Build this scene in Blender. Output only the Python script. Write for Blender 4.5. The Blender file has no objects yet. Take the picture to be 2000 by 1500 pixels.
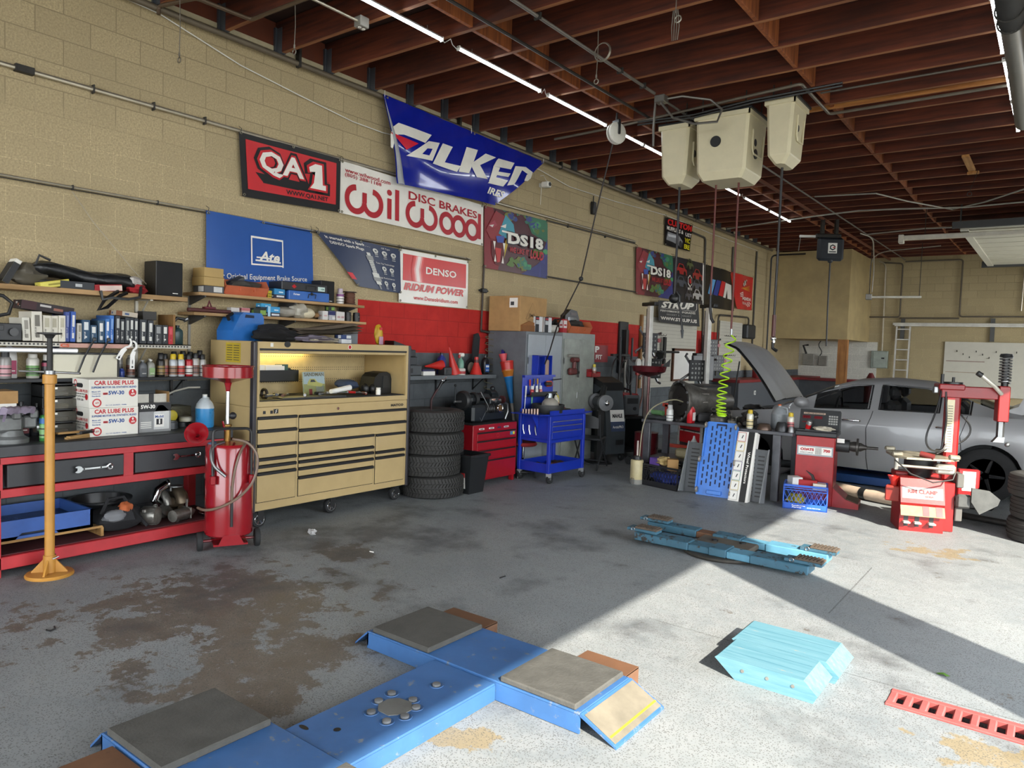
import bpy,bmesh,math,random
from mathutils import Vector,Matrix
from math import sin,cos,pi,radians,sqrt,atan2
random.seed(7)
sc = bpy.context.scene
C = sc.collection

# ------------------------------------------------------------------ camera, sky, sun, exposure
cam_d = bpy.data.cameras.new('camera')
cam = bpy.data.objects.new('camera',cam_d)
C.objects.link(cam)
cam_d.sensor_width = 36.0
cam_d.sensor_fit = 'HORIZONTAL'
cam_d.lens = 1422.0 / 2000.0 * 36.0
cam_d.clip_start = 0.05
cam_d.clip_end = 300
yaw,pit,rol = radians(37.06),radians(-3.02),radians(1.96)
f = Vector((-sin(yaw) * cos(pit),cos(yaw) * cos(pit),sin(pit)))
r = Vector((cos(yaw),sin(yaw),0))
u = r.cross(f)
r,u = cos(rol) * r + sin(rol) * u,-sin(rol) * r + cos(rol) * u
cam.matrix_world = Matrix(((r.x,u.x,-f.x,6.55),(r.y,u.y,-f.y,0.0),(r.z,u.z,-f.z,1.74),(0,0,0,1)))
sc.camera = cam

world = bpy.data.worlds.new('sky')
sc.world = world
world.use_nodes = True
wn = world.node_tree.nodes
wn['Background'].inputs['Color'].default_value = (0.90,0.95,1.0,1)
wn['Background'].inputs['Strength'].default_value = 3.3

sun_d = bpy.data.lights.new('sun','SUN')
sun_d.energy = 6.0
sun_d.angle = radians(0.55)
sun_d.color = (1.0,0.93,0.80)
sun = bpy.data.objects.new('sun',sun_d)
C.objects.link(sun)
SEL = radians(33.0)
to_sun = Vector((0.837 * cos(SEL),-0.547 * cos(SEL),sin(SEL)))
sun.rotation_euler = to_sun.to_track_quat('Z','Y').to_euler()
sun.location = (20,-8,14)

vs = sc.view_settings
vs.view_transform = 'Standard'
vs.look = 'None'
vs.exposure = 1.35
vs.gamma = 1.0
vs.use_curve_mapping = False
sc.cycles.max_bounces = 8
sc.cycles.diffuse_bounces = 5
sc.cycles.sample_clamp_indirect = 4.0
sc.cycles.caustics_reflective = False
sc.cycles.caustics_refractive = False

# ------------------------------------------------------------------ materials
def lin(h):
 h = h.lstrip('#')
 o = []
 for i in (0,2,4):
  c = int(h[i:i + 2],16) / 255
  o.append(c / 12.92 if c <= 0.04045 else ((c + 0.055) / 1.055) ** 2.4)
 return (*o,1)

_M = {}
def nn(t,kind,**kw):
 n = t.nodes.new(kind)
 for k,v in kw.items():
  if k.startswith('i_'):
   n.inputs[k[2:].replace('_',' ')].default_value = v
  else:
   setattr(n,k,v)
 return n

def mat(col,rough=0.5,metal=0.0,var=0.18,scale=6.0,bump=0.0,emit=0.0,alpha=1.0,trans=0.0,coat=0.0):
 """A painted / moulded surface: a base colour worn by noise, with uneven gloss."""
 key = (col,rough,metal,var,scale,bump,emit,alpha,trans,coat)
 if key in _M:
  return _M[key]
 m = bpy.data.materials.new('surface_' + col.strip('#'))
 m.use_nodes = True
 t = m.node_tree
 b = t.nodes['Principled BSDF']
 L = t.links.new
 base = lin(col)
 tc = nn(t,'ShaderNodeTexCoord')
 nz = nn(t,'ShaderNodeTexNoise',i_Scale=scale,i_Detail=5.0,i_Roughness=0.65)
 L(tc.outputs['Object'],nz.inputs['Vector'])
 rp = nn(t,'ShaderNodeMapRange')
 rp.inputs['From Min'].default_value = 0.3
 rp.inputs['From Max'].default_value = 0.72
 rp.inputs['To Min'].default_value = 1 - var
 rp.inputs['To Max'].default_value = 1 + var * 0.6
 L(nz.outputs['Fac'],rp.inputs['Value'])
 mx = nn(t,'ShaderNodeMix',data_type='RGBA',blend_type='MULTIPLY')
 mx.inputs[0].default_value = 1.0
 mx.inputs[6].default_value = base
 L(rp.outputs[0],mx.inputs[7])
 L(mx.outputs[2],b.inputs['Base Color'])
 rr = nn(t,'ShaderNodeMapRange')
 rr.inputs['To Min'].default_value = max(0.03,rough - 0.12)
 rr.inputs['To Max'].default_value = min(1,rough + 0.12)
 L(nz.outputs['Fac'],rr.inputs['Value'])
 L(rr.outputs[0],b.inputs['Roughness'])
 b.inputs['Metallic'].default_value = metal
 b.inputs['Coat Weight'].default_value = coat
 if trans:
  b.inputs['Transmission Weight'].default_value = trans
  b.inputs['IOR'].default_value = 1.25
 if alpha < 1:
  b.inputs['Alpha'].default_value = alpha
 if bump:
  bp = nn(t,'ShaderNodeBump',i_Strength=bump,i_Distance=0.01)
  n2 = nn(t,'ShaderNodeTexNoise',i_Scale=scale * 9,i_Detail=4.0)
  L(tc.outputs['Object'],n2.inputs['Vector'])
  L(n2.outputs['Fac'],bp.inputs['Height'])
  L(bp.outputs['Normal'],b.inputs['Normal'])
 if emit:
  b.inputs['Emission Color'].default_value = base
  b.inputs['Emission Strength'].default_value = emit
 _M[key] = m
 return m

def math_node(t,op,a,b=None):
 n = t.nodes.new('ShaderNodeMath')
 n.operation = op
 for i,x in enumerate((a,b)):
  if x is None:
   continue
  if isinstance(x,(int,float)):
   n.inputs[i].default_value = x
  else:
   t.links.new(x,n.inputs[i])
 return n.outputs[0]

def mixc(t,fac,a,b):
 n = t.nodes.new('ShaderNodeMix')
 n.data_type = 'RGBA'
 for i,x in ((0,fac),(6,a),(7,b)):
  if isinstance(x,(int,float,tuple)):
   n.inputs[i].default_value = x
  else:
   t.links.new(x,n.inputs[i])
 return n.outputs[2]

def new_mat(name):
 m = bpy.data.materials.new(name)
 m.use_nodes = True
 return m,m.node_tree,m.node_tree.nodes['Principled BSDF']

def noise(t,vec,scale,detail=5.0,rough=0.6):
 n = nn(t,'ShaderNodeTexNoise',i_Scale=scale,i_Detail=detail,i_Roughness=rough)
 t.links.new(vec,n.inputs['Vector'])
 return n.outputs['Fac']

def ramp(t,x,lo,hi,a=0.0,b=1.0):
 n = nn(t,'ShaderNodeMapRange')
 n.inputs['From Min'].default_value = lo
 n.inputs['From Max'].default_value = hi
 n.inputs['To Min'].default_value = a
 n.inputs['To Max'].default_value = b
 t.links.new(x,n.inputs['Value'])
 return n.outputs[0]

def block_wall(name,axis,tan='#bba983',bands=False):
 """Concrete block: running bond courses, sandy grain, mortar joints; painted bands where the wall has them."""
 m,t,b = new_mat(name)
 L = t.links.new
 tc = nn(t,'ShaderNodeTexCoord')
 sp = nn(t,'ShaderNodeSeparateXYZ')
 L(tc.outputs['Object'],sp.inputs[0])
 cb = nn(t,'ShaderNodeCombineXYZ')
 L(sp.outputs[axis],cb.inputs[0])
 L(sp.outputs[2],cb.inputs[1])
 mp = nn(t,'ShaderNodeMapping')
 mp.inputs['Location'].default_value = (0.30,0.0,0)
 L(cb.outputs[0],mp.inputs[0])
 br = nn(t,'ShaderNodeTexBrick',offset=0.5)
 br.inputs['Scale'].default_value = 1.0
 br.inputs['Brick Width'].default_value = 0.4064
 br.inputs['Row Height'].default_value = 0.2032
 br.inputs['Mortar Size'].default_value = 0.0045
 br.inputs['Mortar Smooth'].default_value = 0.25
 base = lin(tan)
 br.inputs['Color1'].default_value = tuple(c * 0.93 for c in base[:3]) + (1,)
 br.inputs['Color2'].default_value = tuple(c * 1.08 for c in base[:3]) + (1,)
 br.inputs['Mortar'].default_value = tuple(c * 0.60 for c in base[:3]) + (1,)
 L(mp.outputs[0],br.inputs['Vector'])
 mz = ramp(t,sp.outputs[2],3.35,3.55)
 L(mixc(t,mz,tuple(min(1,c * 1.35) for c in base[:3]) + (1,),tuple(c * 0.55 for c in base[:3]) + (1,)),br.inputs['Mortar'])
 grain = noise(t,tc.outputs['Object'],70,6,0.75)
 blot = noise(t,tc.outputs['Object'],1.7,5)
 col = mixc(t,ramp(t,grain,0.35,0.62),tuple(c * 0.60 for c in base[:3]) + (1,),br.outputs['Color'])
 g = mixc(t,ramp(t,blot,0.35,0.75,0.0,0.28),col,tuple(c * 0.62 for c in base[:3]) + (1,))
 rough = 0.9
 if bands:
  z,y = sp.outputs[2],sp.outputs[1]
  z = math_node(t,'ADD',z,math_node(t,'MULTIPLY',math_node(t,'SUBTRACT',grain,0.5),0.012))
  far = math_node(t,'MULTIPLY',math_node(t,'GREATER_THAN',y,5.66),math_node(t,'LESS_THAN',y,17.0))
  zred = math_node(t,'MULTIPLY',math_node(t,'LESS_THAN',z,2.215),far)
  ztop = math_node(t,'ADD',math_node(t,'MULTIPLY',far,0.30),1.31)
  grey = math_node(t,'LESS_THAN',z,ztop)
  edge = ramp(t,br.outputs['Fac'],0,1,1.0,0.72)
  red = mixc(t,ramp(t,noise(t,tc.outputs['Object'],5,6),0.3,0.7),lin('#a81e1a'),lin('#bc2a22'))
  dk = mixc(t,ramp(t,noise(t,tc.outputs['Object'],4,6),0.3,0.7),lin('#4d5154'),lin('#5f6467'))
  def sh(c):
   n = nn(t,'ShaderNodeMix',data_type='RGBA',blend_type='MULTIPLY')
   n.inputs[0].default_value = 1
   L(c,n.inputs[6])
   L(edge,n.inputs[7])
   return n.outputs[2]
  g = mixc(t,zred,g,sh(red))
  g = mixc(t,grey,g,sh(dk))
 L(g,b.inputs['Base Color'])
 b.inputs['Roughness'].default_value = rough
 bp = nn(t,'ShaderNodeBump',i_Strength=0.55,i_Distance=0.012)
 h = math_node(t,'SUBTRACT',math_node(t,'MULTIPLY',grain,0.35),br.outputs['Fac'])
 L(h,bp.inputs['Height'])
 L(bp.outputs['Normal'],b.inputs['Normal'])
 return m

def wood(name,a,c,axis=0,scale=1.0,rough=0.75):
 """Sawn timber with stretched grain and knots."""
 m,t,b = new_mat(name)
 L = t.links.new
 tc = nn(t,'ShaderNodeTexCoord')
 mp = nn(t,'ShaderNodeMapping')
 s = [14 * scale] * 3
 s[axis] = 0.9 * scale
 mp.inputs['Scale'].default_value = s
 oi = nn(t,'ShaderNodeObjectInfo')
 ad = nn(t,'ShaderNodeVectorMath',operation='ADD')
 L(tc.outputs['Object'],ad.inputs[0])
 sc_ = nn(t,'ShaderNodeVectorMath',operation='SCALE')
 cbx = nn(t,'ShaderNodeCombineXYZ')
 L(oi.outputs['Random'],cbx.inputs[0]); L(oi.outputs['Random'],cbx.inputs[1])
 L(cbx.outputs[0],sc_.inputs[0]); sc_.inputs['Scale'].default_value = 17.0
 L(sc_.outputs[0],ad.inputs[1])
 L(ad.outputs[0],mp.inputs[0])
 g = noise(t,mp.outputs[0],1.6,7,0.6)
 big = noise(t,ad.outputs[0],0.9,4)
 col = mixc(t,ramp(t,g,0.33,0.68),lin(a),lin(c))
 col = mixc(t,ramp(t,big,0.45,0.75,0,0.75),col,tuple(x * 0.45 for x in lin(a)[:3]) + (1,))
 L(col,b.inputs['Base Color'])
 b.inputs['Roughness'].default_value = rough
 bp = nn(t,'ShaderNodeBump',i_Strength=0.25,i_Distance=0.004)
 L(g,bp.inputs['Height'])
 L(bp.outputs['Normal'],b.inputs['Normal'])
 return m

def chipped(name,col,under,amount=0.5,rough=0.45,metal=0.0,scale=7.0):
 """Paint worn through in flakes to what is under it."""
 m,t,b = new_mat(name)
 L = t.links.new
 tc = nn(t,'ShaderNodeTexCoord')
 n1 = noise(t,tc.outputs['Object'],scale,8,0.72)
 n2 = noise(t,tc.outputs['Object'],scale * 0.35,4)
 col1 = mixc(t,ramp(t,n2,0.3,0.7),tuple(x * 0.72 for x in lin(col)[:3]) + (1,),lin(col))
 lo = 0.78 - 0.3 * amount
 L(mixc(t,ramp(t,n1,lo,lo + 0.05),col1,lin(under)),b.inputs['Base Color'])
 L(ramp(t,n1,lo,lo + 0.05,rough,0.9),b.inputs['Roughness'])
 b.inputs['Metallic'].default_value = metal
 bp = nn(t,'ShaderNodeBump',i_Strength=0.15,i_Distance=0.004)
 L(n1,bp.inputs['Height'])
 L(bp.outputs['Normal'],b.inputs['Normal'])
 return m

# ------------------------------------------------------------------ mesh builder
class MB:
 def __init__(s,m=None):
  s.v,s.f,s.mi,s.sm,s.mats,s.m,s.T = [],[],[],[],[],m,None
 def slot(s,m):
  m = m or s.m
  if m not in s.mats:
   s.mats.append(m)
  return s.mats.index(m)
 def raw(s,V,F,m=None,smooth=False):
  n = len(s.v)
  k = s.slot(m)
  if s.T is not None:
   V = [s.T @ Vector(p) for p in V]
  s.v += [tuple(p) for p in V]
  for q in F:
   s.f.append([i + n for i in q])
   s.mi.append(k)
   s.sm.append(smooth)
  return s
 def box(s,lo,hi,m=None,b=0.0):
  (x0,y0,z0),(x1,y1,z1) = [min(a,c) for a,c in zip(lo,hi)],[max(a,c) for a,c in zip(lo,hi)]
  b = min(b,(x1 - x0) * .45,(y1 - y0) * .45,(z1 - z0) * .45)
  if b <= 0:
   V = [(x,y,z) for z in (z0,z1) for y in (y0,y1) for x in (x0,x1)]
   F = [(0,2,3,1),(4,5,7,6),(0,1,5,4),(2,6,7,3),(0,4,6,2),(1,3,7,5)]
   return s.raw(V,F,m)
  V,ix = [],{}
  for sx in (0,1):
   for sy in (0,1):
    for sz in (0,1):
     p = ((x0,x1)[sx],(y0,y1)[sy],(z0,z1)[sz])
     q = ((x0 + b,x1 - b)[sx],(y0 + b,y1 - b)[sy],(z0 + b,z1 - b)[sz])
     for a in range(3):
      w = list(q)
      w[a] = p[a]
      ix[sx,sy,sz,a] = len(V)
      V.append(w)
  F = []
  for a in range(3):
   o = [i for i in range(3) if i != a]
   for e in (0,1):
    q = []
    for i,j in ((0,0),(1,0),(1,1),(0,1)):
     k = [0,0,0]
     k[a],k[o[0]],k[o[1]] = e,i,j
     q.append(ix[(*k,a)])
    F.append(q)
  for a in range(3):                       # edges along axis a
   o = [i for i in range(3) if i != a]
   for i in (0,1):
    for j in (0,1):
     k0,k1 = [0,0,0],[0,0,0]
     k1[a] = 1
     for k in (k0,k1):
      k[o[0]],k[o[1]] = i,j
     F.append([ix[(*k0,o[0])],ix[(*k1,o[0])],ix[(*k1,o[1])],ix[(*k0,o[1])]])
  for sx in (0,1):
   for sy in (0,1):
    for sz in (0,1):
     F.append([ix[sx,sy,sz,a] for a in range(3)])
  return s.raw(V,F,m)
 def cyl(s,p0,p1,r0,r1=None,m=None,n=16,cap=True,smooth=True):
  r1 = r0 if r1 is None else r1
  p0,p1 = Vector(p0),Vector(p1)
  d = (p1 - p0).normalized()
  a = d.orthogonal().normalized()
  c = d.cross(a)
  V = []
  for p,rr in ((p0,r0),(p1,r1)):
   V += [p + (a * cos(2 * pi * i / n) + c * sin(2 * pi * i / n)) * rr for i in range(n)]
  s.raw(V,[(i,(i + 1) % n,n + (i + 1) % n,n + i) for i in range(n)],m,smooth)
  if cap:
   s.raw(V[:n],[list(range(n))[::-1]],m)
   s.raw(V[n:],[list(range(n))],m)
  return s
 def lathe(s,prof,o=(0,0,0),m=None,n=24,ax='z',smooth=True,squash=1.0,cap=True):
  V,F = [],[]
  for rr,h in prof:
   for i in range(n):
    a = 2 * pi * i / n
    x,y = rr * cos(a),rr * sin(a) * squash
    p = {'z': (x,y,h),'x': (h,x,y),'y': (y,h,x)}[ax]
    V.append((p[0] + o[0],p[1] + o[1],p[2] + o[2]))
  for k in range(len(prof) - 1):
   for i in range(n):
    j = (i + 1) % n
    F.append((k * n + i,k * n + j,(k + 1) * n + j,(k + 1) * n + i))
  s.raw(V,F,m,smooth)
  if cap and prof[0][0] > 1e-4:
   s.raw(V[:n],[list(range(n))[::-1]],m)
  if cap and prof[-1][0] > 1e-4:
   s.raw(V[-n:],[list(range(n))],m)
  return s
 def tube(s,P,rr,m=None,n=8,closed=False,cap=True):
  P = [Vector(p) for p in P]
  N = len(P)
  R = rr if isinstance(rr,(list,tuple)) else [rr] * N
  V,F = [],[]
  prev = None
  for k,p in enumerate(P):
   if closed:
    d = P[(k + 1) % N] - P[k - 1]
   else:
    d = P[min(k + 1,N - 1)] - P[max(k - 1,0)]
   if d.length < 1e-9:
    d = Vector((0,0,1))
   d.normalize()
   a = d.orthogonal().normalized() if prev is None else (prev - d * prev.dot(d))
   if a.length < 1e-6:
    a = d.orthogonal()
   a.normalize()
   prev = a
   c = d.cross(a)
   V += [p + (a * cos(2 * pi * i / n) + c * sin(2 * pi * i / n)) * R[k] for i in range(n)]
  for k in range(N if closed else N - 1):
   q = (k + 1) % N
   for i in range(n):
    j = (i + 1) % n
    F.append((k * n + i,k * n + j,q * n + j,q * n + i))
  s.raw(V,F,m,True)
  if cap and not closed:
   s.raw(V[:n],[list(range(n))[::-1]],m)
   s.raw(V[-n:],[list(range(n))],m)
  return s
 def prism(s,poly,d,fn=None,m=None,smooth=False):
  """poly in (a, b); fn(a, b, h) -> point; solid between h = d[0] and h = d[1]."""
  fn = fn or (lambda a,b,h: (a,b,h))
  n = len(poly)
  V = [fn(a,b,d[0]) for a,b in poly] + [fn(a,b,d[1]) for a,b in poly]
  s.raw(V,[(i,(i + 1) % n,n + (i + 1) % n,n + i) for i in range(n)],m,smooth)
  s.raw(V[:n],[list(range(n))[::-1]],m)
  s.raw(V[n:],[list(range(n))],m)
  return s
 def ball(s,c,rr,m=None,nu=16,nv=10):
  rx,ry,rz = rr if isinstance(rr,(tuple,list)) else (rr,) * 3
  V,F = [],[]
  for k in range(nv + 1):
   ph = pi * k / nv
   for i in range(nu):
    th = 2 * pi * i / nu
    V.append((c[0] + rx * sin(ph) * cos(th),c[1] + ry * sin(ph) * sin(th),c[2] - rz * cos(ph)))
  for k in range(nv):
   for i in range(nu):
    j = (i + 1) % nu
    F.append((k * nu + i,k * nu + j,(k + 1) * nu + j,(k + 1) * nu + i))
  return s.raw(V,F,m,True)
 def torus(s,c,R,rr,m=None,ax='z',n=24,k=8):
  P = []
  for i in range(n):
   a = 2 * pi * i / n
   x,y = R * cos(a),R * sin(a)
   p = {'z': (x,y,0),'x': (0,x,y),'y': (x,0,y)}[ax]
   P.append((c[0] + p[0],c[1] + p[1],c[2] + p[2]))
  return s.tube(P,rr,m,k,closed=True)
 def sheet(s,fn,nu,nv,m=None,smooth=True):
  V = [fn(i / nu,j / nv) for j in range(nv + 1) for i in range(nu + 1)]
  w = nu + 1
  return s.raw(V,[(j * w + i,j * w + i + 1,(j + 1) * w + i + 1,(j + 1) * w + i) for j in range(nv) for i in range(nu)],m,smooth)
 # ---- flat print on a surface: fn(u, v) -> point
 def poly(s,fn,pts,m):
  return s.raw([fn(*p) for p in pts],[list(range(len(pts)))],m)
 def rect(s,fn,x0,y0,x1,y1,m,nx=1,ny=1):
  return s.sheet(lambda a,b: fn(x0 + (x1 - x0) * a,y0 + (y1 - y0) * b),nx,ny,m,False)
 def frame(s,fn,x0,y0,x1,y1,w,m):
  for q in ((x0,y0,x1,y0 + w),(x0,y1 - w,x1,y1),(x0,y0 + w,x0 + w,y1 - w),(x1 - w,y0 + w,x1,y1 - w)):
   s.rect(fn,*q,m)
  return s
 def disc(s,fn,x,y,rx,ry,m,n=20):
  return s.poly(fn,[(x + rx * cos(2 * pi * i / n),y + ry * sin(2 * pi * i / n)) for i in range(n)],m)
 def ring(s,fn,x,y,r0,r1,m,n=24,a0=0.0,a1=2 * pi,sy=1.0):
  V = []
  for i in range(n + 1):
   a = a0 + (a1 - a0) * i / n
   V += [fn(x + r0 * cos(a),y + r0 * sin(a) * sy),fn(x + r1 * cos(a),y + r1 * sin(a) * sy)]
  return s.raw(V,[(2 * i,2 * i + 1,2 * i + 3,2 * i + 2) for i in range(n)],m)
 def stroke(s,fn,P,w,m):
  """A pen stroke of width w along P with round ends."""
  V,F = [],[]
  n = len(P)
  for k,(x,y) in enumerate(P):
   a,b = P[max(k - 1,0)],P[min(k + 1,n - 1)]
   dx,dy = b[0] - a[0],b[1] - a[1]
   l = sqrt(dx * dx + dy * dy) or 1
   V += [fn(x - dy / l * w / 2,y + dx / l * w / 2),fn(x + dy / l * w / 2,y - dx / l * w / 2)]
  s.raw(V,[(2 * i,2 * i + 1,2 * i + 3,2 * i + 2) for i in range(n - 1)],m)
  return s
 def text(s,fn,txt,box,m,bold=0.0,shear=0.0,cut=None,res=2,space=1.0):
  """Lettering filling the rectangle box = (x0, y0, x1, y1)."""
  V,F = glyphs(txt,bold,shear,res,space)
  x0,y0,x1,y1 = box
  ax,bx = min(p[0] for p in V),max(p[0] for p in V)
  ay,by = min(p[1] for p in V),max(p[1] for p in V)
  P = [(x0 + (p[0] - ax) / (bx - ax) * (x1 - x0),y0 + (p[1] - ay) / (by - ay) * (y1 - y0)) for p in V]
  if cut:
   P,F = slice2(P,F,cut)
  return s.raw([fn(*p) for p in P],F,m)
 def build(s,name,parent=None,loc=None,rot=None):
  me = bpy.data.meshes.new(name)
  me.from_pydata(s.v,[],s.f)
  for m in s.mats:
   me.materials.append(m)
  me.polygons.foreach_set('material_index',s.mi)
  me.polygons.foreach_set('use_smooth',s.sm)
  bm = bmesh.new()
  bm.from_mesh(me)
  bmesh.ops.remove_doubles(bm,verts=bm.verts,dist=1e-5)
  bmesh.ops.recalc_face_normals(bm,faces=bm.faces) if s.fix else None
  bm.to_mesh(me)
  bm.free()
  if any(s.sm):
   me.set_sharp_from_angle(angle=radians(42))
  o = bpy.data.objects.new(name,me)
  C.objects.link(o)
  if parent:
   o.parent = parent
  if loc is not None:
   o.location = loc
  if rot is not None:
   o.rotation_euler = rot
  return o
 fix = True

_G = {}
def glyphs(txt,bold=0.0,shear=0.0,res=2,space=1.0):
 k = (txt,bold,shear,res,space)
 if k not in _G:
  cu = bpy.data.curves.new('lettering','FONT')
  cu.body = txt
  cu.offset = bold
  cu.shear = shear
  cu.resolution_u = res
  cu.space_character = space
  cu.dimensions = '2D'
  cu.fill_mode = 'FRONT'
  o = bpy.data.objects.new('lettering',cu)
  me = o.to_mesh()
  V = [(p.co.x,p.co.y) for p in me.vertices]
  F = [list(p.vertices) for p in me.polygons]
  o.to_mesh_clear()
  bpy.data.objects.remove(o)
  bpy.data.curves.remove(cu)
  _G[k] = (V,F)
 return _G[k]

def slice2(P,F,cut):
 bm = bmesh.new()
 vs_ = [bm.verts.new((x,y,0)) for x,y in P]
 for q in F:
  try:
   bm.faces.new([vs_[i] for i in q])
  except ValueError:
   pass
 for a in (0,1):
  lo,hi = min(p[a] for p in P),max(p[a] for p in P)
  k = math.ceil(lo / cut)
  while k * cut < hi:
   co,no = [0,0,0],[0,0,0]
   co[a],no[a] = k * cut,1
   bmesh.ops.bisect_plane(bm,geom=bm.verts[:] + bm.edges[:] + bm.faces[:],plane_co=co,plane_no=no)
   k += 1
 bm.verts.index_update()
 out = [(v.co.x,v.co.y) for v in bm.verts],[[v.index for v in q.verts] for q in bm.faces]
 bm.free()
 return out

def plane(o,U,V):
 """Print plane: origin o, unit vectors U and V, nudged off the surface along U x V."""
 o,U,V = Vector(o),Vector(U),Vector(V)
 n = U.cross(V).normalized() * 0.0015
 return lambda a,b,k=1.0: o + U * a + V * b + n * k

# ------------------------------------------------------------------ things and parts
def tag(o,label,cat,group=None):
 o['label'] = label
 o['category'] = cat
 if group:
  o['group'] = group
 return o

def thing(name,label,cat,loc=(0,0,0),rz=0.0,group=None,rot=None):
 o = bpy.data.objects.new(name,None)
 o.empty_display_size = 0.1
 C.objects.link(o)
 o.location = loc
 o.rotation_euler = rot or (0,0,rz)
 return tag(o,label,cat,group)

def solo(mb,name,label,cat,loc=(0,0,0),rz=0.0,group=None,rot=None):
 return tag(mb.build(name,None,loc,rot or (0,0,rz)),label,cat,group)

def struct(mb,name,parent=None):
 o = mb.build(name,parent)
 if not parent:
  o['kind'] = 'structure'
 return o

def dup(root,loc,rz=0.0,label=None,group=None,rot=None):
 def cp(o,par):
  n = o.copy()
  C.objects.link(n)
  if par:
   n.parent = par
  for ch in o.children:
   cp(ch,n)
  return n
 n = cp(root,None)
 n.location = loc
 n.rotation_euler = rot or (0,0,rz)
 if label:
  n['label'] = label
 if group:
  n['group'] = group
 return n

# common surfaces
BLACK = mat('#151617',0.45)
RUBBER = mat('#1b1c1d',0.8,bump=0.2)
DKGREY = mat('#34373a',0.6)
GREY = mat('#6f7375',0.55)
STEEL = mat('#8d8f90',0.35,0.9)
CHROME = mat('#d4d6d8',0.15,1.0,var=0.05)
GALV = mat('#8a8780',0.5,0.55)
WHITE = mat('#dcdad2',0.5,var=0.06)
PAPER = mat('#e6e4dd',0.7,var=0.05)
RED = mat('#b3161b',0.35)
DRED = mat('#6d0f14',0.35)
BLUE = mat('#1c3fb4',0.35)
YELLOW = mat('#e0c421',0.45)
CARD = mat('#a98455',0.85)
IRON = mat('#3c3a37',0.55,0.6,var=0.35,scale=14)
# ------------------------------------------------------------------ the setting
ROOF = 4.9
def floor_material():
 m,t,b = new_mat('painted_concrete_floor')
 L = t.links.new
 tc = nn(t,'ShaderNodeTexCoord')
 O = tc.outputs['Object']
 sp = nn(t,'ShaderNodeSeparateXYZ')
 L(O,sp.inputs[0])
 X,Y = sp.outputs[0],sp.outputs[1]
 fine = noise(t,O,55,6,0.75)
 mid = noise(t,O,7,8,0.7)
 big = noise(t,O,0.9,4)
 paint = mixc(t,ramp(t,big,0.3,0.7),lin('#70777b'),lin('#868b8c'))
 paint = mixc(t,ramp(t,mid,0.30,0.75,0,0.55),paint,lin('#98999a'))
 # worn-through concrete: flakes, most of them in patches where cars stand
 def spot(x,y,rx,ry):
  dx = math_node(t,'DIVIDE',math_node(t,'SUBTRACT',X,x),rx)
  dy = math_node(t,'DIVIDE',math_node(t,'SUBTRACT',Y,y),ry)
  d = math_node(t,'SQRT',math_node(t,'ADD',math_node(t,'MULTIPLY',dx,dx),math_node(t,'MULTIPLY',dy,dy)))
  return ramp(t,d,1.5,0.2,0.0,1.0)
 def mx(a,c):
  return math_node(t,'MAXIMUM',a,c)
 zone = mx(mx(spot(2.3,2.55,1.0,1.05),spot(3.3,2.25,0.5,0.7)),spot(1.9,3.9,0.3,0.3))
 n1 = noise(t,O,3.2,9,0.72)
 worn = ramp(t,math_node(t,'ADD',n1,math_node(t,'MULTIPLY',zone,0.25)),0.645,0.67)
 bare = mixc(t,ramp(t,mid,0.3,0.7),lin('#5a524a'),lin('#777067'))
 col = mixc(t,worn,paint,bare)
 # oil shadows and ochre stains
 oil = ramp(t,math_node(t,'ADD',noise(t,O,1.6,6),math_node(t,'MULTIPLY',mx(spot(2.9,5.6,0.7,0.6),spot(1.6,4.3,1.0,1.6)),0.16)),0.56,0.72,0,0.72)
 col = mixc(t,oil,col,lin('#45474a'))
 och = ramp(t,math_node(t,'ADD',noise(t,O,4.5,7,0.68),math_node(t,'MULTIPLY',mx(spot(6.35,3.78,0.42,0.22),mx(spot(4.55,2.4,0.22,0.2),spot(5.7,7.6,0.5,0.3))),0.27)),0.70,0.73,0,0.75)
 col = mixc(t,och,col,lin('#857450'))
 # exposed aggregate: dark and pale specks
 vo = nn(t,'ShaderNodeTexVoronoi',i_Scale=105.0)
 L(O,vo.inputs['Vector'])
 speck = math_node(t,'MULTIPLY',ramp(t,vo.outputs['Distance'],0.27,0.42,1.0,0.0),ramp(t,mid,0.22,0.55,0.25,0.75))
 sel = nn(t,'ShaderNodeSeparateColor')
 L(vo.outputs['Color'],sel.inputs[0])
 speck = math_node(t,'MULTIPLY',speck,math_node(t,'GREATER_THAN',sel.outputs[0],0.12))
 col = mixc(t,speck,col,lin('#4a4a48'))
 col = mixc(t,ramp(t,fine,0.60,0.70,0,0.5),col,lin('#c2c0b6'))
 # control joints
 wob = math_node(t,'MULTIPLY',math_node(t,'SUBTRACT',mid,0.5),0.03)
 j1 = math_node(t,'LESS_THAN',math_node(t,'ABSOLUTE',math_node(t,'SUBTRACT',math_node(t,'ADD',Y,wob),4.28)),0.004)
 j1 = math_node(t,'MULTIPLY',j1,math_node(t,'GREATER_THAN',X,4.5))
 j3 = math_node(t,'LESS_THAN',math_node(t,'ABSOLUTE',math_node(t,'SUBTRACT',X,5.38)),0.005)
 j3 = math_node(t,'MULTIPLY',j3,math_node(t,'MULTIPLY',math_node(t,'GREATER_THAN',Y,5.2),math_node(t,'LESS_THAN',Y,6.6)))
 col = mixc(t,math_node(t,'MULTIPLY',mx(j1,j3),0.5),col,lin('#33322f'))
 L(col,b.inputs['Base Color'])
 L(ramp(t,mid,0.25,0.75,0.42,0.75),b.inputs['Roughness'])
 bp = nn(t,'ShaderNodeBump',i_Strength=0.25,i_Distance=0.006)
 L(math_node(t,'ADD',fine,math_node(t,'MULTIPLY',worn,-0.6)),bp.inputs['Height'])
 L(bp.outputs['Normal'],b.inputs['Normal'])
 return m

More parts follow.
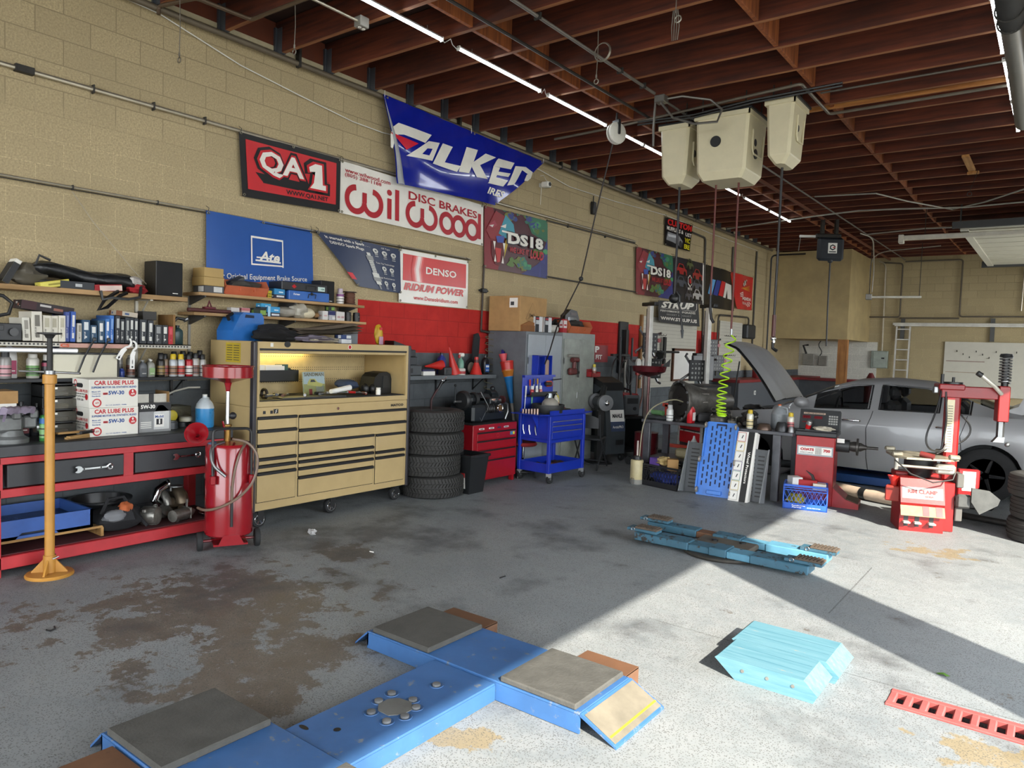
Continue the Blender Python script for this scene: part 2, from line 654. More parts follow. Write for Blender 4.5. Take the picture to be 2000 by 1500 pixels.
def grid_floor(x0,y0,x1,y1,z0,z1,m):
 return MB(m).box((x0,y0,z0),(x1,y1,z1))

# the drain channel is cut out of the slab: x 5.93..7.9, y 4.03..4.24
FLOOR_M = floor_material()
fl = MB(FLOOR_M)
for q in ((-0.25,-6,9.2,4.02),(-0.25,4.24,9.2,23.65),(-0.25,4.02,5.93,4.24),(7.9,4.02,9.2,4.24)):
 fl.box((q[0],q[1],-0.15),(q[2],q[3],0))
struct(fl,'floor')
gm = mat('#8f8d86',0.9,var=0.25,scale=0.6)
yard = MB(gm).box((9.2,-30,-0.2),(45,45,-0.02)).box((-10,-40,-0.2),(9.2,-6,-0.02))
struct(yard,'unseen_yard')  # unseen ground outside the doors, added to bounce daylight indoors

struct(MB(block_wall('block_wall_left',1,bands=True)).box((-0.25,-6,-0.1),(0,23.65,ROOF)),'wall_left')
struct(MB(block_wall('block_wall_back',0,'#b5a47e')).box((0,23.4,-0.1),(9.2,23.65,ROOF)),'wall_back')
HD = 3.82
wr = MB(block_wall('block_wall_right',1))
for a,b_ in ((-6,-1.6),(2.69,3.34),(7.35,14.6),(20.6,23.4)):
 wr.box((9.0,a,-0.1),(9.2,b_,ROOF))
for a,b_ in ((-1.6,2.69),(3.34,7.35),(14.6,20.6)):
 wr.box((9.0,a,HD),(9.2,b_,ROOF))
struct(wr,'wall_right')

JM = wood('joist_timber','#3c170c','#6b2f17',0)
BM = wood('blocking_timber','#6a3417','#a25c2c',2)
EDGE = wood('joist_bounce_edge','#7a4a2c','#a06a42',0)  # light bounced up from the floor, painted in as paler joist undersides
DECK = wood('roof_deck','#23110b','#3a1c10',0,0.5)
ceil = struct(MB(DECK).box((-0.25,-6,ROOF),(9.5,23.65,ROOF + 0.15)),'ceiling')
JZ0,JZ1 = 4.585,4.895
JY = [4.47 + 0.6142 * k for k in range(-12,31)]
j0 = None
for y in JY:
 if j0 is None:
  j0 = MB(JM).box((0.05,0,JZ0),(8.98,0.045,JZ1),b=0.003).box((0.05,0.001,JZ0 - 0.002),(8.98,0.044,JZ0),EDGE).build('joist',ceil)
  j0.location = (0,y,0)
 else:
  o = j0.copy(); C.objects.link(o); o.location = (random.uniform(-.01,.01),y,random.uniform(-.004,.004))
b0 = MB(BM).box((-0.02,0.047,JZ0 + 0.005),(0.02,0.612,JZ1),b=0.002).build('blocking',ceil)
b0.location = (2.1,JY[8],0)
k = 0
for x in (2.1,4.27):
 for y in JY[8:-1]:
  if x == 2.1 and y == JY[8]:
   continue
  o = b0.copy(); C.objects.link(o)
  o.location = (x + random.uniform(-.02,.02),y,0)
MB(mat('#5d2a14',0.8)).box((0.0,-2,4.66),(0.045,23.3,JZ1)).build('ledger_board',ceil)
MB(mat('#b9ae92',0.9)).box((0.001,-2,4.615),(0.05,23.3,4.66)).build('top_plate',ceil)
hm = mat('#5b6068',0.5,0.5)
hb = MB(hm)
hb.box((0.03,-0.004,JZ0 - 0.006),(0.16,0.0,JZ0 + 0.24)).box((0.03,0.045,JZ0 - 0.006),(0.16,0.049,JZ0 + 0.24)).box((0.03,-0.004,JZ0 - 0.008),(0.16,0.049,JZ0 - 0.002)).box((0.03,-0.02,JZ0 - 0.006),(0.075,0.0,JZ0 + 0.25))
h0 = hb.build('joist_hanger',ceil)
h0.location = (0,JY[8],0)
for y in JY[9:36]:
 o = h0.copy(); C.objects.link(o); o.location = (0,y,0)
# a pale sistered joist over the shop and a short new nailer
MB(wood('new_timber','#8f5526','#c98a4a',0)).box((2.35,0,JZ0 - 0.008),(8.9,0.04,JZ1),b=0.003).build('sister_joist',ceil).location = (0,8.93,0)
nl = wood('new_nailer','#a8703a','#d9a563',1)
solo(MB(nl).box((-0.045,-0.95,-0.035),(0.045,0,0),b=0.003).box((-0.06,-0.03,-0.075),(0.09,0.02,-0.035),b=0.003).tube([(0.07,-0.05,-0.04),(0.06,-0.06,-0.12),(0.0,-0.05,-0.3),(-0.01,-0.05,-0.34)],0.004,IRON,6).torus((-0.01,-0.05,-0.37),0.03,0.005,IRON,'y',14,6),
  'ceiling_nailer','short pale new timber nailed under the dark joists with a wire hook','timber',(5.3,12.8,JZ0 - 0.001))

# ------------------------------------------------------------------ lamps
def led_tube(x,y0,y1,z,label,group,strength=9.0):
 t = thing('led_tube_light',label,'light',(x,y0,z),0,group)
 L_ = y1 - y0
 MB(mat('#c9ccce',0.3,0.6)).box((-0.018,0,0.004),(0.018,L_,0.022),b=0.004).build('housing',t)
 pr = [(0.017 * cos(a),0.020 * sin(a)) for a in [pi + pi * i / 10 for i in range(11)]]
 MB(mat('#f4fbff',0.4,emit=strength,var=0)).prism(pr,(0.012,L_ - 0.012),lambda a,b,h: (a,h,b + 0.004)).build('diffuser',t)
 for e in (0,L_ - 0.012):
  MB(mat('#e8e8e4',0.4)).box((-0.021,e,-0.020),(0.021,e + 0.012,0.024),b=0.003).build('end_cap',t)
 for e in (0.2,L_ - 0.2):
  MB(STEEL).cyl((0,e,0.02),(0,e,JZ0 - z),0.003,n=6).build('hanger_clip',t)
 return t
G1 = 'led tubes in a line along the left wall'
runs = [(3.78,5.02,'nearest, cut off by the picture top'),(5.24,6.59,'second from the camera'),(6.74,8.02,'third from the camera, ending at the cord reel'),
  (8.34,9.02,'short, just past the white cord reel'),(9.05,10.2,'running up behind the left white tank'),(10.35,11.3,'hidden behind the middle tank'),
  (11.45,12.71,'just emerging below the middle white tank'),(12.97,14.23,'last but one at the far end'),(14.36,15.7,'the last at the far end')]
for a,b_,s in runs:
 led_tube(1.82,a,b_,4.525,'glowing led tube in the left line, ' + s,G1)
for (a,b_,_),(c_,d_,_2) in zip(runs[:-1],runs[1:]):
 cb_ = MB(mat('#d8d8d4',0.5)).tube([(0,b_,0),(0,b_ + 0.03,-0.02),(0.02,(b_ + c_) / 2 - 0.02,0.03),(0.0,(b_ + c_) / 2 + 0.03,0.0),(0,c_ - 0.02,-0.02),(0,c_,0)],0.004,None,6)
 if c_ - b_ > 0.1 and b_ < 14.2:
  solo(cb_,'jumper_cable','thin white jumper cable joining two led tubes, %s' % {5.02: 'nearest gap',6.59: 'second gap from the camera',8.02: 'gap beside the cord reel'}.get(b_,'gap at y %.0f of the far run' % b_ if False else {10.2: 'gap behind the left tank',11.3: 'gap behind the middle tank',12.71: 'gap past the tanks',14.23: 'farthest gap'}.get(b_,'small gap')),'cable',(1.82,0,4.53))
G2 = 'led tubes by the grey duct'
for a,b_,s in ((6.72,7.95,'upper one beside the duct'),(8.15,9.38,'middle one mostly behind the duct'),(9.5,10.7,'lower one seen right of the duct')):
 led_tube(5.95,a,b_,4.525,'glowing led tube light at the right edge, ' + s,G2)

# ------------------------------------------------------------------ pipes, conduits and wires on the shell
def pipe(name,label,P,rr,m,cat='pipe',n=8,straps=None,sm=None):
 b = MB(m).tube(P,rr,None,n)
 o = solo(b,name,label,cat)
 if straps:
  for i,(p,q) in enumerate(straps):
   MB(sm or IRON).box(p,q,b=0.002).build('strap',o)
 return o
def bend(P,rr=0.08,k=5):
 """Round the corners of a path."""
 P = [Vector(p) for p in P]
 out = [P[0]]
 for a,b,c in zip(P[:-2],P[1:-1],P[2:]):
  p,q = b + (a - b).normalized() * min(rr,(a - b).length * .49),b + (c - b).normalized() * min(rr,(c - b).length * .49)
  for i in range(k + 1):
   s = i / k
   out.append(p * (1 - s) ** 2 + b * 2 * s * (1 - s) + q * s ** 2)
 return out + [P[-1]]
EMT = mat('#b3ab99',0.35,0.7)
DKP = mat('#4a463f',0.6,0.3)
pipe('wall_conduit','silver electrical conduit along the block wall above the red and black banner',[(0.03,-2,3.735),(0.03,4.08,3.735),(0.03,11.0,3.76),(0.03,12.3,3.76)],0.019,EMT,'conduit',
  straps=[((0.008,y,3.70),(0.056,y + 0.012,3.77)) for y in (1.2,2.75,3.25,3.73)] + [((0.005,2.19,3.708),(0.058,2.32,3.762))])
pipe('wall_conduit','lower thin conduit on the block wall above the blue brake banner',[(0.02,-2,2.90),(0.02,3.75,2.91),(0.02,7.6,2.90)],0.010,EMT,'conduit',straps=[((0.004,y,2.885),(0.034,y + 0.012,2.925)) for y in (0.6,2.6,3.3)])
pipe('black_cable_run','black cable strung beside the lower conduit on the block wall',[(0.045,-2,2.875),(0.04,3.75,2.888),(0.04,7.6,2.88)],0.004,BLACK,'cable')
pipe('wall_conduit','dark thin conduit between the two painted wolf banners, upper line',[(0.02,9.4,3.70),(0.02,12.31,3.73)],0.013,DKP,'conduit',straps=[((0.0,y,3.68),(0.035,y + 0.02,3.73)) for y in (10.0,11.2)])
pipe('wall_conduit','dark air line between the two painted wolf banners, lower line',[(0.03,7.9,2.84),(0.03,12.4,2.83)],0.013,DKP,'conduit')
pipe('sprinkler_pipe','brown iron pipe along the top of the left wall under the joist ends',[(0.10,2.2,4.56),(0.10,20.0,4.545)],0.028,mat('#6b6152',0.55,0.3),'pipe',10,
  straps=[((0.07,y,4.52),(0.13,y + 0.03,4.88)) for y in (4.7,7.2,9.6,12.3,14.8,17.0)])
pipe('white_cable','thin white cable drooping along the top of the block wall',[(0.03,2.4,4.6),(0.03,3.3,4.55),(0.03,4.1,4.36),(0.03,4.8,4.27),(0.03,5.5,4.19),(0.03,5.95,4.18),(0.04,9.1,4.42),(0.03,10,4.33),(0.03,11.5,4.36),(0.03,13.5,4.45),(0.03,16,4.42),(0.03,19,4.42)],0.006,WHITE,'cable')
pipe('white_cable','thin pale cord slanting down the block wall to the top shelf',[(0.03,2.6,2.87),(0.05,2.75,2.65),(0.08,3.05,2.3),(0.1,3.2,2.14)],0.004,mat('#a79c84',0.6),'cable')
pipe('ceiling_conduit','grey conduit under the joists running to the junction over the tanks',[(2.79,2,4.555),(2.80,7.38,4.555)],0.016,mat('#77726b',0.5,0.4),'conduit',straps=[((2.76,y,4.53),(2.83,y + 0.02,4.585)) for y in (5.15,6.6,7.1)])
pipe('ceiling_conduit','grey conduit under the joists beyond the tanks running to the back wall',[(2.79,7.5,4.555),(2.79,23.3,4.555)],0.013,mat('#77726b',0.5,0.4),'conduit')
pipe('black_cable_run','pair of dark cables clipped under the blocking by the led tubes',[(2.34,2,4.56),(2.36,8.2,4.56)],0.016,mat('#2b2622',0.6),'cable',6)
pipe('ceiling_track','brown wooden and steel track under the joists ending at the hose reel',[(2.45,9.0,4.56),(2.42,23.2,4.56)],0.03,mat('#6a3a24',0.7),'track',4)
pipe('ceiling_pipe','brown air pipe across the joists above the white tanks',bend([(0.9,8.25,4.54),(1.8,8.2,4.54),(4.22,7.86,4.54),(4.22,9.0,4.54),(8.5,8.9,4.54)],0.05),0.017,mat('#6a6256',0.5,0.4),'pipe')
pipe('ceiling_pipe','second brown pipe crossing the joists under the blocking',[(4.3,8.30,4.56),(8.8,8.28,4.56)],0.012,mat('#5a534a',0.5,0.4),'pipe')
pipe('ceiling_pipe','bent brown pipe near the left wall beside the hanging wire',bend([(0.12,3.25,4.5),(0.12,3.25,4.57),(0.55,3.35,4.57),(0.58,3.85,4.57),(2.4,3.9,4.57)],0.04),0.018,mat('#5a4a3a',0.5,0.3),'pipe')
ob = thing('outlet_box','grey metal outlet box on a stub of conduit under the joists','outlet',(1.47,4.36,4.52))
MB(GALV).box((-0.045,-0.05,-0.045),(0.045,0.05,0.045),b=0.006).build('box_body',ob)
for yy in (-0.022,0.022):
 MB(WHITE).cyl((0,yy,-0.045),(0,yy,-0.051),0.016,n=14).build('socket_face',ob)
MB(EMT).cyl((0,-0.7,0),(0,-0.05,0),0.012,n=10).build('conduit_stub',ob)
GW = mat('#a9a59a',0.5,0.3)
pipe('loose_cable','grey flexible cable swagged across the joists near the far door, upper strand',[(2.86,13.6,4.56),(3.84,13.65,4.53),(4.2,14.4,4.5),(4.79,15.31,4.46),(5.3,14.9,4.47),(5.88,14.31,4.52),(8,14.2,4.55)],0.013,GW,'cable')
pipe('loose_cable','grey flexible cable swagged across the joists near the far door, lower strand',[(0.4,15.9,4.5),(1.42,15.53,4.5),(2.52,15.25,4.52),(3.3,14.95,4.5),(4.03,14.93,4.47),(5.0,15.2,4.46),(5.85,15.32,4.5),(8,15.4,4.55)],0.015,GW,'cable')
pipe('loose_cable','thin grey conduit across the joists past the hose reel',[(2.79,18.2,4.55),(4.0,17.8,4.54),(5.0,17.8,4.52)],0.016,GW,'cable')
pipe('loose_cable','thin grey conduit across the far joists bending down to the hanging lamp',bend([(2.7,18.0,4.55),(2.9,18.4,4.5),(2.66,19.9,3.9),(2.62,20.0,3.38)],0.3),0.014,GW,'cable')
pipe('loose_cable','grey cable bowed from the conduit down the back corner',bend([(4.0,20.5,4.52),(2.6,20.9,4.5),(2.35,21.0,4.3),(2.45,20.6,3.4)],0.3),0.013,GW,'cable')
def hang_wire(label,x,y,z0,z1,loop=True,coil=None):
 b = MB(mat('#8a8478',0.4,0.7)).tube([(0,0,z0 - z1),(0.004,0.003,(z0 - z1) * .5),(0,0,0.06)],0.004,None,6)
 b.cyl((0,0,0.06),(0,0,0.03),0.008,n=8).torus((0,0,0),0.022,0.005,None,'y',14,6)
 if coil:
  for i in range(3):
   b.torus((coil[0],0.004 * i,coil[1] - z1),coil[2] * (1 + 0.05 * i),0.004,None,'y',24,6)
 solo(b,'hanging_wire',label,'wire',(x,y,z1))
hang_wire('looped steel wire dangling from the joists near the top left',0.45,3.262,4.6,4.05)
hang_wire('looped steel wire dangling beside the outlet box',1.18,3.878,4.6,4.17)
hang_wire('steel wire with a coil hanging under the joists, top middle',3.06,5.72,4.62,4.13,coil=(0.05,4.38,0.075))
hb_ = MB(mat('#9a958a',0.4,0.7)).tube([(0,0,0.5),(0,0,0)],0.004,None,6)
for i in range(4):
 hb_.tube([(0.012 * i - .02,0,0.02),(0.02 * i - .03,0.004,-0.1),(0.014 * i - .02,0,-0.2)],0.004,None,5)
hb_.torus((0.02,0,-0.05),0.025,0.005,None,'y',12,6)
solo(hb_,'hanging_wire','bunched steel wire hanging under the joists above the tanks','wire',(4.1,5.106,4.25))
dz = thing('exhaust_duct','grey round exhaust duct with a black sleeve under the joists at the right edge','duct',(6.09,5.2,4.25))
MB(mat('#85827c',0.4,0.75)).tube([(0,1.35,0.02),(0,2.4,0),(-0.02,4.1,-0.02)],0.075,None,18).build('metal_pipe',dz)
MB(mat('#232323',0.75)).tube([(0.01,-1.5,0.06),(0.01,0.8,0.03),(0,1.4,0.02)],[0.088,0.088,0.083],None,18).build('rubber_sleeve',dz)
for y in (0.75,1.15,1.38,2.6,3.6):
 MB(IRON).torus((0,y,0.01),0.087 if y < 1.4 else 0.077,0.006,None,'y',22,6).build('clamp_band',dz)
for y in (0.2,2.2,4.0):
 MB(IRON).cyl((0,y,0.08),(0,y,0.34),0.004,n=6).build('hanger_rod',dz)
# ------------------------------------------------------------------ vinyl banners on the left wall
def vinyl(h,rough=0.32):
 return mat(h,rough,var=0.10,scale=3.0)

class Banner:
 """A hanging sheet over the wall: corners (y, z) bl, br, tr, tl; surf(y, z) -> distance off the wall."""
 def __init__(s,name,label,corners,surf,back,group=None,nx=26,ny=14):
  s.c,s.surf,s.name,s.label,s.group = corners,surf,name,label,group
  s.mb = MB(back)
  s.k = 0
  bl,br,tr,tl = corners
  s.mb.sheet(lambda a,b: s.P(a,b,0),nx,ny,back)
 def yz(s,a,b):
  bl,br,tr,tl = s.c
  return tuple((bl[i] * (1 - a) + br[i] * a) * (1 - b) + (tl[i] * (1 - a) + tr[i] * a) * b for i in (0,1))
 def P(s,a,b,k):
  y,z = s.yz(a,b)
  return (s.surf(y,z) + 0.0035 * k,y,z)
 def at(s,k):
  return lambda a,b: s.P(a,b,k)
 def txt(s,t,x0,y0,x1,y1,m,k=2,bold=0.0,shear=0.0,cut=0.06,space=1.0):
  s.mb.text(s.at(k),t,(x0,y0,x1,y1),m,bold,shear,cut,2,space)
  return s
 def rect(s,x0,y0,x1,y1,m,k=1,nx=10,ny=8):
  s.mb.rect(s.at(k),x0,y0,x1,y1,m,nx,ny)
  return s
 def poly(s,pts,m,k=2,cut=0.08):
  P,F = slice2(pts,[list(range(len(pts)))],cut)
  s.mb.raw([s.P(a,b,k) for a,b in P],F,m)
  return s
 def world_poly(s,pts,m,k=2):
  P,F = slice2(pts,[list(range(len(pts)))],0.12)
  s.mb.raw([(s.surf(y,z) + 0.0035 * k,y,z) for y,z in P],F,m)
  return s
 def line(s,pts,w,m,k=2,asp=1.0):
  V = []
  F = []
  n = len(pts)
  for i,(x,y) in enumerate(pts):
   a,b = pts[max(i - 1,0)],pts[min(i + 1,n - 1)]
   dx,dy = b[0] - a[0],(b[1] - a[1]) / asp
   l = sqrt(dx * dx + dy * dy) or 1
   V += [s.P(x - dy / l * w / 2,y + dx / l * w / 2 * asp,k),s.P(x + dy / l * w / 2,y - dx / l * w / 2 * asp,k)]
  s.mb.raw(V,[(2 * i,2 * i + 1,2 * i + 3,2 * i + 2) for i in range(n - 1)],m)
  return s
 def done(s,eyelets=True,ties=True):
  o = tag(s.mb.build(s.name),s.label,'banner',s.group)
  if eyelets:
   e = mat('#8f8a78',0.35,0.8)
   for a,b in ((0.015,0.975),(0.985,0.975),(0.5,0.98),(0.015,0.03),(0.985,0.03)):
    x,y,z = s.P(a,b,3)
    MB(e).torus((x,y,z),0.011,0.004,None,'x',12,6).build('eyelet',o)
  if ties:
   for a in (0.015,0.985):
    x,y,z = s.P(a,0.99,1)
    MB(BLACK).tube([(x,y,z - .01),(x + 0.015,y,z + 0.03),(0.02,y,z + 0.055)],0.003,None,5).build('cable_tie',o)
  return o
def wavy(x0,A=0.008,ky=4.0,kz=3.0,ph=0.0):
 return lambda y,z: x0 + A * (sin(ky * y + ph) + 0.6 * sin(kz * z + 1.7 * y + ph * 2))
W_ = vinyl('#e4e0d6')
BK = vinyl('#141416')
RD = vinyl('#bf1e28')

# red and black performance banner
q = Banner('vinyl_banner','red vinyl banner with black border and white letters QA1',[(4.13,3.11),(5.325,3.15),(5.32,3.73),(4.08,3.73)],wavy(0.05,0.006),BK)
rq = vinyl('#c42a30')
q.rect(0.055,0.13,0.95,0.90,rq,1,24,14)
for k,bd,e,m in ((2,0.085,0.050,BK),(3,0.05,0.022,RD),(4,0.03,0.0,W_)):
 q.txt('QA',0.17 - e,0.40 - e * 1.6,0.60 + e,0.80 + e * 1.6,m,k,bd)
 q.poly([(0.70 - e,0.44 - e),(0.66 - e,0.34 - e * 1.6),(0.83 + e,0.34 - e * 1.6),(0.83 + e,0.43 + e),(0.795 + e,0.43 + e),(0.785 + e,0.78 + e * 1.6),(0.715 - e,0.78 + e * 1.6),(0.65 - e,0.70 + e),(0.66 - e,0.62 - e),(0.715 - e,0.64 - e)],m,k)
q.line([(0.20,0.32),(0.55,0.31)],0.10,BK,2)
q.poly([(0.13,0.42),(0.2,0.28),(0.85,0.26),(0.88,0.40)],BK,2)
q.txt('WWW.QA1.NET',0.42,0.145,0.86,0.235,BK,2,0.03)
q.mb.ring(q.at(2),0.855,0.5,0.010,0.014,BK)
q.done()

# white brake banner with rounded red lettering
w = Banner('vinyl_banner','white vinyl banner with rounded red letters wilwood and DISC BRAKES',[(5.33,3.15),(7.86,3.11),(7.84,3.66),(5.32,3.73)],wavy(0.035,0.006,3.1),W_,nx=40)
RW = vinyl('#a91f2b')
w.txt('www.wilwood.com',0.03,0.80,0.30,0.885,RW,2,0.01).txt('(805) 388-1188',0.03,0.70,0.245,0.79,RW,2,0.01)
w.txt('DISC BRAKES',0.42,0.62,0.945,0.80,RW,2,0.02)
A_ = 4.4          # sheet is 4.4 times as wide as high
def arc(cx,cy,rx,a0,a1,n=16):
 return [(cx + rx * cos(a0 + (a1 - a0) * i / n),cy + rx * A_ * sin(a0 + (a1 - a0) * i / n)) for i in range(n + 1)]
sw = 0.026
for cx in (0.085,0.455):
 w.line(arc(cx + 0.01,0.33,0.052,pi * 0.50,pi * 1.95,22),sw,RW,2,A_)
 w.line(arc(cx + 0.108,0.33,0.052,pi * 1.05,pi * 2.5,22),sw,RW,2,A_)
 w.line([(cx + 0.06,0.30),(cx + 0.06,0.50)],sw,RW,2,A_)
w.line([(0.296,0.10),(0.296,0.52)],sw,RW,2,A_)
w.mb.disc(w.at(2),0.296,0.64,0.015,0.06,RW)
w.line([(0.345,0.10),(0.345,0.74)],sw,RW,2,A_)
for cx in (0.70,0.795,0.905):
 w.line(arc(cx,0.32,0.047,0,2 * pi,30),sw,RW,2,A_)
w.line([(0.965,0.14),(0.965,0.76)],sw,RW,2,A_)
w.done()

# blue tyre banner hung out from the pipe, its lower edge bellying
def fsurf(y,z):
 t = max(0.0,min(1.0,(4.57 - z) / 0.9))
 return 0.15 + 0.02 * sin(5.2 * y) * t + 0.05 * t * sin(pi * t) + 0.012 * sin(23 * y + 9 * z) * max(0,0.35 - t) + 0.02 * sin(3 * y + 5 * z) * t
FB = mat('#10208e',0.16,var=0.12,scale=3,coat=0.5)
fk = Banner('vinyl_banner','shiny blue vinyl banner with white FALKEN letters hung from the pipe',[(6.10,3.61),(7.98,3.68),(9.09,4.51),(5.84,4.57)],fsurf,FB,nx=60,ny=30)
LT = {'F': [(6.06,4.30),(6.63,4.30),(6.50,4.17),(6.14,4.18),(6.05,4.16),(6.00,4.09),(5.97,3.98),(5.94,3.99),(5.93,4.13),(5.97,4.23)],
  'A': [(6.17,3.94),(6.57,4.21),(6.78,4.24),(6.62,3.98)],
  'L': [(6.84,4.25),(7.03,4.25),(6.87,4.02),(7.18,4.04),(7.11,3.95),(6.63,3.95)],
  'K1': [(7.29,4.31),(7.51,4.32),(7.34,3.98),(7.14,3.96)],
  'K2': [(7.40,4.13),(7.67,4.31),(7.90,4.31),(7.55,4.13),(7.72,3.98),(7.49,3.96),(7.39,4.07)],
  'E1': [(7.92,4.28),(7.96,4.31),(8.33,4.33),(8.24,4.22),(7.84,4.18)],'E2': [(7.84,4.18),(7.99,4.19),(7.89,4.02),(7.75,3.95)],
  'E3': [(7.88,4.12),(8.23,4.16),(8.18,4.10),(7.87,4.07)],'E4': [(7.89,4.04),(8.17,4.05),(8.08,3.95),(7.73,3.93)],
  'N1': [(8.35,4.29),(8.53,4.30),(8.31,4.02),(8.16,3.98)],'N2': [(8.35,4.29),(8.60,4.33),(8.77,4.29),(8.70,4.22),(8.53,4.26)],
  'N3': [(8.77,4.29),(8.71,4.19),(8.62,4.13),(8.54,4.12),(8.61,4.22)]}
for p in LT.values():
 fk.world_poly(p,W_,3)
fk.world_poly([(6.53,4.11),(6.63,4.13),(6.56,4.03),(6.43,4.02)],FB,4)
fk.world_poly([(5.92,4.16),(6.37,4.13),(6.17,4.01),(6.04,4.10)],vinyl('#c8102e'),4)
V,F = glyphs('IRES',0.03,0.3)
ax,bx = min(p[0] for p in V),max(p[0] for p in V); by = max(p[1] for p in V)
P,F = slice2([(7.74 + (p[0] - ax) / (bx - ax) * 0.4,3.80 + p[1] / by * 0.09) for p in V],F,0.12)
fk.mb.raw([(fsurf(y,z) + 0.01,y,z) for y,z in P],F,W_)
# the left edge has curled over, showing its grey back
fo = fk.done(ties=False)
MB(mat('#8f9196',0.5)).sheet(lambda a,b: (fsurf(5.84 + .26 * (1 - b),3.61 + .96 * b) + 0.012 + 0.03 * sin(pi * a) * (1 - b),5.84 + .27 * (1 - b) + (0.11 * a) * (1 - b),3.61 + 0.96 * b),5,12).build('curled_edge',fo)
for y,z in ((5.86,4.57),(7.4,4.535),(9.07,4.51)):
 MB(WHITE).tube([(0.15,y,z - .02),(0.15,y,z + 0.05)],0.004,None,5).build('cable_tie',fo)

# blue brake-source banner
ab = vinyl('#1d4e96')
a = Banner('vinyl_banner','plain blue vinyl banner with a white square logo Ate',[(3.76,2.10),(5.01,2.20),(4.98,2.90),(3.75,2.91)],wavy(0.04,0.010,3.5),ab)
for x0,y0,x1,y1 in ((0.38,0.43,0.392,0.78),(0.68,0.40,0.692,0.76),(0.38,0.76,0.692,0.785),(0.38,0.41,0.692,0.43)):
 a.rect(x0,y0,x1,y1,W_,2,4,4)
a.txt('Ate',0.45,0.465,0.655,0.60,W_,2,0.03,0.25)
a.line([(0.42,0.475),(0.665,0.465)],0.012,W_,2,1.8).line([(0.43,0.515),(0.56,0.512)],0.010,W_,2,1.8)
a.txt('Your Original Equipment Brake Source',0.03,0.20,0.93,0.29,W_,2,0.008)
a.done()

# dark blue spark plug banner, left corner fallen
db = vinyl('#2a3550')
d = Banner('vinyl_banner','dark blue vinyl banner with a silver spark plug, its lower left corner hanging loose',[(5.62,2.36),(6.30,2.33),(6.26,2.86),(5.01,2.90)],wavy(0.05,0.012,5.0),db)
d.txt('It started with a Spark . . .',0.06,0.885,0.60,0.955,W_,2,0.018,0.1).txt('DENSO Spark Plugs',0.07,0.79,0.50,0.86,W_,2,0.018,0.1)
d.txt('OE Type',0.75,0.91,0.86,0.95,W_,2).txt('Twin Tip Technology',0.62,0.57,0.90,0.61,W_,2).txt('High Performance',0.60,0.26,0.88,0.30,W_,2)
lg,mg_,dg_ = vinyl('#c9c9c2'),vinyl('#8b8c8a'),vinyl('#5d6066')
px_ = 0.515
for (y0,y1,hw,m) in ((0.0,0.10,0.018,mg_),(0.10,0.17,0.05,lg),(0.17,0.25,0.075,mg_),(0.25,0.34,0.06,lg),(0.34,0.60,0.036,lg),(0.60,0.70,0.05,mg_),(0.70,0.76,0.026,lg)):
 d.rect(px_ - hw + 0.03,y0 + .02,px_ + hw + 0.03,y1 + .02,m,2,3,3)
for i in range(7):
 d.rect(px_ - 0.006,0.375 + i * 0.035,px_ + 0.066,0.387 + i * 0.035,dg_,3,2,1)
for cx,cy in ((0.66,0.83),(0.78,0.81),(0.90,0.80),(0.73,0.47),(0.85,0.46),(0.70,0.15),(0.85,0.14)):
 d.rect(cx - 0.022,cy - 0.07,cx + 0.022,cy + 0.005,mg_,2,2,2).mb.disc(d.at(2),cx,cy + 0.02,0.036,0.05,lg,14)
 d.mb.disc(d.at(3),cx,cy + 0.02,0.016,0.02,dg_,10)
 d.rect(cx - 0.026,cy - 0.10,cx + 0.026,cy - 0.09,lg,2,2,1)
d.rect(-0.02,0.14,0.08,0.27,vinyl('#c8202a'),2)
d.done()

# white iridium banner
i_ = Banner('vinyl_banner','white vinyl banner with a red block reading DENSO over IRIDIUM POWER',[(6.27,2.225),(7.54,2.22),(7.53,2.86),(6.25,2.87)],wavy(0.04,0.008,4.4),W_)
ir = vinyl('#c4221f')
i_.rect(0.05,0.42,0.965,0.92,ir,1,20,10)
for i in range(7):
 t = i / 7
 g_ = vinyl('#%02x%02x%02x' % (int(196 + 40 * sin(pi * t)),int(40 + 190 * sin(pi * t) ** 2),int(34 + 190 * sin(pi * t) ** 2)))
 x = 0.15 + 0.022 * i
 i_.poly([(x + 0.03,0.425),(x + 0.052,0.425),(x + 0.030,0.66),(x + 0.062,0.915),(x + 0.040,0.915),(x + 0.008,0.66)],g_,2)
i_.txt('DENSO',0.37,0.60,0.81,0.74,W_,2,0.022)
i_.txt('IRIDIUM POWER',0.06,0.24,0.925,0.385,ir,2,0.035,0.3).txt('www.DensoIridium.com',0.20,0.075,0.84,0.155,ir,2,0.02)
i_.txt('TM',0.935,0.36,0.955,0.38,ir,2)
i_.done()

